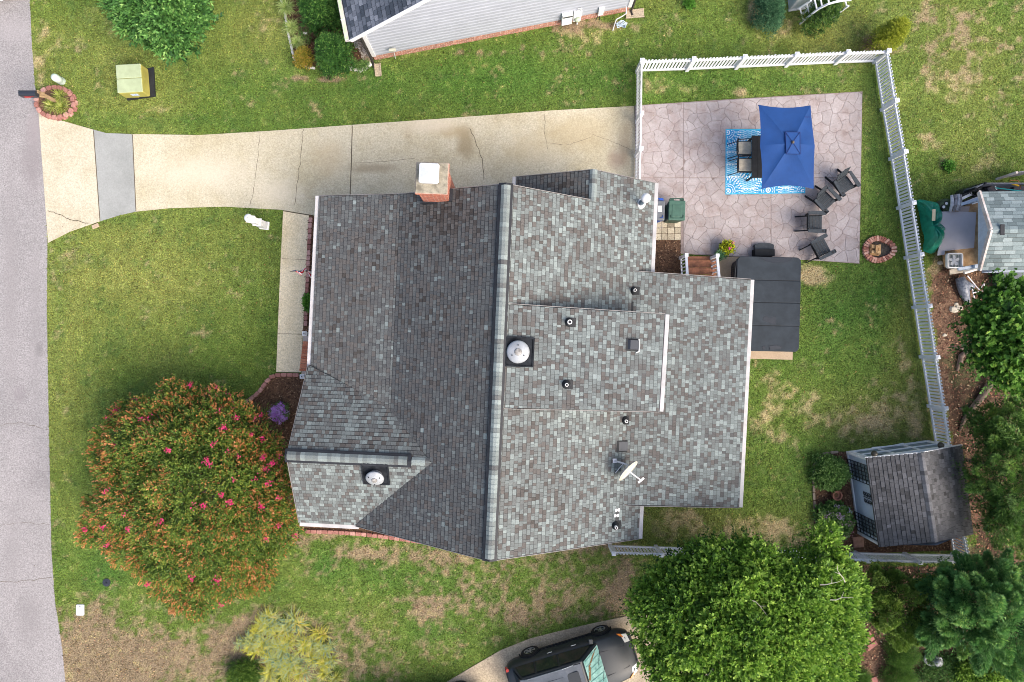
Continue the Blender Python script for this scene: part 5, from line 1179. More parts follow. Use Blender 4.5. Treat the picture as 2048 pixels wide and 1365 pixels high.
for lv in range(2):
    nb = 18
    for i in range(nb):
        a = 2 * math.pi * (i + .5 * lv) / nb; R_ = (.66 + .05 * math.cos(2 * a)) * (1 - .03 * lv) * (1.06 if math.cos(a + .8) > .7 else 1); x, y = pc.x + R_ * math.cos(a), pc.y + R_ * math.sin(a) * .92
        b = MB(); l = .215; n = Vector((-math.sin(a), math.cos(a), 0)); s = Vector((math.cos(a), math.sin(a), 0)); cc2 = Vector((x, y, 0))
        pl = [cc2 - n * l * .36 - s * .07, cc2 + n * l * .36 - s * .07, cc2 + n * l * .48 + s * .02, cc2 + n * l * .36 + s * .08, cc2 - n * l * .36 + s * .08, cc2 - n * l * .48 + s * .02]
        b.prism([(p_.x, p_.y) for p_ in pl], .09 * lv + .002, .09 * lv + .09, tone=rnd.random()); b.build('block', m_blk, r, bevel=.01)
b = MB(); b.prism([(pc.x + .62 * math.cos(a), pc.y + .57 * math.sin(a)) for a in np.linspace(0, 2 * math.pi, 24, endpoint=False)], .01, .12); b.build('soil', m_mulch, r)

c = P(530, 452, 0); c = Vector((c.x, c.y, 0)); t = empty('lamp_post', c, 'white stepped square yard post with round white top on the front lawn', 'lamp post')
b = MB(); b.box((c.x, c.y, .04), (.34, .30, .08), -.1); b.build('base', m_white, t); b = MB(); b.box((c.x, c.y, .42), (.27, .25, .72), -.1, taper=.92); b.build('lower_shaft', m_white, t)
b = MB(); b.box((c.x, c.y, .80), (.31, .28, .04), -.1); b.build('collar', m_white, t); b = MB(); b.box((c.x, c.y, 1.1), (.23, .22, .58), -.1, taper=.9); b.build('upper_shaft', m_white, t)
b = MB(); b.box((c.x, c.y, 1.40), (.28, .26, .05), -.1); b.build('cap', m_white, t); b = MB(); b.lathe((c.x, c.y, 1.42), [(.07, 0), (.07, .10), (.145, .16), (.15, .22), (.11, .28), (.02, .30)], 20); b.build('lantern', m_white, t, smooth=True)
b = MB(); b.box((c.x, c.y, 1.725), (.02, .02, .015)); b.build('finial', m_black, t)
c = P(161, 1220, 0); t = empty('meter_cover', (c.x, c.y, 0), 'pale grey rectangular water meter cover set in the lawn', 'meter cover'); b = MB(); b.prism(rrect(c.x - .155, c.y - .21, c.x + .155, c.y + .21, .05, 4), .0, .035); b.build('lid', M('meter_grey', (.46, .49, .50), .7, var=.1, scale=6), t, bevel=.008)
b = MB(); b.lathe((c.x, c.y + .15, .036), [(.022, 0), (.018, .003)], 10); b.build('key_hole', m_black, t)
c = P(214, 1165, 0); b = MB(); 
for a in (0, math.pi / 4, math.pi / 2, -math.pi / 4): b.box((c.x, c.y, .045), (.28, .03, .012), a)
b.lathe((c.x, c.y, .02), [(.15, 0), (.15, .018), (.02, .02)], 14); tag(b.build('drain_grate', M('plastic_black', (.03, .035, .05), .5)), 'small dark plastic drain grate in the grass beside the pink-flowering tree', 'drain')
c = P(192, 453, 0); b = MB(); b.box((c.x, c.y, .03), (.26, .15, .06), .4); tag(b.build('paving_stone', m_pad, bevel=.015), 'loose tan concrete chunk at the driveway edge', 'stone')

# terracotta pot, stepping stone, planters
c = P(1671, 990, .15, z=0); t = empty('flower_pot', c, 'empty round terracotta pot in the bed beside the garden shed', 'flower pot'); m_tc = M('terracotta', (.26, .12, .085), .8, var=.3, scale=8)
b = MB(); b.lathe(c, [(.12, .0), (.17, .26), (.185, .27), (.185, .32), (.145, .32), (.14, .22), (.01, .21)], 24); b.build('pot', m_tc, t, smooth=False); b = MB(); b.lathe(c, [(.14, .2), (.01, .235)], 16); b.build('soil', m_mulch, t)
c = P(1716, 1084, 0); b = MB(); b.box((c.x, c.y, .035), (.40, .40, .05), .06); tag(b.build('stepping_stone', M('stone_brown', (.30, .17, .12), .9, var=.25, scale=7), bevel=.01), 'square reddish-brown stepping stone between shed and fence', 'stepping stone')

# ------------------------------------------------------------------ neighbouring house at the top
nbh = empty('neighbor_house', P(990, 0, 0, z=0), 'neighboring house with pale grey siding, brick base and slate roof at the top', 'house')
A0 = P(750, 121, 0); A1 = P(1257, 23, 0); A0.z = A1.z = 0; ex = (A1 - A0).normalized(); ey = Vector((-ex.y, ex.x, 0)); WL = (A1 - A0).length; nang = math.atan2(ex.y, ex.x)
def NH(a, b_, z): p = A0 + ex * a + ey * b_; return Vector((p.x, p.y, z))
eh = 2.55; apx = WL / 2; rs = .60
def gab(z): return max(0, (z - eh) / rs) if z > eh else 0
b = MB(); b._add([NH(0, 0, 0), NH(WL, 0, 0), NH(WL, 7, 0), NH(0, 7, 0), NH(0, 0, .42), NH(WL, 0, .42), NH(WL, 7, .42), NH(0, 7, .42)], [(0, 1, 5, 4), (1, 2, 6, 5), (2, 3, 7, 6), (3, 0, 4, 7), (4, 5, 6, 7)])
b.build('foundation', brickmat('neighbor_brick', (.42, .15, .09), (.28, .10, .07), (.62, .52, .45), wdt=.21, hgt=.07), nbh)
z = .42; m_nsid = M('pale_siding', (.36, .385, .44), .55, var=.07, scale=1.6); m_nsid2 = M('siding_shadow_gap', (.05, .055, .065), .9)
b = MB(); b._add([NH(.02, .03, .42), NH(WL - .02, .03, .42), NH(WL - .02, .03, eh), NH(WL / 2, .03, eh + WL / 2 * rs), NH(.02, .03, eh), NH(.02, 7, .42), NH(.02, 7, eh), NH(WL - .02, 7, .42), NH(WL - .02, 7, eh)], [(0, 1, 2, 3, 4), (5, 0, 4, 6), (1, 7, 8, 2)]); b.build('wall', m_nsid2, nbh)
while z < eh + WL / 2 * rs - .2:
    z2 = z + .21; g0 = gab(z); g1 = gab(z2); b = MB(); x0, x1 = .02 + g0, WL - .02 - g0; y0_, y1_ = .02 + g1, WL - .02 - g1
    gm = gab(z + .13); m0, m1 = .02 + gm, WL - .02 - gm
    b._add([NH(x0, -.022, z), NH(x1, -.022, z), NH(m1, -.022, z + .13), NH(m0, -.022, z + .13), NH(y1_, .004, z2), NH(y0_, .004, z2), NH(x0, .03, z), NH(x1, .03, z)], [(0, 1, 2, 3), (3, 2, 4, 5), (6, 7, 1, 0)]); b.build('siding_board', m_nsid, nbh); z = z2
nroof = MB(); pcs = []
OH = .22
for sg in (1, -1):
    def hN(u, v, sg=sg): return eh + rs * u + .12
    def to3(u, v, h, sg=sg): return NH(u if sg == 1 else WL - u, v, h)
    poly = [(-.42, -OH), (WL / 2, -OH), (WL / 2, 7), (-.42, 7)]; top = [to3(u, v, hN(u, v) - .01) for u, v in poly]; nroof.slab(top if sg == 1 else top[::-1], .12)
    if sg == 1: shingle_plane([(-.42, -OH), (WL / 2, -OH), (WL / 2, 3.4), (-.42, 3.4)], hN, 'u', -1, to3, expo=.15, wr=(.12, .30), pieces=pcs, seed=31, th=.016)
nroof = nroof.build('roof', m_felt, nbh)
lay([p_ for p_ in pcs], m_shingle_bl, nroof, 240, key=lambda p_: (p_[4][1] > 2.6, -p_[0]))
b = MB(); m_gg = M('gutter_green', (.46, .56, .38), .6, var=.2, scale=2, col2=(.30, .42, .22))
for s_ in (-.52,): b.bar(NH(s_, -OH, eh - .18), NH(s_, 7, eh - .18), .14, .13)
g_ = b.build('gutter', m_gutter, nbh); b = MB(); b.bar(NH(-.52, -OH + .03, eh - .112), NH(-.52, 7, eh - .112), .10, .01); b.build('gutter_growth', m_gg, g_)
b = MB()
for k_ in range(6): b.bar(NH(-.60, .5 + k_ * 1.0, eh - .10), NH(-.44, .5 + k_ * 1.0, eh - .10), .03, .02)
b.build('gutter_strap', m_white, g_)
b = MB(); b.bar(NH(-.42, -OH - .01, eh - .22), NH(WL / 2, -OH - .01, eh - .22 + (WL / 2 + .42) * rs), .02, .18); b.bar(NH(-.2, -OH / 2, eh - .1), NH(WL / 2, -OH / 2, eh - .1 + (WL / 2 + .2) * rs), OH, .02); b.build('rake_board', m_white, nbh)
b = MB(); b.bar(NH(.04, -.03, .42), NH(.04, -.03, eh - .02), .14, .05, up=(0, 1, 0)); b.build('corner_trim', m_white, nbh)
b = MB(); b.bar(NH(WL - .04, -.03, .42), NH(WL - .04, -.03, eh), .14, .05, up=(0, 1, 0)); b.build('corner_trim', m_white, nbh)
b = MB(); b.tube([NH(-.52, -.15, eh - .25), NH(-.30, -.1, eh - .35), NH(-.09, -.06, eh - .4), NH(-.09, -.06, .1), NH(-.09, -.3, .06)], .045, 4); b.build('downspout', M('downspout_brown', (.035, .03, .03), .5), nbh)
b = MB(); b.tube([NH(WL + .08, -.04, eh - .3), NH(WL + .08, -.04, .1), NH(WL + .1, -.2, .06)], .045, 4); b.build('downspout', M('downspout_brown', (.035, .03, .03), .5), nbh)
b = MB(); b.prism(PL([(706,78),(717,77),(719,96),(711,98)]), .0, .05); b.build('porch_slab', m_grey, nbh)
# utility boxes on the wall
m_ub = M('utility_white', (.70, .72, .72), .5, var=.08)
def wallbox_thing(name, label, cat, px0, px1, z0, z1, dpt, mat, extra=None):
    a = (P(px0, 30, 0).x - A0.x) / ex.x; b_ = (P(px1, 30, 0).x - A0.x) / ex.x; t = empty(name, NH((a + b_) / 2, -.1, z0), label, cat)
    m2 = MB(); m2._add([NH(a, -.03 - dpt, z0), NH(b_, -.03 - dpt, z0), NH(b_, -.025, z0), NH(a, -.025, z0), NH(a, -.03 - dpt * .8, z1), NH(b_, -.03 - dpt * .8, z1), NH(b_, -.025, z1), NH(a, -.025, z1)], [(0, 3, 2, 1), (4, 5, 6, 7), (0, 1, 5, 4), (1, 2, 6, 5), (2, 3, 7, 6), (3, 0, 4, 7)]); m2.build('box', mat, t, bevel=.006); return t, a, b_
t, a, b_ = wallbox_thing('meter_cabinet', 'largest pale grey utility cabinet on the neighboring wall', 'utility box', 1120, 1140, .28, .95, .16, m_ub); m2 = MB(); m2.bar(NH(a + .02, -.20, .9), NH(b_ - .02, -.20, .9), .02, .03); m2.build('hasp', m_black, t)
t, a, b_ = wallbox_thing('electric_meter', 'electric meter box with round glass beside the utility cabinet', 'electric meter', 1142.5, 1158, .35, .95, .13, m_ub)
m2 = MB(); m2.lathe((0, 0, 0), [(.10, 0), (.10, .07), (.07, .11), (.01, .12)], 18); q = NH((a + b_) / 2, -.17, .58); Rm = (-ey).to_track_quat('Z', 'Y').to_matrix(); m2.v = [tuple(q + Rm @ Vector(v)) for v in m2.v]; m2.build('glass_dome', M('meter_glass', (.45, .52, .38), .2), t, smooth=True)
m2 = MB(); m2.tube([NH(a + .15, -.08, .98), NH(a + .15, -.08, 1.15), NH(b_ - .03, -.08, 1.15), NH(b_ - .03, -.08, .98)], .018); m2.tube([NH(b_ - .1, -.1, .35), NH(b_ - .1, -.1, .0)], .03); m2.build('conduit', m_ub, t)
t, a, b_ = wallbox_thing('telephone_box', 'small white box on the neighboring wall, right of the meter', 'utility box', 1192, 1202, .38, .85, .10, m_white); m2 = MB(); m2.tube([NH(a + .04, -.08, .38), NH(a - .02, -.1, .05)], .014); m2.tube([NH(a + .08, -.08, .38), NH(a + .12, -.12, .0)], .014); m2.build('cable', m_black, t)
t = empty('hose_reel', NH((P(1236, 30, 0).x - A0.x) / ex.x, -.35, 0), 'jumbled pale hose reel by the right corner of the neighboring house', 'hose reel'); q = NH((P(1237, 30, 0).x - A0.x) / ex.x, -.42, .22)
for i in range(4): m2 = MB(); m2.tube([q + Vector((.16 * math.cos(a) * (1 + .1 * i), -.16 + .03 * i + .04 * math.sin(3 * a + i), .14 * math.sin(a))) for a in np.linspace(0, 6.28, 15)], .018, 6); m2.build('hose_coil', M('hose_blue', (.42, .52, .62), .5, var=.3, scale=9), t)
m2 = MB(); m2.tube([q + Vector((-.3, -.25, -.2)), q + Vector((-.22, 0, .15)), q + Vector((0, .1, .2)), q + Vector((.12, .15, .3)), q + Vector((.1, .3, .5))], .02, 6); m2.build('frame', m_white, t)
t = empty('wall_light', NH(.62, -.2, 0), 'small lamp head on a thin stem by the left end of the siding wall', 'lamp'); q = P(785, 101, .9); m2 = MB(); m2.box((q.x, q.y, .92), (.24, .10, .10), .1); m2.build('lamp_head', M('lamp_tan', (.45, .45, .36), .5), t, bevel=.02); m2 = MB(); m2.tube([(q.x + .04, q.y, .9), P(791, 118, 0, z=.02)], .014, 6); m2.build('stem', m_white, t)
def splash(label, px, tone=None):
    q = PL(px); b = MB(); b.prism(q, .0, .05); o = b.build('splash_block', m_ndrive, bevel=.01); tag(o, label, 'splash block', 'concrete splash blocks at the downspouts')
    for e0, e1 in ((0, 1), (2, 3)): b = MB(); b.bar((*q[e0], .06), (*q[e1], .06), .035, .05); b.build('rim', m_ndrive, o)
splash('long concrete splash block on the grass at the left corner of the siding house', [(750,129),(752,154),(763,153),(761,128)])
splash('tan concrete splash block at the right corner of the siding house', [(1251,38),(1288,35),(1287,20),(1252,23)])
q = P(735, 120, 0); t = empty('round_stone', (q.x, q.y, 0), 'round pale carved stone among the pebbles by the siding corner', 'stone'); b = MB(); b.lathe((q.x, q.y, .03), [(.11, 0), (.11, .03), (.07, .05), (.04, .04), (.01, .05)], 16); b.build('disc', m_pad, t)
b = MB(); rr = random.Random(2)
ROCKS = PL([(714,70),(722,70),(744,118),(741,124),(732,128),(722,112),(716,92)])
xs_ = [p_[0] for p_ in ROCKS]; ys_ = [p_[1] for p_ in ROCKS]; cnt = 0
while cnt < 420:
    x, y = rr.uniform(min(xs_), max(xs_)), rr.uniform(min(ys_), max(ys_))
    if inpoly(np.array([x]), np.array([y]), ROCKS)[0]: b.lathe((x, y, .02), [(rr.uniform(.018, .04), 0), (.03, .02), (.01, .035)], 6, sx=rr.uniform(.7, 1.3), sy=rr.uniform(.6, 1.2), tone=rr.random()); cnt += 1
tag(b.build('river_pebbles', MT('pebble', [(0, (.20, .15, .12)), (.5, (.42, .36, .31)), (1, (.70, .66, .62))], .8)), kind='stuff', label='pale river pebbles by the neighboring house corner')
# ------------------------------------------------------------------ cars
def interp(tab, x):
    for (x0, a), (x1, b_) in zip(tab[:-1], tab[1:]):
        if x0 <= x <= x1: t = (x - x0) / (x1 - x0); return a + (b_ - a) * t
    return tab[0][1] if x < tab[0][0] else tab[-1][1]
m_glass = M('car_glass', (.012, .018, .022), .08, spec=.6); m_tyre = M('tyre', (.018, .018, .02), .85, var=.2, scale=12); m_rim = M('alloy', (.50, .52, .52), .35, metal=.8, var=.15, scale=9)
m_shade = M('sun_shade', (.26, .44, .41), .4, col2=(.10, .24, .22), scale=5, bump=.8, bscale=9)
def car(name, label, cat, paint, roofpaint, detail=True):
    r = empty(name, (0, 0, 0), label, cat)
    # lower body: stations along x, rear (-) to front (+)
    HWD = [(-2.36, .72), (-2.28, .84), (-2.0, .91), (-1.2, .93), (0, .935), (1.2, .93), (1.7, .91), (2.05, .86), (2.28, .74), (2.38, .55)]
    BOT = [(-2.36, .42), (-2.1, .34), (0, .30), (2.1, .32), (2.38, .42)]
    TOP = [(-2.36, .95), (-2.2, 1.04), (-1.5, 1.05), (.7, 1.03), (1.0, 1.02), (1.6, .98), (2.05, .90), (2.28, .78), (2.38, .66)]
    xs_ = [-2.36, -2.30, -2.2, -2.0, -1.75, -1.5, -1.2, -.9, -.5, 0, .4, .8, 1.1, 1.35, 1.6, 1.8, 2.0, 2.15, 2.28, 2.38]
    b = MB(); rows = []
    for x in xs_:
        w_ = interp(HWD, x); z0 = interp(BOT, x); z1 = interp(TOP, x); row = []
        for sgn in (1,):
            half = [(w_ * .86, z0), (w_ * .97, z0 + .06), (w_, z0 + (z1 - z0) * .42), (w_ * .985, z0 + (z1 - z0) * .68), (w_ * .935, z1 - .035), (w_ * .88, z1), (w_ * .5, z1 + (.035 if x > .9 else .0)), (0, z1 + (.05 if x > .9 else 0))]
        row = [(x, y, z) for y, z in half] + [(x, -y, z) for y, z in half[-2::-1]]; rows.append(row)
    n = len(rows[0]); vs = [p_ for rw in rows for p_ in rw]; fs_ = []
    for i in range(len(rows) - 1):
        for j in range(n): fs_.append((i * n + j, i * n + (j + 1) % n, (i + 1) * n + (j + 1) % n, (i + 1) * n + j)[::-1])
    fs_ += [tuple(range(n)), tuple((len(rows) - 1) * n + j for j in range(n))[::-1]]
    b._add(vs, fs_); o = b.build('body', paint, r, smooth=True)
    # greenhouse
    gb = dict(rb=(-2.05, .84, 1.035), rt=(-1.78, .64, 1.66), mt=(-.2, .67, 1.72), ft=(.42, .64, 1.66), fb=(1.12, .82, 1.02))
    def Q(k_, s): x, y, z = gb[k_]; return Vector((x, s * y, z))
    b = MB()
    L_ = [Q(k_, 1) for k_ in gb]; R__ = [Q(k_, -1) for k_ in gb]; b._add(L_ + R__, [(0, 1, 2, 3, 4)[::-1], (5, 6, 7, 8, 9), (0, 5, 6, 1)[::-1], (3, 8, 9, 4)[::-1], (1, 6, 7, 2)[::-1], (2, 7, 8, 3)[::-1]])
    b.build('cabin', paint, r, bevel=.03)
    b = MB(); b._add([Vector((-1.86, .60, 1.69)), Vector((-1.86, -.60, 1.69)), Vector((-.2, -.62, 1.75)), Vector((-.2, .62, 1.75)), Vector((.36, .58, 1.70)), Vector((.36, -.58, 1.70))], [(0, 1, 2, 3), (3, 2, 5, 4)]); rf = b.build('roof', roofpaint, r); so = rf.modifiers.new('t', 'SOLIDIFY'); so.thickness = .04
    if detail:
        b = MB()
        for y in (-.30, -.12, .12, .30): b.bar((-1.75, y, 1.70), (-.35, y, 1.748), .03, .012)
        b.build('roof_ribs', roofpaint, rf)
        b = MB(); b.prism(rrect(-.20, -.38, .22, .38, .08, 4), 1.735, 1.752); b.build('sunroof', M('sunroof_glass', (.02, .025, .03), .25), rf)
        for s in (1, -1): b = MB(); b.tube([(-1.85, s * .63, 1.68), (-1.6, s * .62, 1.77), (-.3, s * .63, 1.80), (.1, s * .62, 1.73)], .02, 6); b.build('roof_rail', M('rail_grey', (.10, .12, .14), .4, metal=.5), r)
    for s in (1, -1):
        def W(x, t, s=s):   # point on the side glass plane, t 0 sill .. 1 roof
            yb = interp([(-2.05, .845), (0, .86), (1.12, .825)], x); zb = interp([(-2.05, 1.035), (1.12, 1.02)], x); zt = 1.68; yt = .655
            return Vector((x, s * (yb + (yt - yb) * t + .012), zb + (zt - zb) * t))
        for (xa, xb, xc, xd), nm in (((-1.95, -1.28, -1.28, -1.76), 'side_window'), ((-1.20, -.42, -.42, -1.20), 'side_window'), ((-.34, .92, .38, -.34), 'side_window')):
            b = MB(); q = [W(xa, .07), W(xb, .07), W(xc, .86), W(xd, .86)]; b.face(q if s < 0 else q[::-1]); o = b.build(nm, m_glass, r); 
        b = MB(); b.box((.93, s * .96, 1.08), (.16, .20, .13), s * -.15); b.build('wing_mirror', paint, r, bevel=.03)
        for x in (-.62, .28): b = MB(); b.bar((x - .09, s * .935, .93), (x + .09, s * .935, .93), .02, .03, up=(0, 0, 1)); b.build('door_handle', M('chrome', (.75, .75, .75), .2, metal=.9), r)
        b = MB(); b.bar((-1.3, s * .945, .46), (1.3, s * .945, .46), .035, .09); b.build('side_trim', m_plast_d, r)
        for x in (-1.36, 1.37):
            b = MB(); 
            for q0 in (-.1, .115): pass
            b.lathe((0, 0, 0), [(.21, -.11), (.33, -.11), (.355, -.07), (.355, .07), (.33, .11), (.22, .115), (.21, .09)], 28); b.v = [(x + X, s * (.845) + s * Z, .355 + Y) for X, Y, Z in b.v]; wh = b.build('wheel', m_tyre, r, smooth=False)
            b = MB(); b.lathe((0, 0, 0), [(.22, .08), (.225, .112), (.20, .115), (.195, .075), (.05, .072), (.045, .1), (.01, .1)], 24)
            for k_ in range(5):
                a = 2 * math.pi * k_ / 5; b.bar((math.cos(a) * .04, math.sin(a) * .04, .095), (math.cos(a) * .2, math.sin(a) * .2, .10), .07, .025)
            b.v = [(x + X, s * .845 + s * Z, .355 + Y) for X, Y, Z in b.v]; b.build('rim', m_rim, wh)
            b = MB()
            for k_ in range(10):
                a0 = math.pi * k_ / 9; a1 = math.pi * (k_ + 1) / 9
                if k_ < 9: b.bar((x + .40 * math.cos(a0), s * .925, .37 + .40 * math.sin(a0)), (x + .40 * math.cos(a1), s * .925, .37 + .40 * math.sin(a1)), .05, .045, up=(0, 1, 0))
            b.build('wheel_arch', m_plast_d, r)
        b = MB(); b.slab([Vector((2.02, s * .80, .905)), Vector((2.25, s * .72, .80)), Vector((2.30, s * .42, .80)), Vector((2.10, s * .46, .905))], .10); b.build('headlight', M('headlight', (.62, .62, .58), .12, spec=.6), r, bevel=.01)
        b = MB(); b.slab([Vector((1.90, s * .845, .925)), Vector((2.05, s * .80, .90)), Vector((2.11, s * .66, .905)), Vector((1.98, s * .76, .94))], .08); b.build('turn_signal', M('amber', (.70, .22, .04), .2), r)
        b = MB(); b.bar((-2.31, s * .74, .70), (-2.27, s * .78, 1.02), .10, .10); b.build('tail_light', M('tail_red', (.45, .04, .03), .2), r)
    b = MB(); f1 = Vector((1.10, .76, 1.045)); f2 = Vector((.47, .60, 1.655)); b._add([f1, Vector((1.10, -.76, 1.045)), Vector((.47, -.60, 1.655)), f2], [(0, 3, 2, 1)]); wsx = b.build('windshield', m_shade if detail else m_glass, r)
    wsx.location = (.012, 0, .012)
    if detail:
        b = MB()
        for k_ in range(7): y = -.62 + k_ * .205; b.bar((1.07, y * 1.1, 1.10), (.52, y * .9, 1.63), .012, .012)
        b.build('shade_folds', M('shade_fold', (.20, .42, .40), .4), wsx); b = MB(); b.bar((1.0, .70, 1.14), (.60, .30, 1.55), .05, .014); b.bar((.62, .30, 1.53), (.50, -.1, 1.65), .09, .014); b.build('visor_trim', M('amber_dust', (.22, .12, .05), .8), wsx)
        b = MB(); b.tube([(1.13, .5, 1.06), (.95, .1, 1.21)], .012, 5); b.tube([(1.13, -.1, 1.06), (.95, -.5, 1.21)], .012, 5); b.build('wiper', m_black, r)
    b = MB(); b._add([Vector((-2.06, .74, 1.07)), Vector((-2.06, -.74, 1.07)), Vector((-1.82, -.58, 1.62)), Vector((-1.82, .58, 1.62))], [(0, 1, 2, 3)]); o = b.build('rear_window', m_glass, r); o.location = (-.015, 0, 0)
    b = MB(); b.bar((-2.36, -.7, .55), (-2.36, .7, .55), .10, .18); b.build('bumper', paint, r, bevel=.03); b = MB(); b.bar((2.33, -.6, .52), (2.33, .6, .52), .14, .20); b.build('bumper', paint, r, bevel=.03)
    b = MB(); b.bar((2.365, -.38, .70), (2.365, .38, .70), .03, .13); b.build('grille', m_black, r)
    for s in (-1, 1): b = MB(); b.bar((1.15, s * .45, 1.063), (2.05, s * .38, .945), .012, .008); b.build('hood_crease', m_black, r)
    return r
m_cargr = M('dark_green_grey_paint', (.022, .028, .033), .38, spec=.35, var=.1, scale=2); m_carrf = M('faded_roof_paint', (.085, .10, .125), .6, col2=(.05, .062, .078), scale=2.2)
c1 = car('parked_car', 'dark grey SUV with faded roof and silver-green windshield shade, parked at the bottom', 'car', m_cargr, m_carrf)
wm = P(1129.5, 1281, .36); ca = math.atan2(43, 141); wy = .93; off = Vector((math.cos(ca) * .005 - math.sin(ca) * wy, math.sin(ca) * .005 + math.cos(ca) * wy, 0))
c1.location = (wm.x - off.x, wm.y - off.y, .03); c1.rotation_euler = (0, 0, ca)
c2 = car('parked_car', 'second dark car at the bottom edge with only its wheel showing', 'car', M('dark_paint', (.03, .032, .036), .3, coat=.5), M('dark_roof', (.04, .042, .046), .3, coat=.5), False)
ca = math.radians(4); fw = P(919, 1371, .36); off = Vector((math.cos(ca) * 1.37 - math.sin(ca) * wy, math.sin(ca) * 1.37 + math.cos(ca) * wy, 0)); c2.location = (fw.x - off.x, fw.y - off.y, .03); c2.rotation_euler = (0, 0, ca)
c3 = car('parked_car', 'white car on the road, only its bumper corner showing at the top left', 'car', M('white_car_paint', (.72, .76, .80), .25, coat=.5), M('white_roof', (.72, .76, .80), .3, coat=.5), False)
q = P(2, -1, .6); c3.location = (q.x - .62, q.y + 2.42, .012); c3.rotation_euler = (0, 0, math.radians(-90))

# ------------------------------------------------------------------ garden shed, lower right
def make_shed():
    a0 = P(1694, 905, 0, z=0); a1 = P(1853, 883, 0, z=0); e = (a1 - a0).normalized(); f = Vector((e.y, -e.x, 0)); W_ = 3.05; D_ = 3.05
    t = empty('garden_shed', (a0 + e * W_ / 2 + f * D_ / 2), 'pale blue garden shed with charcoal shingle roof and black window trellises', 'shed')
    m_sw = M('shed_blue', (.47, .55, .65), .6, var=.08, scale=3); m_st = M('shed_trim', (.72, .73, .74), .55, var=.06)
    SH_ = lambda a, b_, z: Vector((a0.x + e.x * a + f.x * b_, a0.y + e.y * a + f.y * b_, z))
    eh1, rh = 1.62, 2.5; b = MB()
    b._add([SH_(0, 0, .1), SH_(W_, 0, .1), SH_(W_, 0, eh1), SH_(W_ / 2, 0, rh - .15), SH_(0, 0, eh1), SH_(0, D_, .1), SH_(W_, D_, .1), SH_(W_, D_, eh1), SH_(W_ / 2, D_, rh - .15), SH_(0, D_, eh1)], [(0, 4, 3, 2, 1), (5, 6, 7, 8, 9), (0, 5, 9, 4), (1, 2, 7, 6)]); b.build('wall', m_sw, t)
    b = MB(); b.prism([(SH_(*q, 0).x, SH_(*q, 0).y) for q in ((-.04, -.04), (W_ + .04, -.04), (W_ + .04, D_ + .04), (-.04, D_ + .04))], 0, .12); b.build('base', m_st, t)
    # corner trims
    for a, c in ((0, 0), (W_, 0), (0, D_)):
        b = MB(); b.bar(SH_(a, c, .1), SH_(a, c, eh1 - .02), .09, .09); b.build('corner_trim', m_st, t)
    # north wall: double doors, two rows of three panes with white frames
    m_pane = M('shed_pane', (.20, .25, .27), .5, col2=(.15, .19, .21), scale=2)
    xs_ = [.10, 1.05, 2.0, 2.95]; zs_ = [.18, .80, 1.38]
    for i in range(3):
        for j in range(2):
            b = MB(); b.bar(SH_((xs_[i] + xs_[i + 1]) / 2, -.012, zs_[j] + .04), SH_((xs_[i] + xs_[i + 1]) / 2, -.012, zs_[j + 1] - .04), xs_[i + 1] - xs_[i] - .1, .02, up=(f.x, f.y, 0)); b.build('pane', m_pane, t)
    for x in xs_: b = MB(); b.bar(SH_(x, -.03, .12), SH_(x, -.03, 1.46), .08, .04, up=(f.x, f.y, 0)); b.build('door_stile', m_st, t)
    for z in zs_ + [1.46]: b = MB(); b.bar(SH_(.06, -.035, z), SH_(W_ - .06, -.035, z), .04, .08); b.build('door_rail', m_st, t)
    b = MB(); pts = [SH_(.9 + i * .15, -.06, .10 + .14 * math.sin(math.pi * i / 8)) for i in range(9)]; b.tube(pts, .03, 6); b.build('arched_ramp', m_st, t)
    # west wall trellises + scroll
    def grid(c0, c1, nx_, nz_, z0, z1, out=.07):
        b = MB()
        for i in range(nx_ + 1): c = c0 + (c1 - c0) * i / nx_; b.bar(SH_(-out, c, z0), SH_(-out, c, z1), .022, .022)
        for j in range(nz_ + 1): z = z0 + (z1 - z0) * j / nz_; b.bar(SH_(-out, c0, z), SH_(-out, c1, z), .022, .022)
        return b
    for c0, c1 in ((.22, .92), (2.22, 2.92)):
        b = MB(); b.bar(SH_(-.006, (c0 + c1) / 2, .35), SH_(-.006, (c0 + c1) / 2, 1.5), c1 - c0 - .1, .01, up=(e.x, e.y, 0)); wdn = b.build('window', m_pane, t); grid(c0, c1, 5, 6, .12, 1.55).build('trellis', m_black, wdn)
    b = MB()
    for k_ in range(8):
        cy_ = 1.35 + (k_ % 2) * .26 + .0; cz = .95 + (k_ // 2) * .17; b.tube([SH_(-.03, cy_ + .09 * math.cos(a) * (1 - a / 14), cz + .085 * math.sin(a) * (1 - a / 14)) for a in np.linspace(0, 7.5, 13)], .014, 5)
    b.tube([SH_(-.03, 1.47, .85), SH_(-.03, 1.47, 1.55)], .014, 5); b.build('iron_scroll', m_black, t)
    # roof
    rt0 = P(1844, 905.5, rh); rt1 = P(1871.5, 1084.5, rh); el0 = P(1732.5, 915.5, eh1 + .02); el1 = P(1758, 1094.5, eh1 + .02); er0 = P(1924, 890.5, eh1 - .1); er1 = P(1947, 1069, eh1 - .1)
    m_ = MB(); m_.slab([el0, el1, rt1, rt0], .06); m_.slab([rt0, rt1, er1, er0], .06); rf = m_.build('roof', m_felt, t)
    pcs = []
    def plane(o0, o1, q0, q1, seed):    # o ridge, q eave
        L = (o1 - o0).length; Dn = ((q0 - o0).length)
        def to3(u, v, h): p = o0.lerp(o1, v / L).lerp(q0.lerp(q1, v / L), u / Dn); return p + Vector((0, 0, h))
        shingle_plane([(0, 0), (Dn, 0), (Dn, L), (0, L)], lambda u, v: 0, 'u', 1, to3, expo=.14, wr=(.10, .22), pieces=pcs, seed=seed, tones=lambda r: min(1, max(.1, r.gauss(.5, .16))))
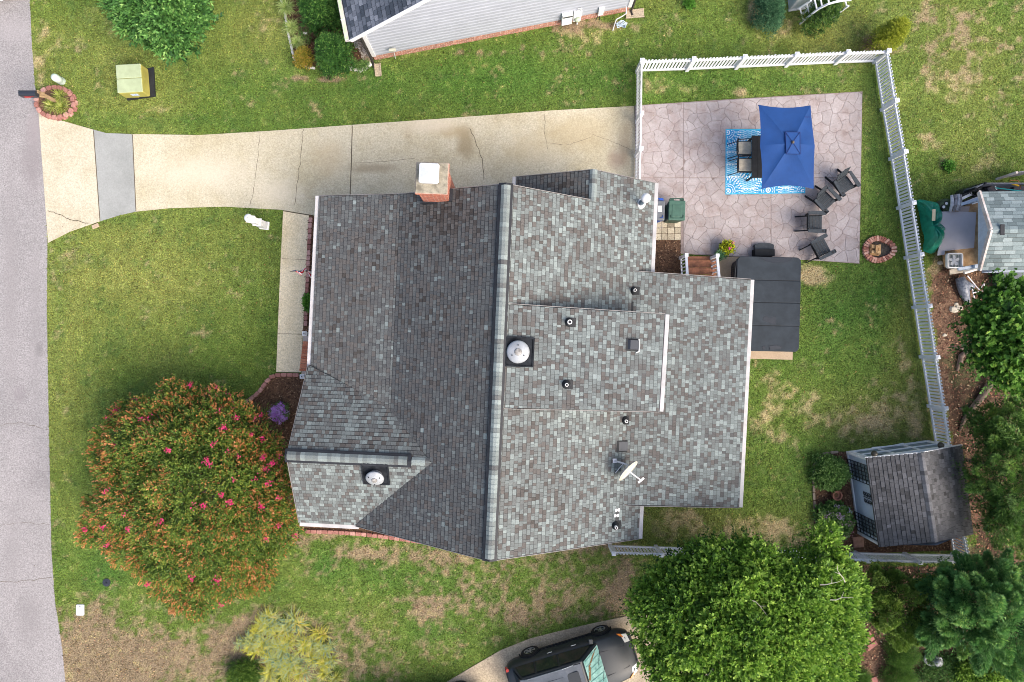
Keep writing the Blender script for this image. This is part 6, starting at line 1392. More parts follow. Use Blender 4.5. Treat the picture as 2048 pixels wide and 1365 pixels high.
    plane(rt0, rt1, el0, el1, 51); plane(rt0, rt1, er0, er1, 52)
    lay(pcs, m_shingle_dk, rf, 270, key=lambda p_: -p_[0])
    ridge_run(rt0 + Vector((0, 0, .01)), rt1 + Vector((0, 0, .01)), .24, vent=False, tone=(.75, 1), drop=.09, parent=rf, mat=m_shingle_dk, step=.15)
    b = MB(); b.bar(el0 - Vector((0, 0, .05)), rt0 - Vector((0, 0, .05)), .03, .10); b.bar(rt0 - Vector((0, 0, .05)), er0 - Vector((0, 0, .05)), .03, .10); b.build('rake_board', m_st, t)
    for px, py in ((1749, 908), (1882, 891)):
        q = P(px, py, 1.75); b = MB(); b.tube([SH_((px - 1694) / 159 * W_ * .75, 0, 1.4), q], .012, 6); lm = b.build('barn_lamp', M('lamp_bronze', (.05, .045, .035), .4), t); b = MB(); b.lathe(q - Vector((0, 0, .05)), [(.10, 0), (.115, .03), (.08, .12), (.03, .16)], 16); b.build('shade', M('lamp_bronze', (.05, .045, .035), .4), lm, smooth=True)
make_shed()

# ------------------------------------------------------------------ neighbouring shed with porch clutter, right edge
def right_shed():
    apx_ = P(1983, 460, 2.95); e0 = P(1959.5, 384, 2.25); e1 = P(1960.5, 541, 2.25); t = empty('neighbor_shed', (17.6, P(0, 460, 0).y, 0), 'grey-green roofed wooden shed with a plywood porch at the right edge', 'shed')
    m_bl = M('shed_pale_blue', (.40, .47, .57), .6, var=.12); m_fw = M('worn_white', (.62, .58, .56), .7, col2=(.45, .36, .32), scale=5)
    far = Vector((6, .1, 0)); b = MB(); b.slab([e0, apx_, apx_ + far, e0 + far], .08); b.slab([apx_, e1, e1 + far, apx_ + far], .08); rf = b.build('roof', m_felt, t)
    pcs = []
    for sgn, q0 in ((1, e0), (-1, e1)):
        Dn = (q0 - apx_).length
        def to3(u, v, h, q0=q0, Dn=Dn): p = (apx_ + far * (v / 6)).lerp(q0 + far * (v / 6), u / Dn); return p + Vector((0, 0, h))
        shingle_plane([(0, .03), (Dn, .03), (Dn, 2.6), (0, 2.6)], lambda u, v: 0, 'u', 1, to3, expo=.15, wr=(.25, .40), pieces=pcs, seed=61, th=.01)
    lay(pcs, m_shingle_tl, rf, 200, key=lambda p_: -p_[0])
    b = MB(); b.slab([apx_ + Vector((.28, .18, .03)), apx_ + Vector((.28, -.18, .03)), apx_ + Vector((.42, -.18, .03)), apx_ + Vector((.42, .18, .03))], .03); b.build('ridge_patch', m_black, rf)
    for q0 in (e0, e1): b = MB(); b.bar(apx_ + Vector((-.03, 0, 0)), q0 + Vector((-.03, 0, 0)), .07, .14); b.build('rake_board', m_fw, t)
    wx = P(1957, 460, 1.9).x; b = MB(); y0_, y1_ = e1.y + .1, e0.y - .1
    b._add([(e0.x + .02, e1.y + .03, 2.13), (e0.x + .02, e0.y - .03, 2.13), (e0.x + .02, e0.y - .03, 2.2), (e0.x + .02, apx_.y, 2.88), (e0.x + .02, e1.y + .03, 2.2)], [(0, 4, 3, 2, 1)]); b.build('gable', m_bl, t); wx = P(1964, 460, .32).x; b = MB(); b._add([(wx, y0_, .3), (wx, y1_, .3), (wx, y1_, 2.2), (wx, apx_.y, 2.8), (wx, y0_, 2.2), (wx + 5, y0_, .3), (wx + 5, y1_, .3), (wx + 5, y1_, 2.2), (wx + 5, y0_, 2.2)], [(0, 4, 3, 2, 1), (0, 5, 8, 4), (1, 2, 7, 6)]); b.build('wall', m_bl, t)
    # porch
    zf = .32; A = [P(1882, 424, zf), P(1905, 421, zf), P(1958, 402, zf), P(1958, 532, zf), P(1897, 534, zf)]
    b = MB(); b.prism([(p_.x, p_.y) for p_ in A] + [], .05, zf); fl = b.build('porch_deck', M('osb', (.55, .36, .19), .85, col2=(.33, .20, .10), scale=4.5, bump=.2), t)
    for a, c in ((P(1923, 409, 1.3), P(1959, 397, 1.35)), (P(1916, 539, 1.0), P(1962, 530, 1.05))): b = MB(); b.bar(a, c, .10, .07); b.build('rail', m_bl, t)
    for p_ in (P(1923, 410, 0), P(1910, 541, 0)): b = MB(); b.bar((p_.x, p_.y, 0), (p_.x, p_.y, 1.2), .10, .10); b.build('post', m_bl, t)
    q = [P(1879, 424, .36), P(1900, 423, .36), P(1930, 424, .36), P(1952.5, 425, .36), P(1948, 496, .36), P(1890, 502.5, .36), P(1889, 510, .36), P(1874.5, 511.5, .36), P(1878, 494, .36), P(1881, 460, .36)]
    b = MB(); b.prism([(p_.x, p_.y) for p_ in q], .325, .37); tag(b.build('panel', M('grey_panel', (.44, .42, .45), .6, var=.08, scale=1.5), bevel=.01), 'large pale grey flat panel lying on the plywood porch', 'panel')
    q = [P(1918, 413, .35), P(1940, 413, .35), P(1937, 424, .35), P(1918, 424, .35)]; b = MB(); b.prism([(p_.x, p_.y) for p_ in q], .325, .35); tag(b.build('board', M('dusty_board', (.36, .30, .28), .7)), 'small dusty grey-brown board on the porch above the grey panel', 'board')
    # box fan
    c = P(1907.5, 522, .45); t2 = empty('box_fan', c, 'white square box fan lying flat at the porch corner', 'fan'); fr = rrect(c.x - .27, c.y - .26, c.x + .27, c.y + .26, .06, 4)
    b = MB()
    for p0, p1 in zip(fr, fr[1:] + fr[:1]): b.bar((*p0, .48), (*p1, .48), .04, .13)
    b.build('frame', m_white, t2); b = MB(); b.prism(rrect(c.x - .25, c.y - .24, c.x + .25, c.y + .24, .05, 4), .40, .415); b.build('back_grille', M('fan_grey', (.28, .31, .28), .6), t2)
    for k_ in range(5):
        a = 2 * math.pi * k_ / 5 + .3; d = Vector((math.cos(a), math.sin(a), 0)); s = Vector((-d.y, d.x, 0)); cc3 = Vector((c.x, c.y, .47))
        b = MB(); b._add([cc3 + d * .04 - s * .03, cc3 + d * .13 - s * .065, cc3 + d * .20 - s * .02, cc3 + d * .20 + s * .05 + Vector((0, 0, .02)), cc3 + d * .12 + s * .06 + Vector((0, 0, .02)), cc3 + d * .04 + s * .03], [(0, 1, 2, 3, 4, 5)]); b.build('blade', m_white, t2)
    b = MB(); b.lathe((c.x, c.y, .45), [(.06, 0), (.06, .05), (.01, .055)], 14); b.build('hub', m_white, t2)
    b = MB()
    for k_ in range(9): o_ = -.22 + .055 * k_; b.tube([(c.x + o_, c.y - .24, .545), (c.x + o_, c.y + .24, .545)], .004, 4)
    b.build('guard', m_white, t2)
    # tarp
    NX = 34; vs = []; cen_ = P(1858, 455, .5); tp = PL([(1833,401),(1842,399),(1858,404),(1872,407),(1878,420),(1879,440),(1886,460),(1887,472),(1883,488),(1874,498),(1862,509),(1852,507),(1843,500),(1842,478),(1838,455),(1836,430),(1832,415)])
    tp = smooth(tp + [tp[0]], 1)[:-1]; n_ = len(tp); NRr = 12; rrr = random.Random(5)
    for k_ in range(NRr + 1):
        s = k_ / NRr
        for j, (x, y) in enumerate(tp):
            X = cen_.x + (x - cen_.x) * s; Y = cen_.y + (y - cen_.y) * s
            h = .62 * (1 - s ** 3) + .05 + .10 * math.sin(j * 1.9 + s * 3) * s * (1 - s) * 4 + .07 * math.sin(j * 3.3 + 1) * s * (1 - s ** 2) + .06 * math.sin(X * 7 + Y * 3) + .22 * math.exp(-((X - cen_.x - .2) ** 2 + (Y - cen_.y + .35) ** 2) / .1)
            vs.append((X, Y, max(.02, h)))
    fs_ = [(k_ * n_ + j, k_ * n_ + (j + 1) % n_, (k_ + 1) * n_ + (j + 1) % n_, (k_ + 1) * n_ + j)[::-1] for k_ in range(NRr) for j in range(n_)]
    b = MB(); b._add(vs, fs_); tag(b.build('tarp', M('green_tarp', (.01, .21, .14), .35, var=.35, scale=4, bump=.6, bscale=7, spec=.5)), 'crumpled bright green tarp over a heap beside the fence', 'tarp')
    p0, p1 = P(1868, 419, .85), P(1867, 442, .85); b = MB(); b.bar(p0, p1, .11, .03); tag(b.build('plank', M('pale_wood', (.60, .50, .33), .8)), 'short pale wooden plank lying on the green tarp', 'plank')
    # overturned mower / cart
    c = P(1893, 410, .4, z=0); t3 = empty('garden_cart', c, 'heap of black and grey striped cushions and a small wheel by the porch', 'cart'); b = MB()
    o_ = P(1893, 411, .3); b.lathe((o_.x, o_.y, .05), [(.30, 0), (.34, .12), (.30, .3), (.12, .36), (.01, .36)], 12, sy=.8); b.build('body', M('black_green_bag', (.022, .035, .02), .8, col2=(.07, .10, .05), scale=12, bump=.6), t3)
    m_gs = M('grey_fabric', (.30, .29, .31), .8, col2=(.12, .11, .12), scale=9, bump=.6)
    for k_, (px, py) in enumerate(((1902, 406), (1909, 405), (1915, 404), (1919, 405))):
        b = MB(); q = P(px, py, .5); b.tube([q + Vector((.02 * math.sin(k_ * 3), -.30, -.05)), q + Vector((-.02, -.12, .08)), q + Vector((.03, .1, .02)), q + Vector((0, .28, .04))], [.05, .06, .055, .05], 7); b.build('cushion_fold', m_gs if k_ % 2 else M('grey_fabric_light', (.45, .45, .48), .8, var=.3, scale=8), t3)
    for px, py in ((1885.5, 415), (1891, 408)): b = MB(); q = P(px, py, .35); b.lathe(q, [(.09, 0), (.09, .05), (.05, .06), (.045, .05), (.01, .05)], 16); b.build('wheel', m_tyre, t3); b = MB(); b.lathe(q, [(.055, .062), (.05, .07), (.02, .066)], 12); b.build('rim', M('white_paint', (.78, .78, .78)), t3)
    b = MB(); 
    c = P(1940, 388, .3, z=0); t4 = empty('lounge_chair', c, 'black framed folding chair with white straps above the porch rail', 'chair')
    for k_, ((x0, y0), (x1, y1)) in enumerate((((1921,399),(1944,388)), ((1932,403),(1957,393)), ((1944,407),(1958,402)))): b = MB(); b.bar(P(x0, y0, .5), P(x1, y1, .5), .10, .03); b.build('strap', m_white, t4)
    b = MB(); b.tube([P(1918, 394, .5), P(1955, 378, .6), P(1962, 388, .6)], .03, 6); b.tube([P(1925, 404, .5), P(1960, 390, .6)], .025, 6); b.tube([P(1937, 385, .6), P(1951, 393, .6)], .02, 6); b.build('frame', m_black, t4)
    for px, py, rr_ in ((1926, 385, .22), (1935, 383, .20), (1944, 380, .24), (1953, 378, .26), (1959, 384, .22)): b = MB(); q = P(px, py, .2); b.lathe((q.x, q.y, .02), [(rr_, 0), (rr_ * 1.05, .2), (rr_ * .7, .4), (.01, .45)], 10, sy=.6, rz=.5); b.build('black_bag', M('bin_bag', (.015, .02, .022), .3, bump=1, bscale=9, spec=.5), t4)
    # grey wooden fence behind
    m_gf = M('grey_boards', (.22, .22, .25), .85, var=.15, scale=4)
    t5 = empty('board_fence', P(1990, 368, 0, z=0), 'low grey panel fence behind the neighboring shed at the right edge', 'fence')
    for (x0, y0), (x1, y1) in (((1951,377),(1970,367)), ((1971,366),(2060,366))):
        for z in (.15, .38, .61, .84): a, c_ = P(x0, y0, 1.0, z=z), P(x1, y1, 1.0, z=z); b = MB(); b.bar(a, c_, .03, .215); b.build('board', m_gf, t5)
    for px, py in ((1971, 366.5), (1951, 377)): b = MB(); q = P(px, py, 1.0, z=0); b.bar(q, q + Vector((0, 0, 1.02)), .06, .06); b.build('post', m_plast_d, t5)
    t5 = empty('board_fence', P(2045, 345, 0, z=0), 'short grey panel fence corner right at the photo edge, above the other panel fence', 'fence')
    for z in (.15, .38, .61, .84): b = MB(); b.bar(P(2033, 345, 1.0, z=z), P(2080, 338, 1.0, z=z), .03, .215); b.build('board', m_gf, t5)
    b = MB(); q = P(2032, 346, 1.0, z=0); b.bar(q, q + Vector((0, 0, 1.05)), .08, .08); b.build('post', m_fw, t5)
    # tools behind the shed
    t6 = empty('rake', P(2015, 378, .5, z=0), 'long turquoise-handled tool lying behind the right shed', 'rake'); b = MB(); b.tube([P(1990, 376, .6), P(2052, 384, .9)], .022, 6); b.build('handle', M('turquoise', (.05, .45, .42), .5), t6); b = MB(); b.bar(P(1990, 373, .6), P(1993, 380, .6), .05, .03); b.build('head', m_white, t6)
    t6 = empty('hand_truck', P(2030, 368, .5, z=0), 'orange framed tool with a yellow grip behind the right shed', 'tool'); b = MB(); b.tube([P(2018, 365, .7), P(2021, 361, .8), P(2035, 361, .8), P(2042, 370, .7), P(2040, 378, .6)], .015, 6); b.build('frame', M('orange_rust', (.35, .13, .04), .6), t6); b = MB(); b.tube([P(2021, 367, .8), P(2037, 372, .8)], .035, 8); b.build('grip', M('yellow_plastic', (.75, .42, .02), .5), t6)
    t6 = empty('scrap_heap', P(2010, 377, .1, z=0), 'dark heap of bins and scrap behind the right shed', 'scrap')
    for px, py, w_, h_ in ((1984, 379, .35, .6), (1993, 375, .5, .4), (2006, 379, .6, .35), (2022, 380, .7, .3), (2040, 378, .6, .4)): b = MB(); q = P(px, py, h_); b.box((q.x, q.y, h_ / 2), (w_, .3, h_), rnd.uniform(-.5, .5), taper=.8); b.build('scrap_piece', M('scrap_dark', (.03, .035, .05), .6, col2=(.09, .07, .07), scale=5), t6, bevel=.02)
    # folded frames below the porch
    t7 = empty('metal_frame', P(1940, 575, 0, z=0), 'white metal folding frame lying on the soil below the porch', 'frame'); b = MB()
    for (x0, y0), (x1, y1) in (((1935,552),(1958,580)), ((1945,586),(1969,582)), ((1943,571),(1949,598)), ((1968,568),(1971,592)), ((1958,580),(1968,568))): b.tube([P(x0, y0, .35), P(x1, y1, .15)], .022, 6)
    b.build('tubes', M('dull_white_metal', (.55, .55, .56), .5), t7)
    t7 = empty('plastic_sheet', P(1925, 578, 0, z=0), 'crumpled dark plastic wrapped bundle beside the folding frame', 'bundle'); b = MB(); b.tube([P(1920, 556, .2), P(1926, 573, .25), P(1930, 590, .15), P(1935, 604, .1)], [.16, .20, .17, .10], 9); b.tube([P(1928, 566, .25), P(1945, 576, .2)], [.14, .12], 8); b.build('wrap', M('dark_plastic_wrap', (.07, .085, .12), .3, col2=(.22, .24, .28), scale=12, bump=1, bscale=10), t7, smooth=True)
    t7 = empty('lumber_pile', P(1930, 545, 0, z=0), 'weathered white boards stacked below the porch edge', 'lumber')
    for k_ in range(5): b = MB(); b.bar(P(1899, 548 - k_ * 1.5, .2 + .03 * k_), P(1962 - k_ * 3, 538 - k_ * 1.5, .3), .07, .03); b.build('board', M('weathered_board', (.42, .38, .32), .8, var=.3, scale=6), t7)
    t7 = empty('rolled_mat', P(1945, 540, .4, z=0), 'small white roll lying by the porch edge', 'roll'); b = MB(); b.tube([P(1928, 546, .45), P(1954, 538, .5)], .06, 10); b.build('roll', M('roll_white', (.6, .58, .54), .7), t7)
    t7 = empty('storage_bin', P(2030, 565, 0, z=0), 'flat dark grey storage bin lid under the tree at the right edge', 'bin'); q = P(2034, 562, .5); b = MB(); b.box((q.x, q.y, .25), (1.1, .8, .5), .05); b.build('body', M('bin_dark', (.05, .058, .07), .5), t7, bevel=.03); b = MB(); b.box((q.x, q.y, .52), (1.16, .86, .05), .05); b.build('lid', M('bin_lid', (.09, .10, .12), .45, var=.15, scale=4), t7, bevel=.02)
right_shed()

# rocks, roots, branches on the bare soil
def rock(px, py, s, label, tone=.6, grp='pale rocks on the bare soil beyond the fence'):
    c = P(px, py, 0); b = MB(); rr = random.Random(int(px * 7 + py)); n_ = 8; b.prism([(c.x + s * rr.uniform(.7, 1.2) * math.cos(a), c.y + s * .7 * rr.uniform(.7, 1.2) * math.sin(a)) for a in np.linspace(0, 6.28, n_, endpoint=False)], 0, s * .35, inset=s * .25)
    o = b.build('rock', M('pale_rock', (.50, .46, .38), .9, var=.3, scale=9), bevel=.01); tag(o, label, 'rock', grp)
rock(1881, 526, .13, 'pale rock by the fence below the box fan'); rock(1908, 620, .22, 'largest pale flat rock, left of the leafy tree'); rock(1918, 616, .18, 'pale flat rock touching the largest rock'); rock(1889, 671, .11, 'pale rock alone near the fence, above the upper root'); rock(1936, 607, .12, 'pale rock at the edge of the leafy tree'); rock(1913, 609, .1, 'small pale rock above the largest rock')
def branch(name, label, pts, r, cat='branch'):
    q = [P(px, py, 0, z=z) for px, py, z in pts]; b = MB(); b.tube(q, r, 9); tag(b.build(name, M('bark_brown', (.19, .14, .11), .95, var=.4, scale=9, bump=1, bscale=20), smooth=True), label, cat)
branch('fallen_branch', 'thick crooked fallen branch on the bare soil, the longest one', [(1983, 752, .25), (1973, 768, .18), (1965, 785, .12), (1955, 800, .1), (1940, 818, .08), (1927, 838, .06), (1918, 862, .03)], [.12, .13, .13, .12, .10, .08, .04])
branch('tree_root', 'curved grey root arching over the soil near the fence', [(1959, 706, .1), (1945, 705, .1), (1930, 704, .1), (1920, 712, .08), (1917, 725, .07), (1913, 742, .02)], [.09, .09, .09, .10, .09, .05])
branch('tree_root', 'thin root stub above the arching root', [(1934, 696, .04), (1920, 699, .06), (1901, 692, .02)], [.05, .05, .03])
branch('fallen_branch', 'short side branch joining the longest fallen branch', [(1940, 816, .08), (1928, 820, .06), (1917, 817, .03)], [.05, .06, .03])

# ------------------------------------------------------------------ top right: corner of a white shed, arbor
t = empty('white_shed', P(1590, -30, 0, z=0), 'corner of a small white shed at the top edge beside the arbor', 'shed'); q0 = P(1578, 21, 0); q1 = P(1632, 13, 0); m_ws = M('white_shed_wall', (.62, .68, .70), .6, var=.06)
e = Vector((q1.x - q0.x, q1.y - q0.y, 0)).normalized(); f = Vector((-e.y, e.x, 0)); b = MB(); a0 = Vector((q0.x, q0.y, 0))
b._add([a0, a0 + e * 1.9, a0 + e * 1.9 + f * 2, a0 + f * 2, a0 + Vector((0, 0, 1.7)), a0 + e * 1.9 + Vector((0, 0, 1.7)), a0 + e * 1.9 + f * 2 + Vector((0, 0, 1.7)), a0 + f * 2 + Vector((0, 0, 1.7))], [(0, 1, 5, 4), (1, 2, 6, 5), (2, 3, 7, 6), (3, 0, 4, 7), (4, 5, 6, 7)]); b.build('wall', m_ws, t)
b = MB(); b.bar(a0 + Vector((0, 0, 0)), a0 + Vector((0, 0, 1.7)), .08, .08); b.bar(a0 + Vector((-.03, -.03, .03)), a0 + e * 1.9 + Vector((-.03, -.03, .03)), .06, .06); b.build('trim', m_white, t)
b = MB(); b._add([a0 - e * .15 - f * .1 + Vector((0, 0, 1.7)), a0 + e * 2.05 - f * .1 + Vector((0, 0, 1.7)), a0 + e * 2.05 + f * 2.1 + Vector((0, 0, 1.7)), a0 - e * .15 + f * 2.1 + Vector((0, 0, 1.7)), a0 + e * .95 - f * .1 + Vector((0, 0, 2.2)), a0 + e * .95 + f * 2.1 + Vector((0, 0, 2.2))], [(0, 4, 5, 3), (1, 2, 5, 4)]); b.build('roof', m_ws, t)
ab = empty('garden_arbor', P(1650, 20, 0, z=0), 'white slatted garden arbor with an arched top beside the white shed', 'arbor')
def A3(px, py, h): return P(px, py, h)
b = MB(); arch1 = [A3(1600, 48, .0), A3(1618, 33, .9), A3(1637, 18, 1.6), A3(1655, 9, 1.95), A3(1672, 4, 2.05), A3(1690, 1, 2.0), A3(1702, 0, 1.9)]
for a, c_ in zip(arch1[:-1], arch1[1:]): b.bar(a, c_, .06, .05)
b.build('arch', m_vinyl, ab); b = MB(); b.bar(A3(1660, 39, 0), A3(1697, 12, 1.2), .06, .05); b.build('arch', m_vinyl, ab)
b = MB(); b.bar(A3(1598, 17, 1.0), A3(1622, 2, 1.7), .05, .05); b.build('arch', m_vinyl, ab)
for (x0, y0, h0), (x1, y1, h1) in (((1600, 17, 1.0), (1607, 42, .2)), ((1613, 6, 1.4), (1619, 28, .8)), ((1628, -4, 1.8), (1634, 20, 1.4)), ((1640, -8, 1.9), (1644, 14, 1.7)), ((1655, -10, 2), (1658, 8, 1.95)), ((1660, 25, .4), (1662, 38, .1)), ((1676, 10, .9), (1677, 25, .6)), ((1690, 2, 1.3), (1694, 14, 1.1))): b = MB(); b.bar(A3(x0, y0, h0), A3(x1, y1, h1), .045, .035); b.build('slat', m_vinyl, ab)
for k_ in range(3): b = MB(); b.bar(A3(1604, 27 + k_ * 2.2, .6), A3(1632, 3 + k_ * 2.6, 1.2), .015, .015); b.build('lattice', m_vinyl, ab)

# ------------------------------------------------------------------ lower right: statue and flagstones
c = P(1866, 1321, .2, z=0); t = empty('garden_statue', c, 'grey stone figure curled beside a small round basin among shrubs', 'statue'); m_sg = M('statue_stone', (.33, .34, .35), .9, var=.45, scale=9, bump=.6)
b = MB(); n_ = 18; rr0 = []
for k_ in range(n_ + 1): a = 2 * math.pi * k_ / n_; rr0.append((c.x - .12 + .20 * math.cos(a), c.y + .05 + .21 * math.sin(a) + .03 * math.cos(3 * a), .22))
b.tube(rr0, .05, 8); b.build('basin_rim', m_sg, t, smooth=True); b = MB(); b.lathe((c.x - .12, c.y + .05, 0), [(.2, 0), (.17, .15), (.01, .13)], 16); b.build('basin', M('basin_dark', (.09, .075, .06), .9, var=.4, scale=14), t)
b = MB(); b.lathe((c.x + .16, c.y - .07, 0), [(.18, 0), (.24, .12), (.20, .26), (.10, .36), (.01, .38)], 14, sy=.85); b.tube([(c.x + .3, c.y + .02, .2), (c.x + .22, c.y + .12, .3), (c.x + .05, c.y + .13, .28)], [.06, .05, .045], 8); b.tube([(c.x + .28, c.y - .14, .18), (c.x + .12, c.y - .24, .16), (c.x, c.y - .2, .14)], [.06, .055, .05], 8); b.build('body', m_sg, t, smooth=True)
b = MB(); b.lathe((c.x + .10, c.y + .02, .30), [(.06, 0), (.085, .05), (.08, .10), (.04, .14), (.01, .15)], 12); b.build('head', m_sg, t, smooth=True)
fpv = tag(MB().prism(PL([(1690,1262),(1712,1270),(1740,1262),(1765,1300),(1735,1312),(1700,1330),(1690,1300)]), 0, .02).build('flagstone_bed', m_mulch, org=(0, 0, 0)), kind='structure', label='bed under the red flagstones')
m_fl = M('red_flagstone', (.33, .14, .12), .85, var=.25, scale=4, bump=.3)
for q in ([(1722,1268),(1738,1262),(1749,1278),(1730,1290),(1718,1282)], [(1700,1280),(1716,1285),(1727,1292),(1708,1306),(1696,1296)], [(1731,1293),(1750,1281),(1755,1288),(1736,1302)], [(1696,1300),(1706,1310),(1702,1324),(1690,1318)], [(1738,1356),(1752,1352),(1757,1370),(1738,1372)]):
    b = MB(); b.prism(PL(q), .018, .05); b.build('flagstone', m_fl, fpv, bevel=.008)
# ------------------------------------------------------------------ plants
GREEN = [(0, (.020, .055, .012)), (.4, (.050, .120, .022)), (.75, (.095, .195, .035)), (1, (.20, .30, .06))]
def foliage_mat(name, stops, tr=.3): return MT(name, stops, .55, spec=.3, translucent=tr)
bark = M('bark_grey', (.20, .16, .13), .95, var=.35, scale=8, bump=1, bscale=20)
twigm = M('pale_twigs', (.42, .38, .32), .9)

def twigs(centers, lr, ntw, nleaf, twl, L, W, tones, style='leaf', droop=.0, zmin=-.15, outward=None, jit=.5, squash=1.0):
    """leaves along short twigs springing from lumps; returns arrays"""
    nc = len(centers); ci = np.repeat(np.arange(nc), ntw); n = len(ci); d = rsph(n, zmin); R = lr[ci][:, None]
    base = centers[ci] + d * R * rng.uniform(.62, 1.0, (n, 1)) * np.array([1, 1, squash])
    td = d + rng.normal(0, jit * .5, (n, 3)) + np.array([0, 0, .25 - droop])
    if outward is not None:
        o = base - outward; o[:, 2] = 0; td = td + nrm(o) * .3
    td = nrm(td); tl = twl * rng.uniform(.6, 1.3, n)
    li = np.repeat(np.arange(n), nleaf); m = len(li); s = (np.tile(np.arange(nleaf), n) + rng.uniform(0, .6, m)) / nleaf
    P0 = base[li] + td[li] * (tl[li] * s)[:, None] - np.array([0, 0, 1.]) * (droop * s * s * tl[li])[:, None]
    side = nrm(np.cross(td[li], rng.normal(0, 1, (m, 3)) + np.array([0, 0, 1.2]))); sg = np.where(np.tile(np.arange(nleaf), n) % 2 == 0, 1, -1)[:, None]
    ld = nrm(td[li] * (.55 + .8 * s[:, None]) + side * sg * .75 + rng.normal(0, .22, (m, 3)))
    up = nrm(np.cross(np.cross(ld, np.array([[0, 0, 1.]]) + rng.normal(0, .55, (m, 3))), ld))
    LL = L * rng.uniform(.65, 1.25, m) * (1 - .25 * s); WW = W * rng.uniform(.7, 1.25, m)
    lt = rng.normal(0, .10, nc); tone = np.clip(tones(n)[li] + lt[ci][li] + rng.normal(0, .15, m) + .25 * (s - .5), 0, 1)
    return P0, ld, up, LL, WW, tone
def plumes(centers, ctr, plen, rad, nl, L, W, mu, up=.45, tip=.35):
    nc = len(centers); o = centers - np.array([ctr[0], ctr[1], 0]); o[:, 2] = 0; ol = np.linalg.norm(o, axis=1, keepdims=True); ax = nrm(o / (ol + .6) + np.array([0, 0, up]) + rng.normal(0, .3, (nc, 3)))
    li = np.repeat(np.arange(nc), nl); m = len(li); t = rng.random(m) ** .8; pl = (plen * rng.uniform(.7, 1.3, nc))[li]; rd = nrm(np.cross(ax[li], rng.normal(0, 1, (m, 3)))); rr = rad * (1 - t ** 1.4) * np.sqrt(rng.random(m)) + .015
    # side fronds: quantise the angle so that leaves gather in sprays
    P0 = centers[li] + ax[li] * (pl * t)[:, None] + rd * rr[:, None]; ld = nrm(ax[li] * .75 + rd * .65 + rng.normal(0, .16, (m, 3))); upv = nrm(rng.normal(0, .5, (m, 3)) + np.array([0, 0, 1.]))
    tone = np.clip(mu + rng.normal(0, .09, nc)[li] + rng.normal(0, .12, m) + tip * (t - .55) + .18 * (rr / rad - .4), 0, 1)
    return P0, ld, upv, L * rng.uniform(.6, 1.3, m), W * rng.uniform(.7, 1.3, m), tone
def dome(cpx, Rpx, h0, h1, nl, lrm, hw, pw=.5, wob_=.08, seed=0, ell=(1, 1), rz=0, zmin_h=.3):
    """lump centres spread over a dome whose outline is seen at cpx, Rpx at height hw"""
    k_ = (CAMH - hw) / FPX; R = Rpx * k_; c = P(cpx[0], cpx[1], hw); out = []; lr = []
    ga = 2.399963
    for i in range(nl):
        r = math.sqrt((i + .5) / nl); a = i * ga + rng.uniform(-.35, .35); w_ = 1 + wob_ * math.sin(3 * a + seed) + wob_ * .7 * math.sin(5 * a + seed * 2.3)
        l = lrm * rng.uniform(.75, 1.3); rr = r * (R * w_ - l * .7)
        z = h0 + (h1 - h0) * (1 - r ** 2) ** pw * rng.uniform(.88, 1.08) - l * .8
        x = rr * math.cos(a) * ell[0]; y = rr * math.sin(a) * ell[1]
        out.append((c.x + x * math.cos(rz) - y * math.sin(rz), c.y + x * math.sin(rz) + y * math.cos(rz), max(zmin_h + l * .3, z))); lr.append(l)
    return np.array(out), np.array(lr), c, R
def plant(name, label, cat, base, parts, group=None, trunk=None):
    """parts: list of (partname, leafarrays, material)"""
    o_ = Vector((base[0], base[1], 0)); t = empty(name, o_, label, cat, group)
    for pn, arr, mt in parts:
        me = leaf_mesh(pn, *arr, org=o_); o = link(pn, me, mt, t)
        if pn in ('flowers', 'seed_heads'): o['kind'] = 'stuff'
    if trunk:
        b = MB()
        for pts, r in trunk: b.tube(pts, r, 8)
        b.build('trunk', bark, t, smooth=True)
    return t
def cat3(*arrs): return tuple(np.concatenate([a[i] for a in arrs]) for i in range(6))
def limbs(base, cs, lr, nl=9, r0=.12, split=.35, seed=1):
    rr = random.Random(seed); base = Vector((base[0], base[1], 0)); top = Vector(tuple(cs.mean(0))); fork = base.lerp(top, split); out = [([base, base.lerp(fork, .5) + Vector((.03, .02, 0)), fork], [r0, r0 * .8, r0 * .7])]
    for i in rr.sample(range(len(cs)), min(nl, len(cs))):
        e = Vector(tuple(cs[i])); m_ = fork.lerp(e, .5) + Vector((rr.uniform(-.1, .1), rr.uniform(-.1, .1), .15)); out.append(([fork, m_, e], [r0 * .5, r0 * .3, r0 * .1]))
    return out
tg = lambda mu, sd: (lambda n: rng.normal(mu, sd, n))

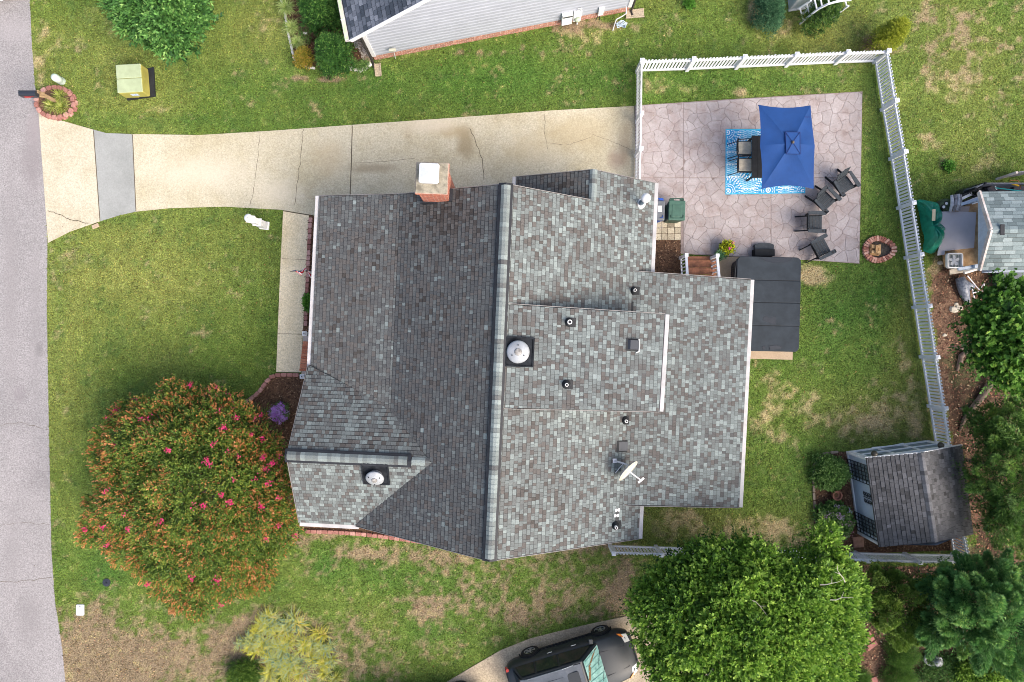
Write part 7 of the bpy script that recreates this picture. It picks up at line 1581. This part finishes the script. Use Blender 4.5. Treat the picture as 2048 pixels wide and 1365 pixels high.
def irregular(pxpoly, h0, h1, nl, lrm, hw, pw=.5, seed=0, spc=.8, edge=.8):
    """lumps inside an outline polygon given in photo pixels at height hw"""
    q = np.array([list(P(x, y, hw))[:2] for x, y in pxpoly]); xs_, ys_ = q[:, 0], q[:, 1]; cx, cy = xs_.mean(), ys_.mean(); out = []; lr = []; tries = 0
    while len(out) < nl and tries < nl * 60:
        tries += 1; x, y = rng.uniform(xs_.min(), xs_.max()), rng.uniform(ys_.min(), ys_.max())
        if not inpoly(np.array([x]), np.array([y]), q.tolist())[0]: continue
        de = min(_segd((x, y), q[i], q[(i + 1) % len(q)]) for i in range(len(q))); l = lrm * rng.uniform(.75, 1.3)
        if de < l * edge: continue
        if any((x - a[0]) ** 2 + (y - a[1]) ** 2 < (lrm * spc) ** 2 for a in out): continue
        m_ = min(1, de / (.5 * min(np.ptp(xs_), np.ptp(ys_)))); z = h0 + (h1 - h0) * (1 - (1 - m_) ** 2) ** pw * rng.uniform(.90, 1.05) - l * .8 + rng.uniform(-.22, .15)
        out.append((x, y, z)); lr.append(l)
    out = np.array(out); k_ = (CAMH - out[:, 2]) / (CAMH - hw); out[:, 0] *= k_; out[:, 1] *= k_
    return out, np.array(lr), (float(out[:, 0].mean()), float(out[:, 1].mean()))
def _segd(p, a, b_):
    d = b_ - a; t = max(0, min(1, ((p[0] - a[0]) * d[0] + (p[1] - a[1]) * d[1]) / (d @ d))); return math.hypot(p[0] - a[0] - d[0] * t, p[1] - a[1] - d[1] * t)
# crape myrtle: green leaves, orange-bronze seed heads, magenta flowers
MY = [(300,786),(335,752),(372,762),(400,784),(440,772),(470,792),(505,812),(535,846),(562,880),(575,920),(592,960),(602,1010),(600,1060),(590,1092),(562,1124),(545,1162),(500,1192),(440,1212),(400,1234),(350,1218),(308,1192),(268,1152),(222,1112),(163,1072),(163,1038),(180,990),(184,940),(180,900),(200,850),(240,808)]
cs, lr, tb_ = irregular(MY, 1.0, 4.0, 230, .35, 2.3, .6, spc=1.08, edge=.8); cs[:, 2] += rng.uniform(-.3, .2, len(cs)); hq = P(402, 1000, 3.6); kq = np.hypot(cs[:, 0] - hq.x - .1, (cs[:, 1] - hq.y) * .6) > .36; cs, lr = cs[kq], lr[kq]; c = Vector((*tb_, 0)); R = 3.75
A = twigs(cs, lr, 95, 6, .22, .080, .046, tg(.55, .14), outward=np.array([c.x, c.y, 0]))
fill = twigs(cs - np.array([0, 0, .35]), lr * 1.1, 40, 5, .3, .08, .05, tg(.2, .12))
B = twigs(cs, lr * 1.25, 46, 8, .17, .072, .036, tg(.50, .20), zmin=.0, outward=np.array([c.x, c.y, 0]), jit=.9)
# seed heads gather more towards the rim of the crown
q = B[0]; rad = np.hypot(q[:, 0] - c.x, q[:, 1] - c.y) / R; grp_ = fbm(q[:, 0], q[:, 1], .8, 4, 3)
kx = rng.random(len(q)) < np.clip(.12 + .70 * rad ** 1.6 + (grp_ - .5) * 3.0, .03, 1); B = tuple(a[kx] for a in B)
fl_px = [(383,770),(422,783),(440,775),(462,790),(463,803),(238,818),(272,800),(270,810),(228,825),(222,838),(222,835),(300,836),(285,838),(476,814),(512,838),(524,830),(442,820),(450,855),(475,834),(480,911),(415,920),(420,928),(233,886),(527,877),(217,981),(326,1043),(259,1057),(209,1053),(447,990),(409,1011),(391,1011),(525,1012),(560,995),(540,966),(515,957),(218,1091),(299,1167),(387,1154),(438,1159),(591,1070),(560,1050),(388,1222),(443,1207),(253,1023),(175,1058),(535,935),(548,925),(528,914),(462,1003),(470,960),(560,910),(535,1075),(460,900),(340,900),(505,868),(430,888)]
FP = []; 
for px, py in fl_px:
    w0 = P(px, py, 3.0); rr_ = min(.97, math.hypot(w0.x - c.x, w0.y - c.y) / R); hz = 1.15 + 3.1 * (1 - rr_ ** 2) ** .55; w0 = P(px, py, hz); n_ = rng.integers(10, 46)
    FP.append(np.array([[w0.x, w0.y, hz]]) + rng.normal(0, 1, (n_, 3)) * np.array([.05, .05, .07]) + np.array([0, 0, .10]))
FP = np.concatenate(FP); n_ = len(FP); FA = (FP, rsph(n_, -.2), rsph(n_, 0), rng.uniform(.04, .07, n_), rng.uniform(.03, .05, n_), rng.random(n_))
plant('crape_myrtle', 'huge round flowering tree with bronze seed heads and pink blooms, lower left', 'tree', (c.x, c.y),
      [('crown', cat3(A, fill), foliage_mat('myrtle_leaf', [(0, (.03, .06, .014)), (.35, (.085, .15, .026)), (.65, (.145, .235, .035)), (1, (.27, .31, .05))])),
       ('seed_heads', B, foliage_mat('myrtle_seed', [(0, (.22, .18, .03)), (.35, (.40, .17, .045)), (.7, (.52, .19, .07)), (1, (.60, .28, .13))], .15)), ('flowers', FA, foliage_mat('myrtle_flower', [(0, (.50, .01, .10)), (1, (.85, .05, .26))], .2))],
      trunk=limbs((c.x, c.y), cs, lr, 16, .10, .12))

BT = [(1275,1185),(1305,1152),(1340,1130),(1375,1118),(1395,1092),(1420,1076),(1450,1090),(1490,1092),(1500,1062),(1530,1086),(1560,1108),(1620,1108),(1640,1056),(1665,1072),(1668,1110),(1700,1135),(1718,1160),(1722,1205),(1708,1240),(1718,1275),(1700,1310),(1690,1350),(1700,1420),(1600,1500),(1400,1490),(1330,1400),(1300,1350),(1294,1310),(1288,1260),(1266,1222)]
cs, lr, tb_ = irregular(BT, 3.2, 6.2, 150, .40, 4.6, .5, spc=.9, edge=.45)
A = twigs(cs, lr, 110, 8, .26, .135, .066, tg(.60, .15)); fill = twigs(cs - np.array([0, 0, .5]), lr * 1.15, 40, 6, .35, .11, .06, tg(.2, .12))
tw = [(np.array(p_), r) for p_, r in []]; tr_ = limbs(tb_, cs, lr, 14, .16, .45, 3)
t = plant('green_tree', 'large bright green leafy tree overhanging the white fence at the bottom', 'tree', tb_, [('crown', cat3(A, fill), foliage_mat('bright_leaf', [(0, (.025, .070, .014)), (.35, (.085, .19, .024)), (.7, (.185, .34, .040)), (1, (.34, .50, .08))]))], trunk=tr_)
b = MB(); rr = random.Random(9)
for px, py in ((1545,1265),(1560,1240),(1640,1170),(1425,1300),(1440,1315),(1690,1165),(1445,1230),(1500,1200),(1660,1200)):
    p0 = P(px, py, 5.6); pts = [p0]; a = rr.uniform(0, 6.28)
    for k_ in range(4): a += rr.uniform(-.6, .6); p0 = p0 + Vector((.16 * math.cos(a), .16 * math.sin(a), .04)); pts.append(p0)
    b.tube(pts, [.016, .014, .011, .008, .005], 5); b.tube([pts[2], pts[2] + Vector((.2 * math.cos(a + 1), .2 * math.sin(a + 1), .02))], [.01, .004], 5)
b.build('bare_twigs', twigm, t)

# feathery conifer, bottom right: overlapping drooping fronds
def frond_tree(name, label, cat, poly, h0, h1, nl, lrm, hw, L, W, stops, matname, nt=60, nf=9, twl=.5, droop=.15, trunkr=.14, seed=1, jit=.35, plume=None, mu=.55):
    cs, lr, tb = irregular(poly, h0, h1, nl, lrm, hw, .6, seed, spc=1.0); A = plumes(cs, tb, *plume, L, W, mu) if plume else twigs(cs, lr, nt, nf, twl, L, W, tg(.5, .17), droop=droop, outward=np.array([tb[0], tb[1], 0]), jit=jit)
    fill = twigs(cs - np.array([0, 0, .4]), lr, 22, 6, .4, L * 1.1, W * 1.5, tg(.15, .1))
    return plant(name, label, cat, tb, [('crown', cat3(A, fill), foliage_mat(matname, stops))], trunk=limbs(tb, cs, lr, 10, trunkr, .5, seed))
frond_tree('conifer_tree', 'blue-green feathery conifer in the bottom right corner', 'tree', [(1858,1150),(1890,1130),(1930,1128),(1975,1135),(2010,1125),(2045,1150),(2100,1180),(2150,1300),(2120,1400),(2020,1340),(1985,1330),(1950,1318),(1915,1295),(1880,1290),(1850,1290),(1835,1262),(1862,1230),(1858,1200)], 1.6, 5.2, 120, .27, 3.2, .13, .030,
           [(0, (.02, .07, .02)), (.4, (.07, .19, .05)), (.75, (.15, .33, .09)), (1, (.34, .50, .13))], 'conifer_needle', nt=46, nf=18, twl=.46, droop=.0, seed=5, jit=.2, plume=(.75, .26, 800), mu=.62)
frond_tree('yellow_green_shrub', 'loose olive-green fine-leaved shrub between the big green tree and the conifer', 'shrub', [(1735,1140),(1780,1135),(1830,1150),(1862,1160),(1855,1210),(1870,1250),(1840,1265),(1815,1290),(1790,1285),(1745,1265),(1730,1240),(1740,1190)], 1.2, 2.8, 70, .26, 2.0, .085, .040,
           [(0, (.03, .06, .014)), (.4, (.085, .165, .026)), (.75, (.16, .27, .045)), (1, (.32, .42, .09))], 'olive_leaf', nt=110, nf=10, twl=.45, droop=.1, trunkr=.06, seed=6, plume=(.5, .26, 640), mu=.68)
# sweetgum: star leaves
def stars(A, nlobe=5):
    P0, ld, up, L, W, tone = A; n = len(P0); side = nrm(np.cross(ld, up)); out = []
    for k_ in range(nlobe):
        a = math.radians(-80 + 160 * k_ / (nlobe - 1)); d = ld * math.cos(a) + side * math.sin(a); out.append((P0, d, up, L * (1 if k_ == nlobe // 2 else .85), W, tone))
    return cat3(*out)
def startree(name, label, poly, h0, h1, nl, hw, seed, stops, mname):
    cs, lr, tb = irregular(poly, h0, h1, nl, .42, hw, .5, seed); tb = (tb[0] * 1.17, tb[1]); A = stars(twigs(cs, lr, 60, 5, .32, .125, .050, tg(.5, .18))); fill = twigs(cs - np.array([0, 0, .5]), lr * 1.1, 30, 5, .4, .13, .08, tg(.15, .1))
    return plant(name, label, 'tree', tb, [('crown', cat3(A, fill), foliage_mat(mname, stops))], trunk=limbs(tb, cs, lr, 10, .13, .5, seed))
SG = [(0, (.022, .07, .014)), (.4, (.075, .19, .026)), (.75, (.15, .33, .045)), (1, (.32, .50, .09))]
startree('sweetgum_tree', 'star-leaved green tree against the right edge, below the grey-green shed roof', [(1940,615),(1955,600),(1985,590),(2005,560),(2015,528),(2030,535),(2035,575),(2060,560),(2130,600),(2150,700),(2100,820),(2048,800),(2010,780),(1980,762),(1960,735),(1945,700),(1940,665),(1925,640)], 3.0, 5.4, 85, 4.0, 7, SG, 'sweetgum_leaf')
frond_tree('willow_shrub', 'large narrow-leaved green shrub at the right edge beside the garden shed', 'shrub', [(1950,830),(1975,815),(2010,805),(2060,800),(2120,850),(2130,1000),(2100,1110),(2048,1100),(2000,1085),(1975,1080),(1965,1040),(1950,990),(1935,960),(1940,925),(1955,900),(1940,860)], 1.6, 3.6, 130, .26, 2.6, .12, .026,
           [(0, (.022, .06, .014)), (.4, (.07, .16, .03)), (.75, (.14, .26, .05)), (1, (.32, .44, .09))], 'willow_leaf', nt=90, nf=12, twl=.5, droop=.12, trunkr=.08, seed=8, jit=.6, plume=(.6, .26, 380))
# top left tree
frond_tree('round_tree', 'rounded mid-green leafy tree at the top edge of the front lawn', 'tree', [(225,30),(222,0),(240,-60),(330,-90),(400,-50),(410,-10),(418,40),(415,62),(395,70),(380,95),(355,115),(330,105),(300,92),(280,70),(258,68),(240,55)], 1.4, 3.4, 66, .34, 2.4, .16, .06,
           [(0, (.022, .075, .022)), (.4, (.075, .20, .045)), (.75, (.15, .34, .08)), (1, (.30, .50, .14))], 'chaste_leaf', nt=75, nf=8, twl=.28, droop=.0, seed=9, jit=.6)

def shrub(name, label, px, py, rpx, h, mat, L=.05, W=.03, n=26, nt=60, nf=6, lrf=.32, ell=(1, 1), group=None, cat='shrub', tone=.5, twl=.14, pw=.6, flowers=None, seed=1, rz=0, h0=.15, jit=.5):
    cs, lr, c, R = dome((px, py), rpx, h0, h, n, max(.07, lrf * rpx * .017), h * .6, pw, .05, seed, ell=ell, rz=rz, zmin_h=.03)
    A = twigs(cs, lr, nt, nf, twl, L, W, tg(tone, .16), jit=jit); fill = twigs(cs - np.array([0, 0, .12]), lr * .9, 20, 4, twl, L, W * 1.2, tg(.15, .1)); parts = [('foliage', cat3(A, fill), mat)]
    if flowers:
        fm, nfl, fs_, rad = flowers; idx = rng.integers(0, len(cs), nfl); cen = cs[idx] + rsph(nfl, .6) * (lr[idx][:, None] + twl * .9) + np.array([0, 0, .06]); m_ = 18; p_ = np.repeat(cen, m_, 0) + rng.normal(0, rad, (nfl * m_, 3)) * np.array([1, 1, .6]); k2 = len(p_); parts.append(('flowers', (p_, rsph(k2, -.1), rsph(k2, .2), rng.uniform(.7, 1.2, k2) * fs_, rng.uniform(.7, 1.1, k2) * fs_ * .8, np.repeat(rng.random(nfl), m_)), fm))
    b0 = Vector((c.x, c.y, 0)); tk = [([b0, b0 + Vector((.02, .01, h * .5))], [.03, .015])]
    return plant(name, label, cat, (c.x, c.y), parts, group, tk)
dk = foliage_mat('holly_leaf', [(0, (.016, .055, .014)), (.45, (.048, .15, .028)), (.8, (.11, .26, .05)), (1, (.24, .42, .09))])
shrub('holly_shrub', 'large dark green rounded shrub at the top, beside the pale green gutter', 640, 10, 50, 2.0, dk, .07, .035, 60, 70, 6, ell=(1, .85))
shrub('holly_shrub', 'round dark green shrub by the corner of the siding house', 665, 103, 38, 1.6, dk, .06, .032, 50, 70, 6)
ye = foliage_mat('yellow_shrub_leaf', [(0, (.10, .12, .02)), (.4, (.25, .24, .03)), (.8, (.45, .36, .05)), (1, (.52, .24, .08))])
shrub('gold_shrub', 'small yellow and orange leaved shrub inside the white stone edging', 606, 116, 19, .55, ye, .06, .04, 14, 50, 5, ell=(.85, 1.1))
blg = foliage_mat('bluegreen_leaf', [(0, (.02, .06, .035)), (.4, (.05, .14, .07)), (.8, (.10, .24, .11)), (1, (.17, .34, .16))])
shrub('bluegreen_shrub', 'blue-green rounded shrub left of the white shed corner at the top', 1541, 22, 33, 1.1, blg, .05, .022, 40, 70, 7, ell=(.9, 1.2), rz=.1)
yg = foliage_mat('arborvitae', [(0, (.08, .12, .012)), (.4, (.22, .28, .02)), (.8, (.40, .44, .04)), (1, (.56, .56, .10))])
shrub('gold_conifer', 'yellow-green upright conifer shrub behind the fence corner', 1782, 70, 33, 1.7, yg, .045, .02, 46, 70, 8, ell=(1.15, .66), rz=.75, h0=.4)
brn = foliage_mat('dry_twig_leaf', [(0, (.08, .045, .035)), (.6, (.20, .12, .09)), (1, (.30, .20, .15))])
shrub('bare_shrub', 'leafless reddish-brown twiggy shrub beside the yellow-green conifer', 1742, 88, 19, .5, brn, .09, .006, 14, 30, 4, twl=.25, ell=(1.1, .9))
vine = foliage_mat('vine_leaf', GREEN)
shrub('climbing_vine', 'green vine growing over the white arbor', 1648, 24, 34, 1.6, vine, .06, .04, 30, 45, 6, ell=(1.3, .7), rz=.4)
gr1 = foliage_mat('azalea_leaf', [(0, (.03, .08, .02)), (.4, (.10, .21, .045)), (.8, (.19, .34, .09)), (1, (.36, .50, .17))])
shrub('azalea_shrub', 'rounded green shrub in the upper left of the shed bed', 1664, 948, 36, .85, gr1, .06, .035, 36, 60, 6, ell=(1, .95))
hyf = foliage_mat('hydrangea_flower', [(0, (.75, .32, .42)), (.5, (.70, .45, .66)), (1, (.50, .38, .78))], .1)
shrub('hydrangea', 'leafy hydrangea with pink and lilac flower heads in the shed bed', 1674, 1046, 37, .8, gr1, .085, .06, 36, 45, 6, ell=(.9, 1.1), flowers=(hyf, 30, .032, .055))
puf = foliage_mat('purple_flower', [(0, (.40, .12, .55)), (.5, (.60, .30, .78)), (1, (.75, .55, .90))], .1)
shrub('purple_flowers', 'round clump of purple flowers in the front mulch bed', 560, 825, 17, .4, gr1, .05, .02, 18, 40, 5, flowers=(puf, 130, .035, .03))
shrub('porch_plant', 'small bright green plant poking out under the front gutter', 617, 606, 12, .35, foliage_mat('fresh_leaf', [(0, (.03, .11, .015)), (1, (.16, .40, .05))]), .07, .03, 9, 40, 5, ell=(.6, 1.3))
shrub('porch_plant', 'thin strip of green leaves under the front gutter near the top of the walk', 625, 520, 8, .3, foliage_mat('fresh_leaf', []), .05, .02, 6, 30, 4, ell=(.4, 1.6)) if False else None
# patio pots
lime = foliage_mat('lime_leaf', [(0, (.03, .05, .01)), (.35, (.10, .15, .01)), (.6, (.45, .50, .02)), (1, (.62, .62, .04))]); mag = foliage_mat('magenta_bloom', [(0, (.55, .01, .25)), (1, (.75, .05, .38))], .1)
t = shrub('potted_plant', 'lime yellow potted plant with magenta blooms on the patio near the spa', 1453, 496, 9.5, .6, lime, .07, .045, 14, 40, 5, flowers=(mag, 2, .04, .02), cat='potted plant', tone=.6, h0=.35)
q = P(1451, 498, .2); b = MB(); b.lathe((t.location.x, t.location.y, .04), [(.12, 0), (.17, .26), (.16, .28), (.01, .26)], 18); b.build('pot', m_tc, t)
t = shrub('potted_plant', 'small teal-green potted plant beside the stair post', 1441.5, 508, 8.5, .45, blg, .05, .03, 8, 36, 5, cat='potted plant', tone=.75, h0=.25)
b = MB(); b.lathe((t.location.x, t.location.y, .04), [(.08, 0), (.11, .2), (.01, .19)], 16); b.build('pot', m_tc, t)
# mossy mounds and low shrubs, bottom right
mo = foliage_mat('moss_green', [(0, (.02, .06, .01)), (.5, (.06, .15, .018)), (1, (.14, .27, .035))])
for px, py, r_0, el, hh, lb in ((1808, 1312, 34, (1, .95), .55, 'smooth round bright green mound shrub left of the statue'), (1800, 1358, 36, (1, .8), .5, 'round green mound shrub at the bottom edge below the other mound'), (1714, 1358, 28, (1, .8), .45, 'dark green mound shrub at the bottom edge beside the big tree'), (1825, 1270, 30, (1, .8), .6, 'green mound shrub tucked under the conifer fronds')):
    shrub('mound_shrub', lb, px, py, r_0, hh, mo, .035, .012, 44, 90, 6, ell=el, lrf=.26, jit=.4, group='mounded shrubs in the bottom right bed')
shrub('ivy_shrub', 'dark low shrub around the stone statue', 1890, 1345, 50, .35, gr1, .05, .03, 50, 40, 5, ell=(1.3, .8), tone=.25, lrf=.2)
shrub('bright_shrub', 'bright yellow-green leafy shrub in the very bottom right corner', 1985, 1352, 58, 1.0, foliage_mat('bright_leaf', []) if 'bright_leaf' in _m else lime, .08, .05, 50, 45, 6, ell=(1.4, .55), tone=.65)
shrub('low_shrub', 'dark green low shrub at the bottom edge beneath the ornamental grasses', 487, 1352, 33, .6, foliage_mat('bush_leaf', [(0, (.02, .06, .01)), (.5, (.07, .15, .02)), (1, (.18, .28, .04))]), .06, .025, 34, 60, 6, ell=(1.1, .9))

# strappy plants: fountains of long narrow blades
def blades(name, label, px, py, rpx, h, mat, nb=160, wd=.012, cat='ornamental grass', group=None, segs=4, spread=1., fall=1.1, cx=None, ell=(1, 1), clumps=1):
    c = P(px, py, h * .4); k_ = CAMH / FPX; R = rpx * k_; n = nb; a = rng.uniform(0, 2 * np.pi, n)
    if clumps > 1:
        ca = rng.uniform(0, 2 * np.pi, clumps); cr_ = R * .78 * np.sqrt(rng.random(clumps)); idx = rng.integers(0, clumps, n); bx_ = c.x + (cr_ * np.cos(ca))[idx] * ell[0]; by_ = c.y + (cr_ * np.sin(ca))[idx] * ell[1]; RR = R * .38 * rng.uniform(.5, 1.3, n); tn = rng.random(clumps)[idx] * .5 + rng.uniform(0, .5, n)
    else: bx_ = c.x + rng.normal(0, R * .1, n); by_ = c.y + rng.normal(0, R * .1, n); RR = R * rng.uniform(.45, 1.08, n); tn = rng.random(n)
    d = np.stack([np.cos(a) * ell[0], np.sin(a) * ell[1]], 1); sd_ = np.stack([-np.sin(a), np.cos(a)], 1); V = []
    hh = h * rng.uniform(.35, 1.15, n); bend = rng.normal(0, .18, n)
    for s in np.linspace(0, 1, segs + 1):
        x = bx_ + d[:, 0] * RR * s + sd_[:, 0] * RR * bend * s * s; y = by_ + d[:, 1] * RR * s + sd_[:, 1] * RR * bend * s * s; z = .02 + hh * (2.2 * s - fall * 1.55 * s * s); w_ = wd * (1 - s * .85) * rng.uniform(.8, 1.2, n)
        V.append(np.stack([x - sd_[:, 0] * w_, y - sd_[:, 1] * w_, z], 1)); V.append(np.stack([x + sd_[:, 0] * w_, y + sd_[:, 1] * w_, z], 1))
    V = np.stack(V, 1); V[:, :, 2] = np.maximum(V[:, :, 2], .012); F = [(2 * i, 2 * i + 1, 2 * i + 3, 2 * i + 2) for i in range(segs)]
    o_ = Vector((c.x, c.y, 0)); me = quads_mesh('leaves', V - np.array(o_), 2 * (segs + 1), F, np.clip(tn, 0, 1)); t = empty(name, o_, label, cat, group); link('leaves', me, mat, t)
    b = MB(); b.lathe((c.x, c.y, 0), [(.05, 0), (.03, .06), (.005, .07)], 8); b.build('crown_base', m_mulch, t); return t
lir = foliage_mat('liriope', [(0, (.10, .16, .03)), (.4, (.25, .32, .05)), (.75, (.42, .45, .09)), (1, (.62, .62, .25))])
blades('liriope', 'spiky yellow-green grass plant in the left part of the mailbox planter', 104, 212, 20, .35, lir, 180, .009)
blades('liriope', 'spiky yellow-green grass plant in the lower right part of the mailbox planter', 124, 214, 21, .35, lir, 200, .009)
blades('liriope', 'spiky yellow-green grass plant at the top of the mailbox planter', 121, 192, 19, .35, lir, 160, .009)
for (px, py, r_0), lb in zip(((573,15,22),(583,55,21),(596,86,19),(577,-20,20)), ('upper', 'middle', 'lower', 'topmost, cut off')):
    blades('variegated_grass', 'pale striped grass clump along the white stone edging at the top, %s one' % lb, px, py, r_0, .5, foliage_mat('variegated', [(0, (.14, .26, .05)), (.5, (.36, .48, .12)), (1, (.58, .64, .28))]), 260, .010, group='striped grass clumps in the neighboring bed')
bam = foliage_mat('bamboo_leaf', [(0, (.08, .16, .10)), (.2, (.20, .30, .18)), (.35, (.36, .40, .17)), (.6, (.33, .34, .03)), (.8, (.48, .45, .06)), (1, (.50, .36, .18))], .2)
for (px, py, r_0, n_, cl, h_), lb in zip(((562,1275,62,1500,22,.36), (505,1296,46,900,14,.36), (634,1302,48,1000,14,.36), (575,1330,62,1500,20,.36), (650,1348,40,700,10,.36)), ('the topmost clump', 'the left clump', 'the right clump', 'the middle clump', 'the lowest right clump')):
    blades('ornamental_grass', 'tangled yellow and grey-green strappy grass at the bottom edge, %s' % lb, px, py, r_0, h_, bam, int(n_ * .62), .018, group='strappy yellow grasses at the bottom edge', clumps=cl, segs=3)
sheet('grass_bed', [(455,1290),(480,1260),(520,1238),(570,1230),(620,1240),(660,1265),(680,1300),(685,1400),(450,1400)], .016, m_mulch, 'bare bed under the ornamental grasses') if False else None
# weeds by the fence
for px, py, lb in ((1897, 333, 'bright green weed in the dry grass right of the fence'), (1378, 8, 'bright green weed at the top edge of the lawn')): shrub('weed', lb, px, py, 9, .18, foliage_mat('fresh_leaf', []), .06, .035, 7, 30, 4, lrf=.4, group='bright green weeds in the grass') if 'fresh_leaf' in _m else None
# dead crepe patch of dark mulch, neighbor bed low plants
shrub('groundcover', 'low green groundcover between the pebbles and the scalloped edging', 722, 133, 14, .15, gr1, .04, .025, 12, 40, 4, ell=(1.6, .6), lrf=.3)
shrub('rosemary_shrub', 'small reddish dark shrub between the two dark green shrubs', 618, 66, 17, .5, brn, .06, .02, 12, 40, 5, tone=.4)
shrub('rose_shrub', 'small dark shrub with a few white blooms in the neighboring bed', 614, 72, 12, .45, gr1, .045, .03, 9, 40, 5, flowers=(foliage_mat('white_bloom', [(0, (.7, .7, .7)), (1, (.8, .8, .78))], .1), 2, .04, .02), tone=.35)
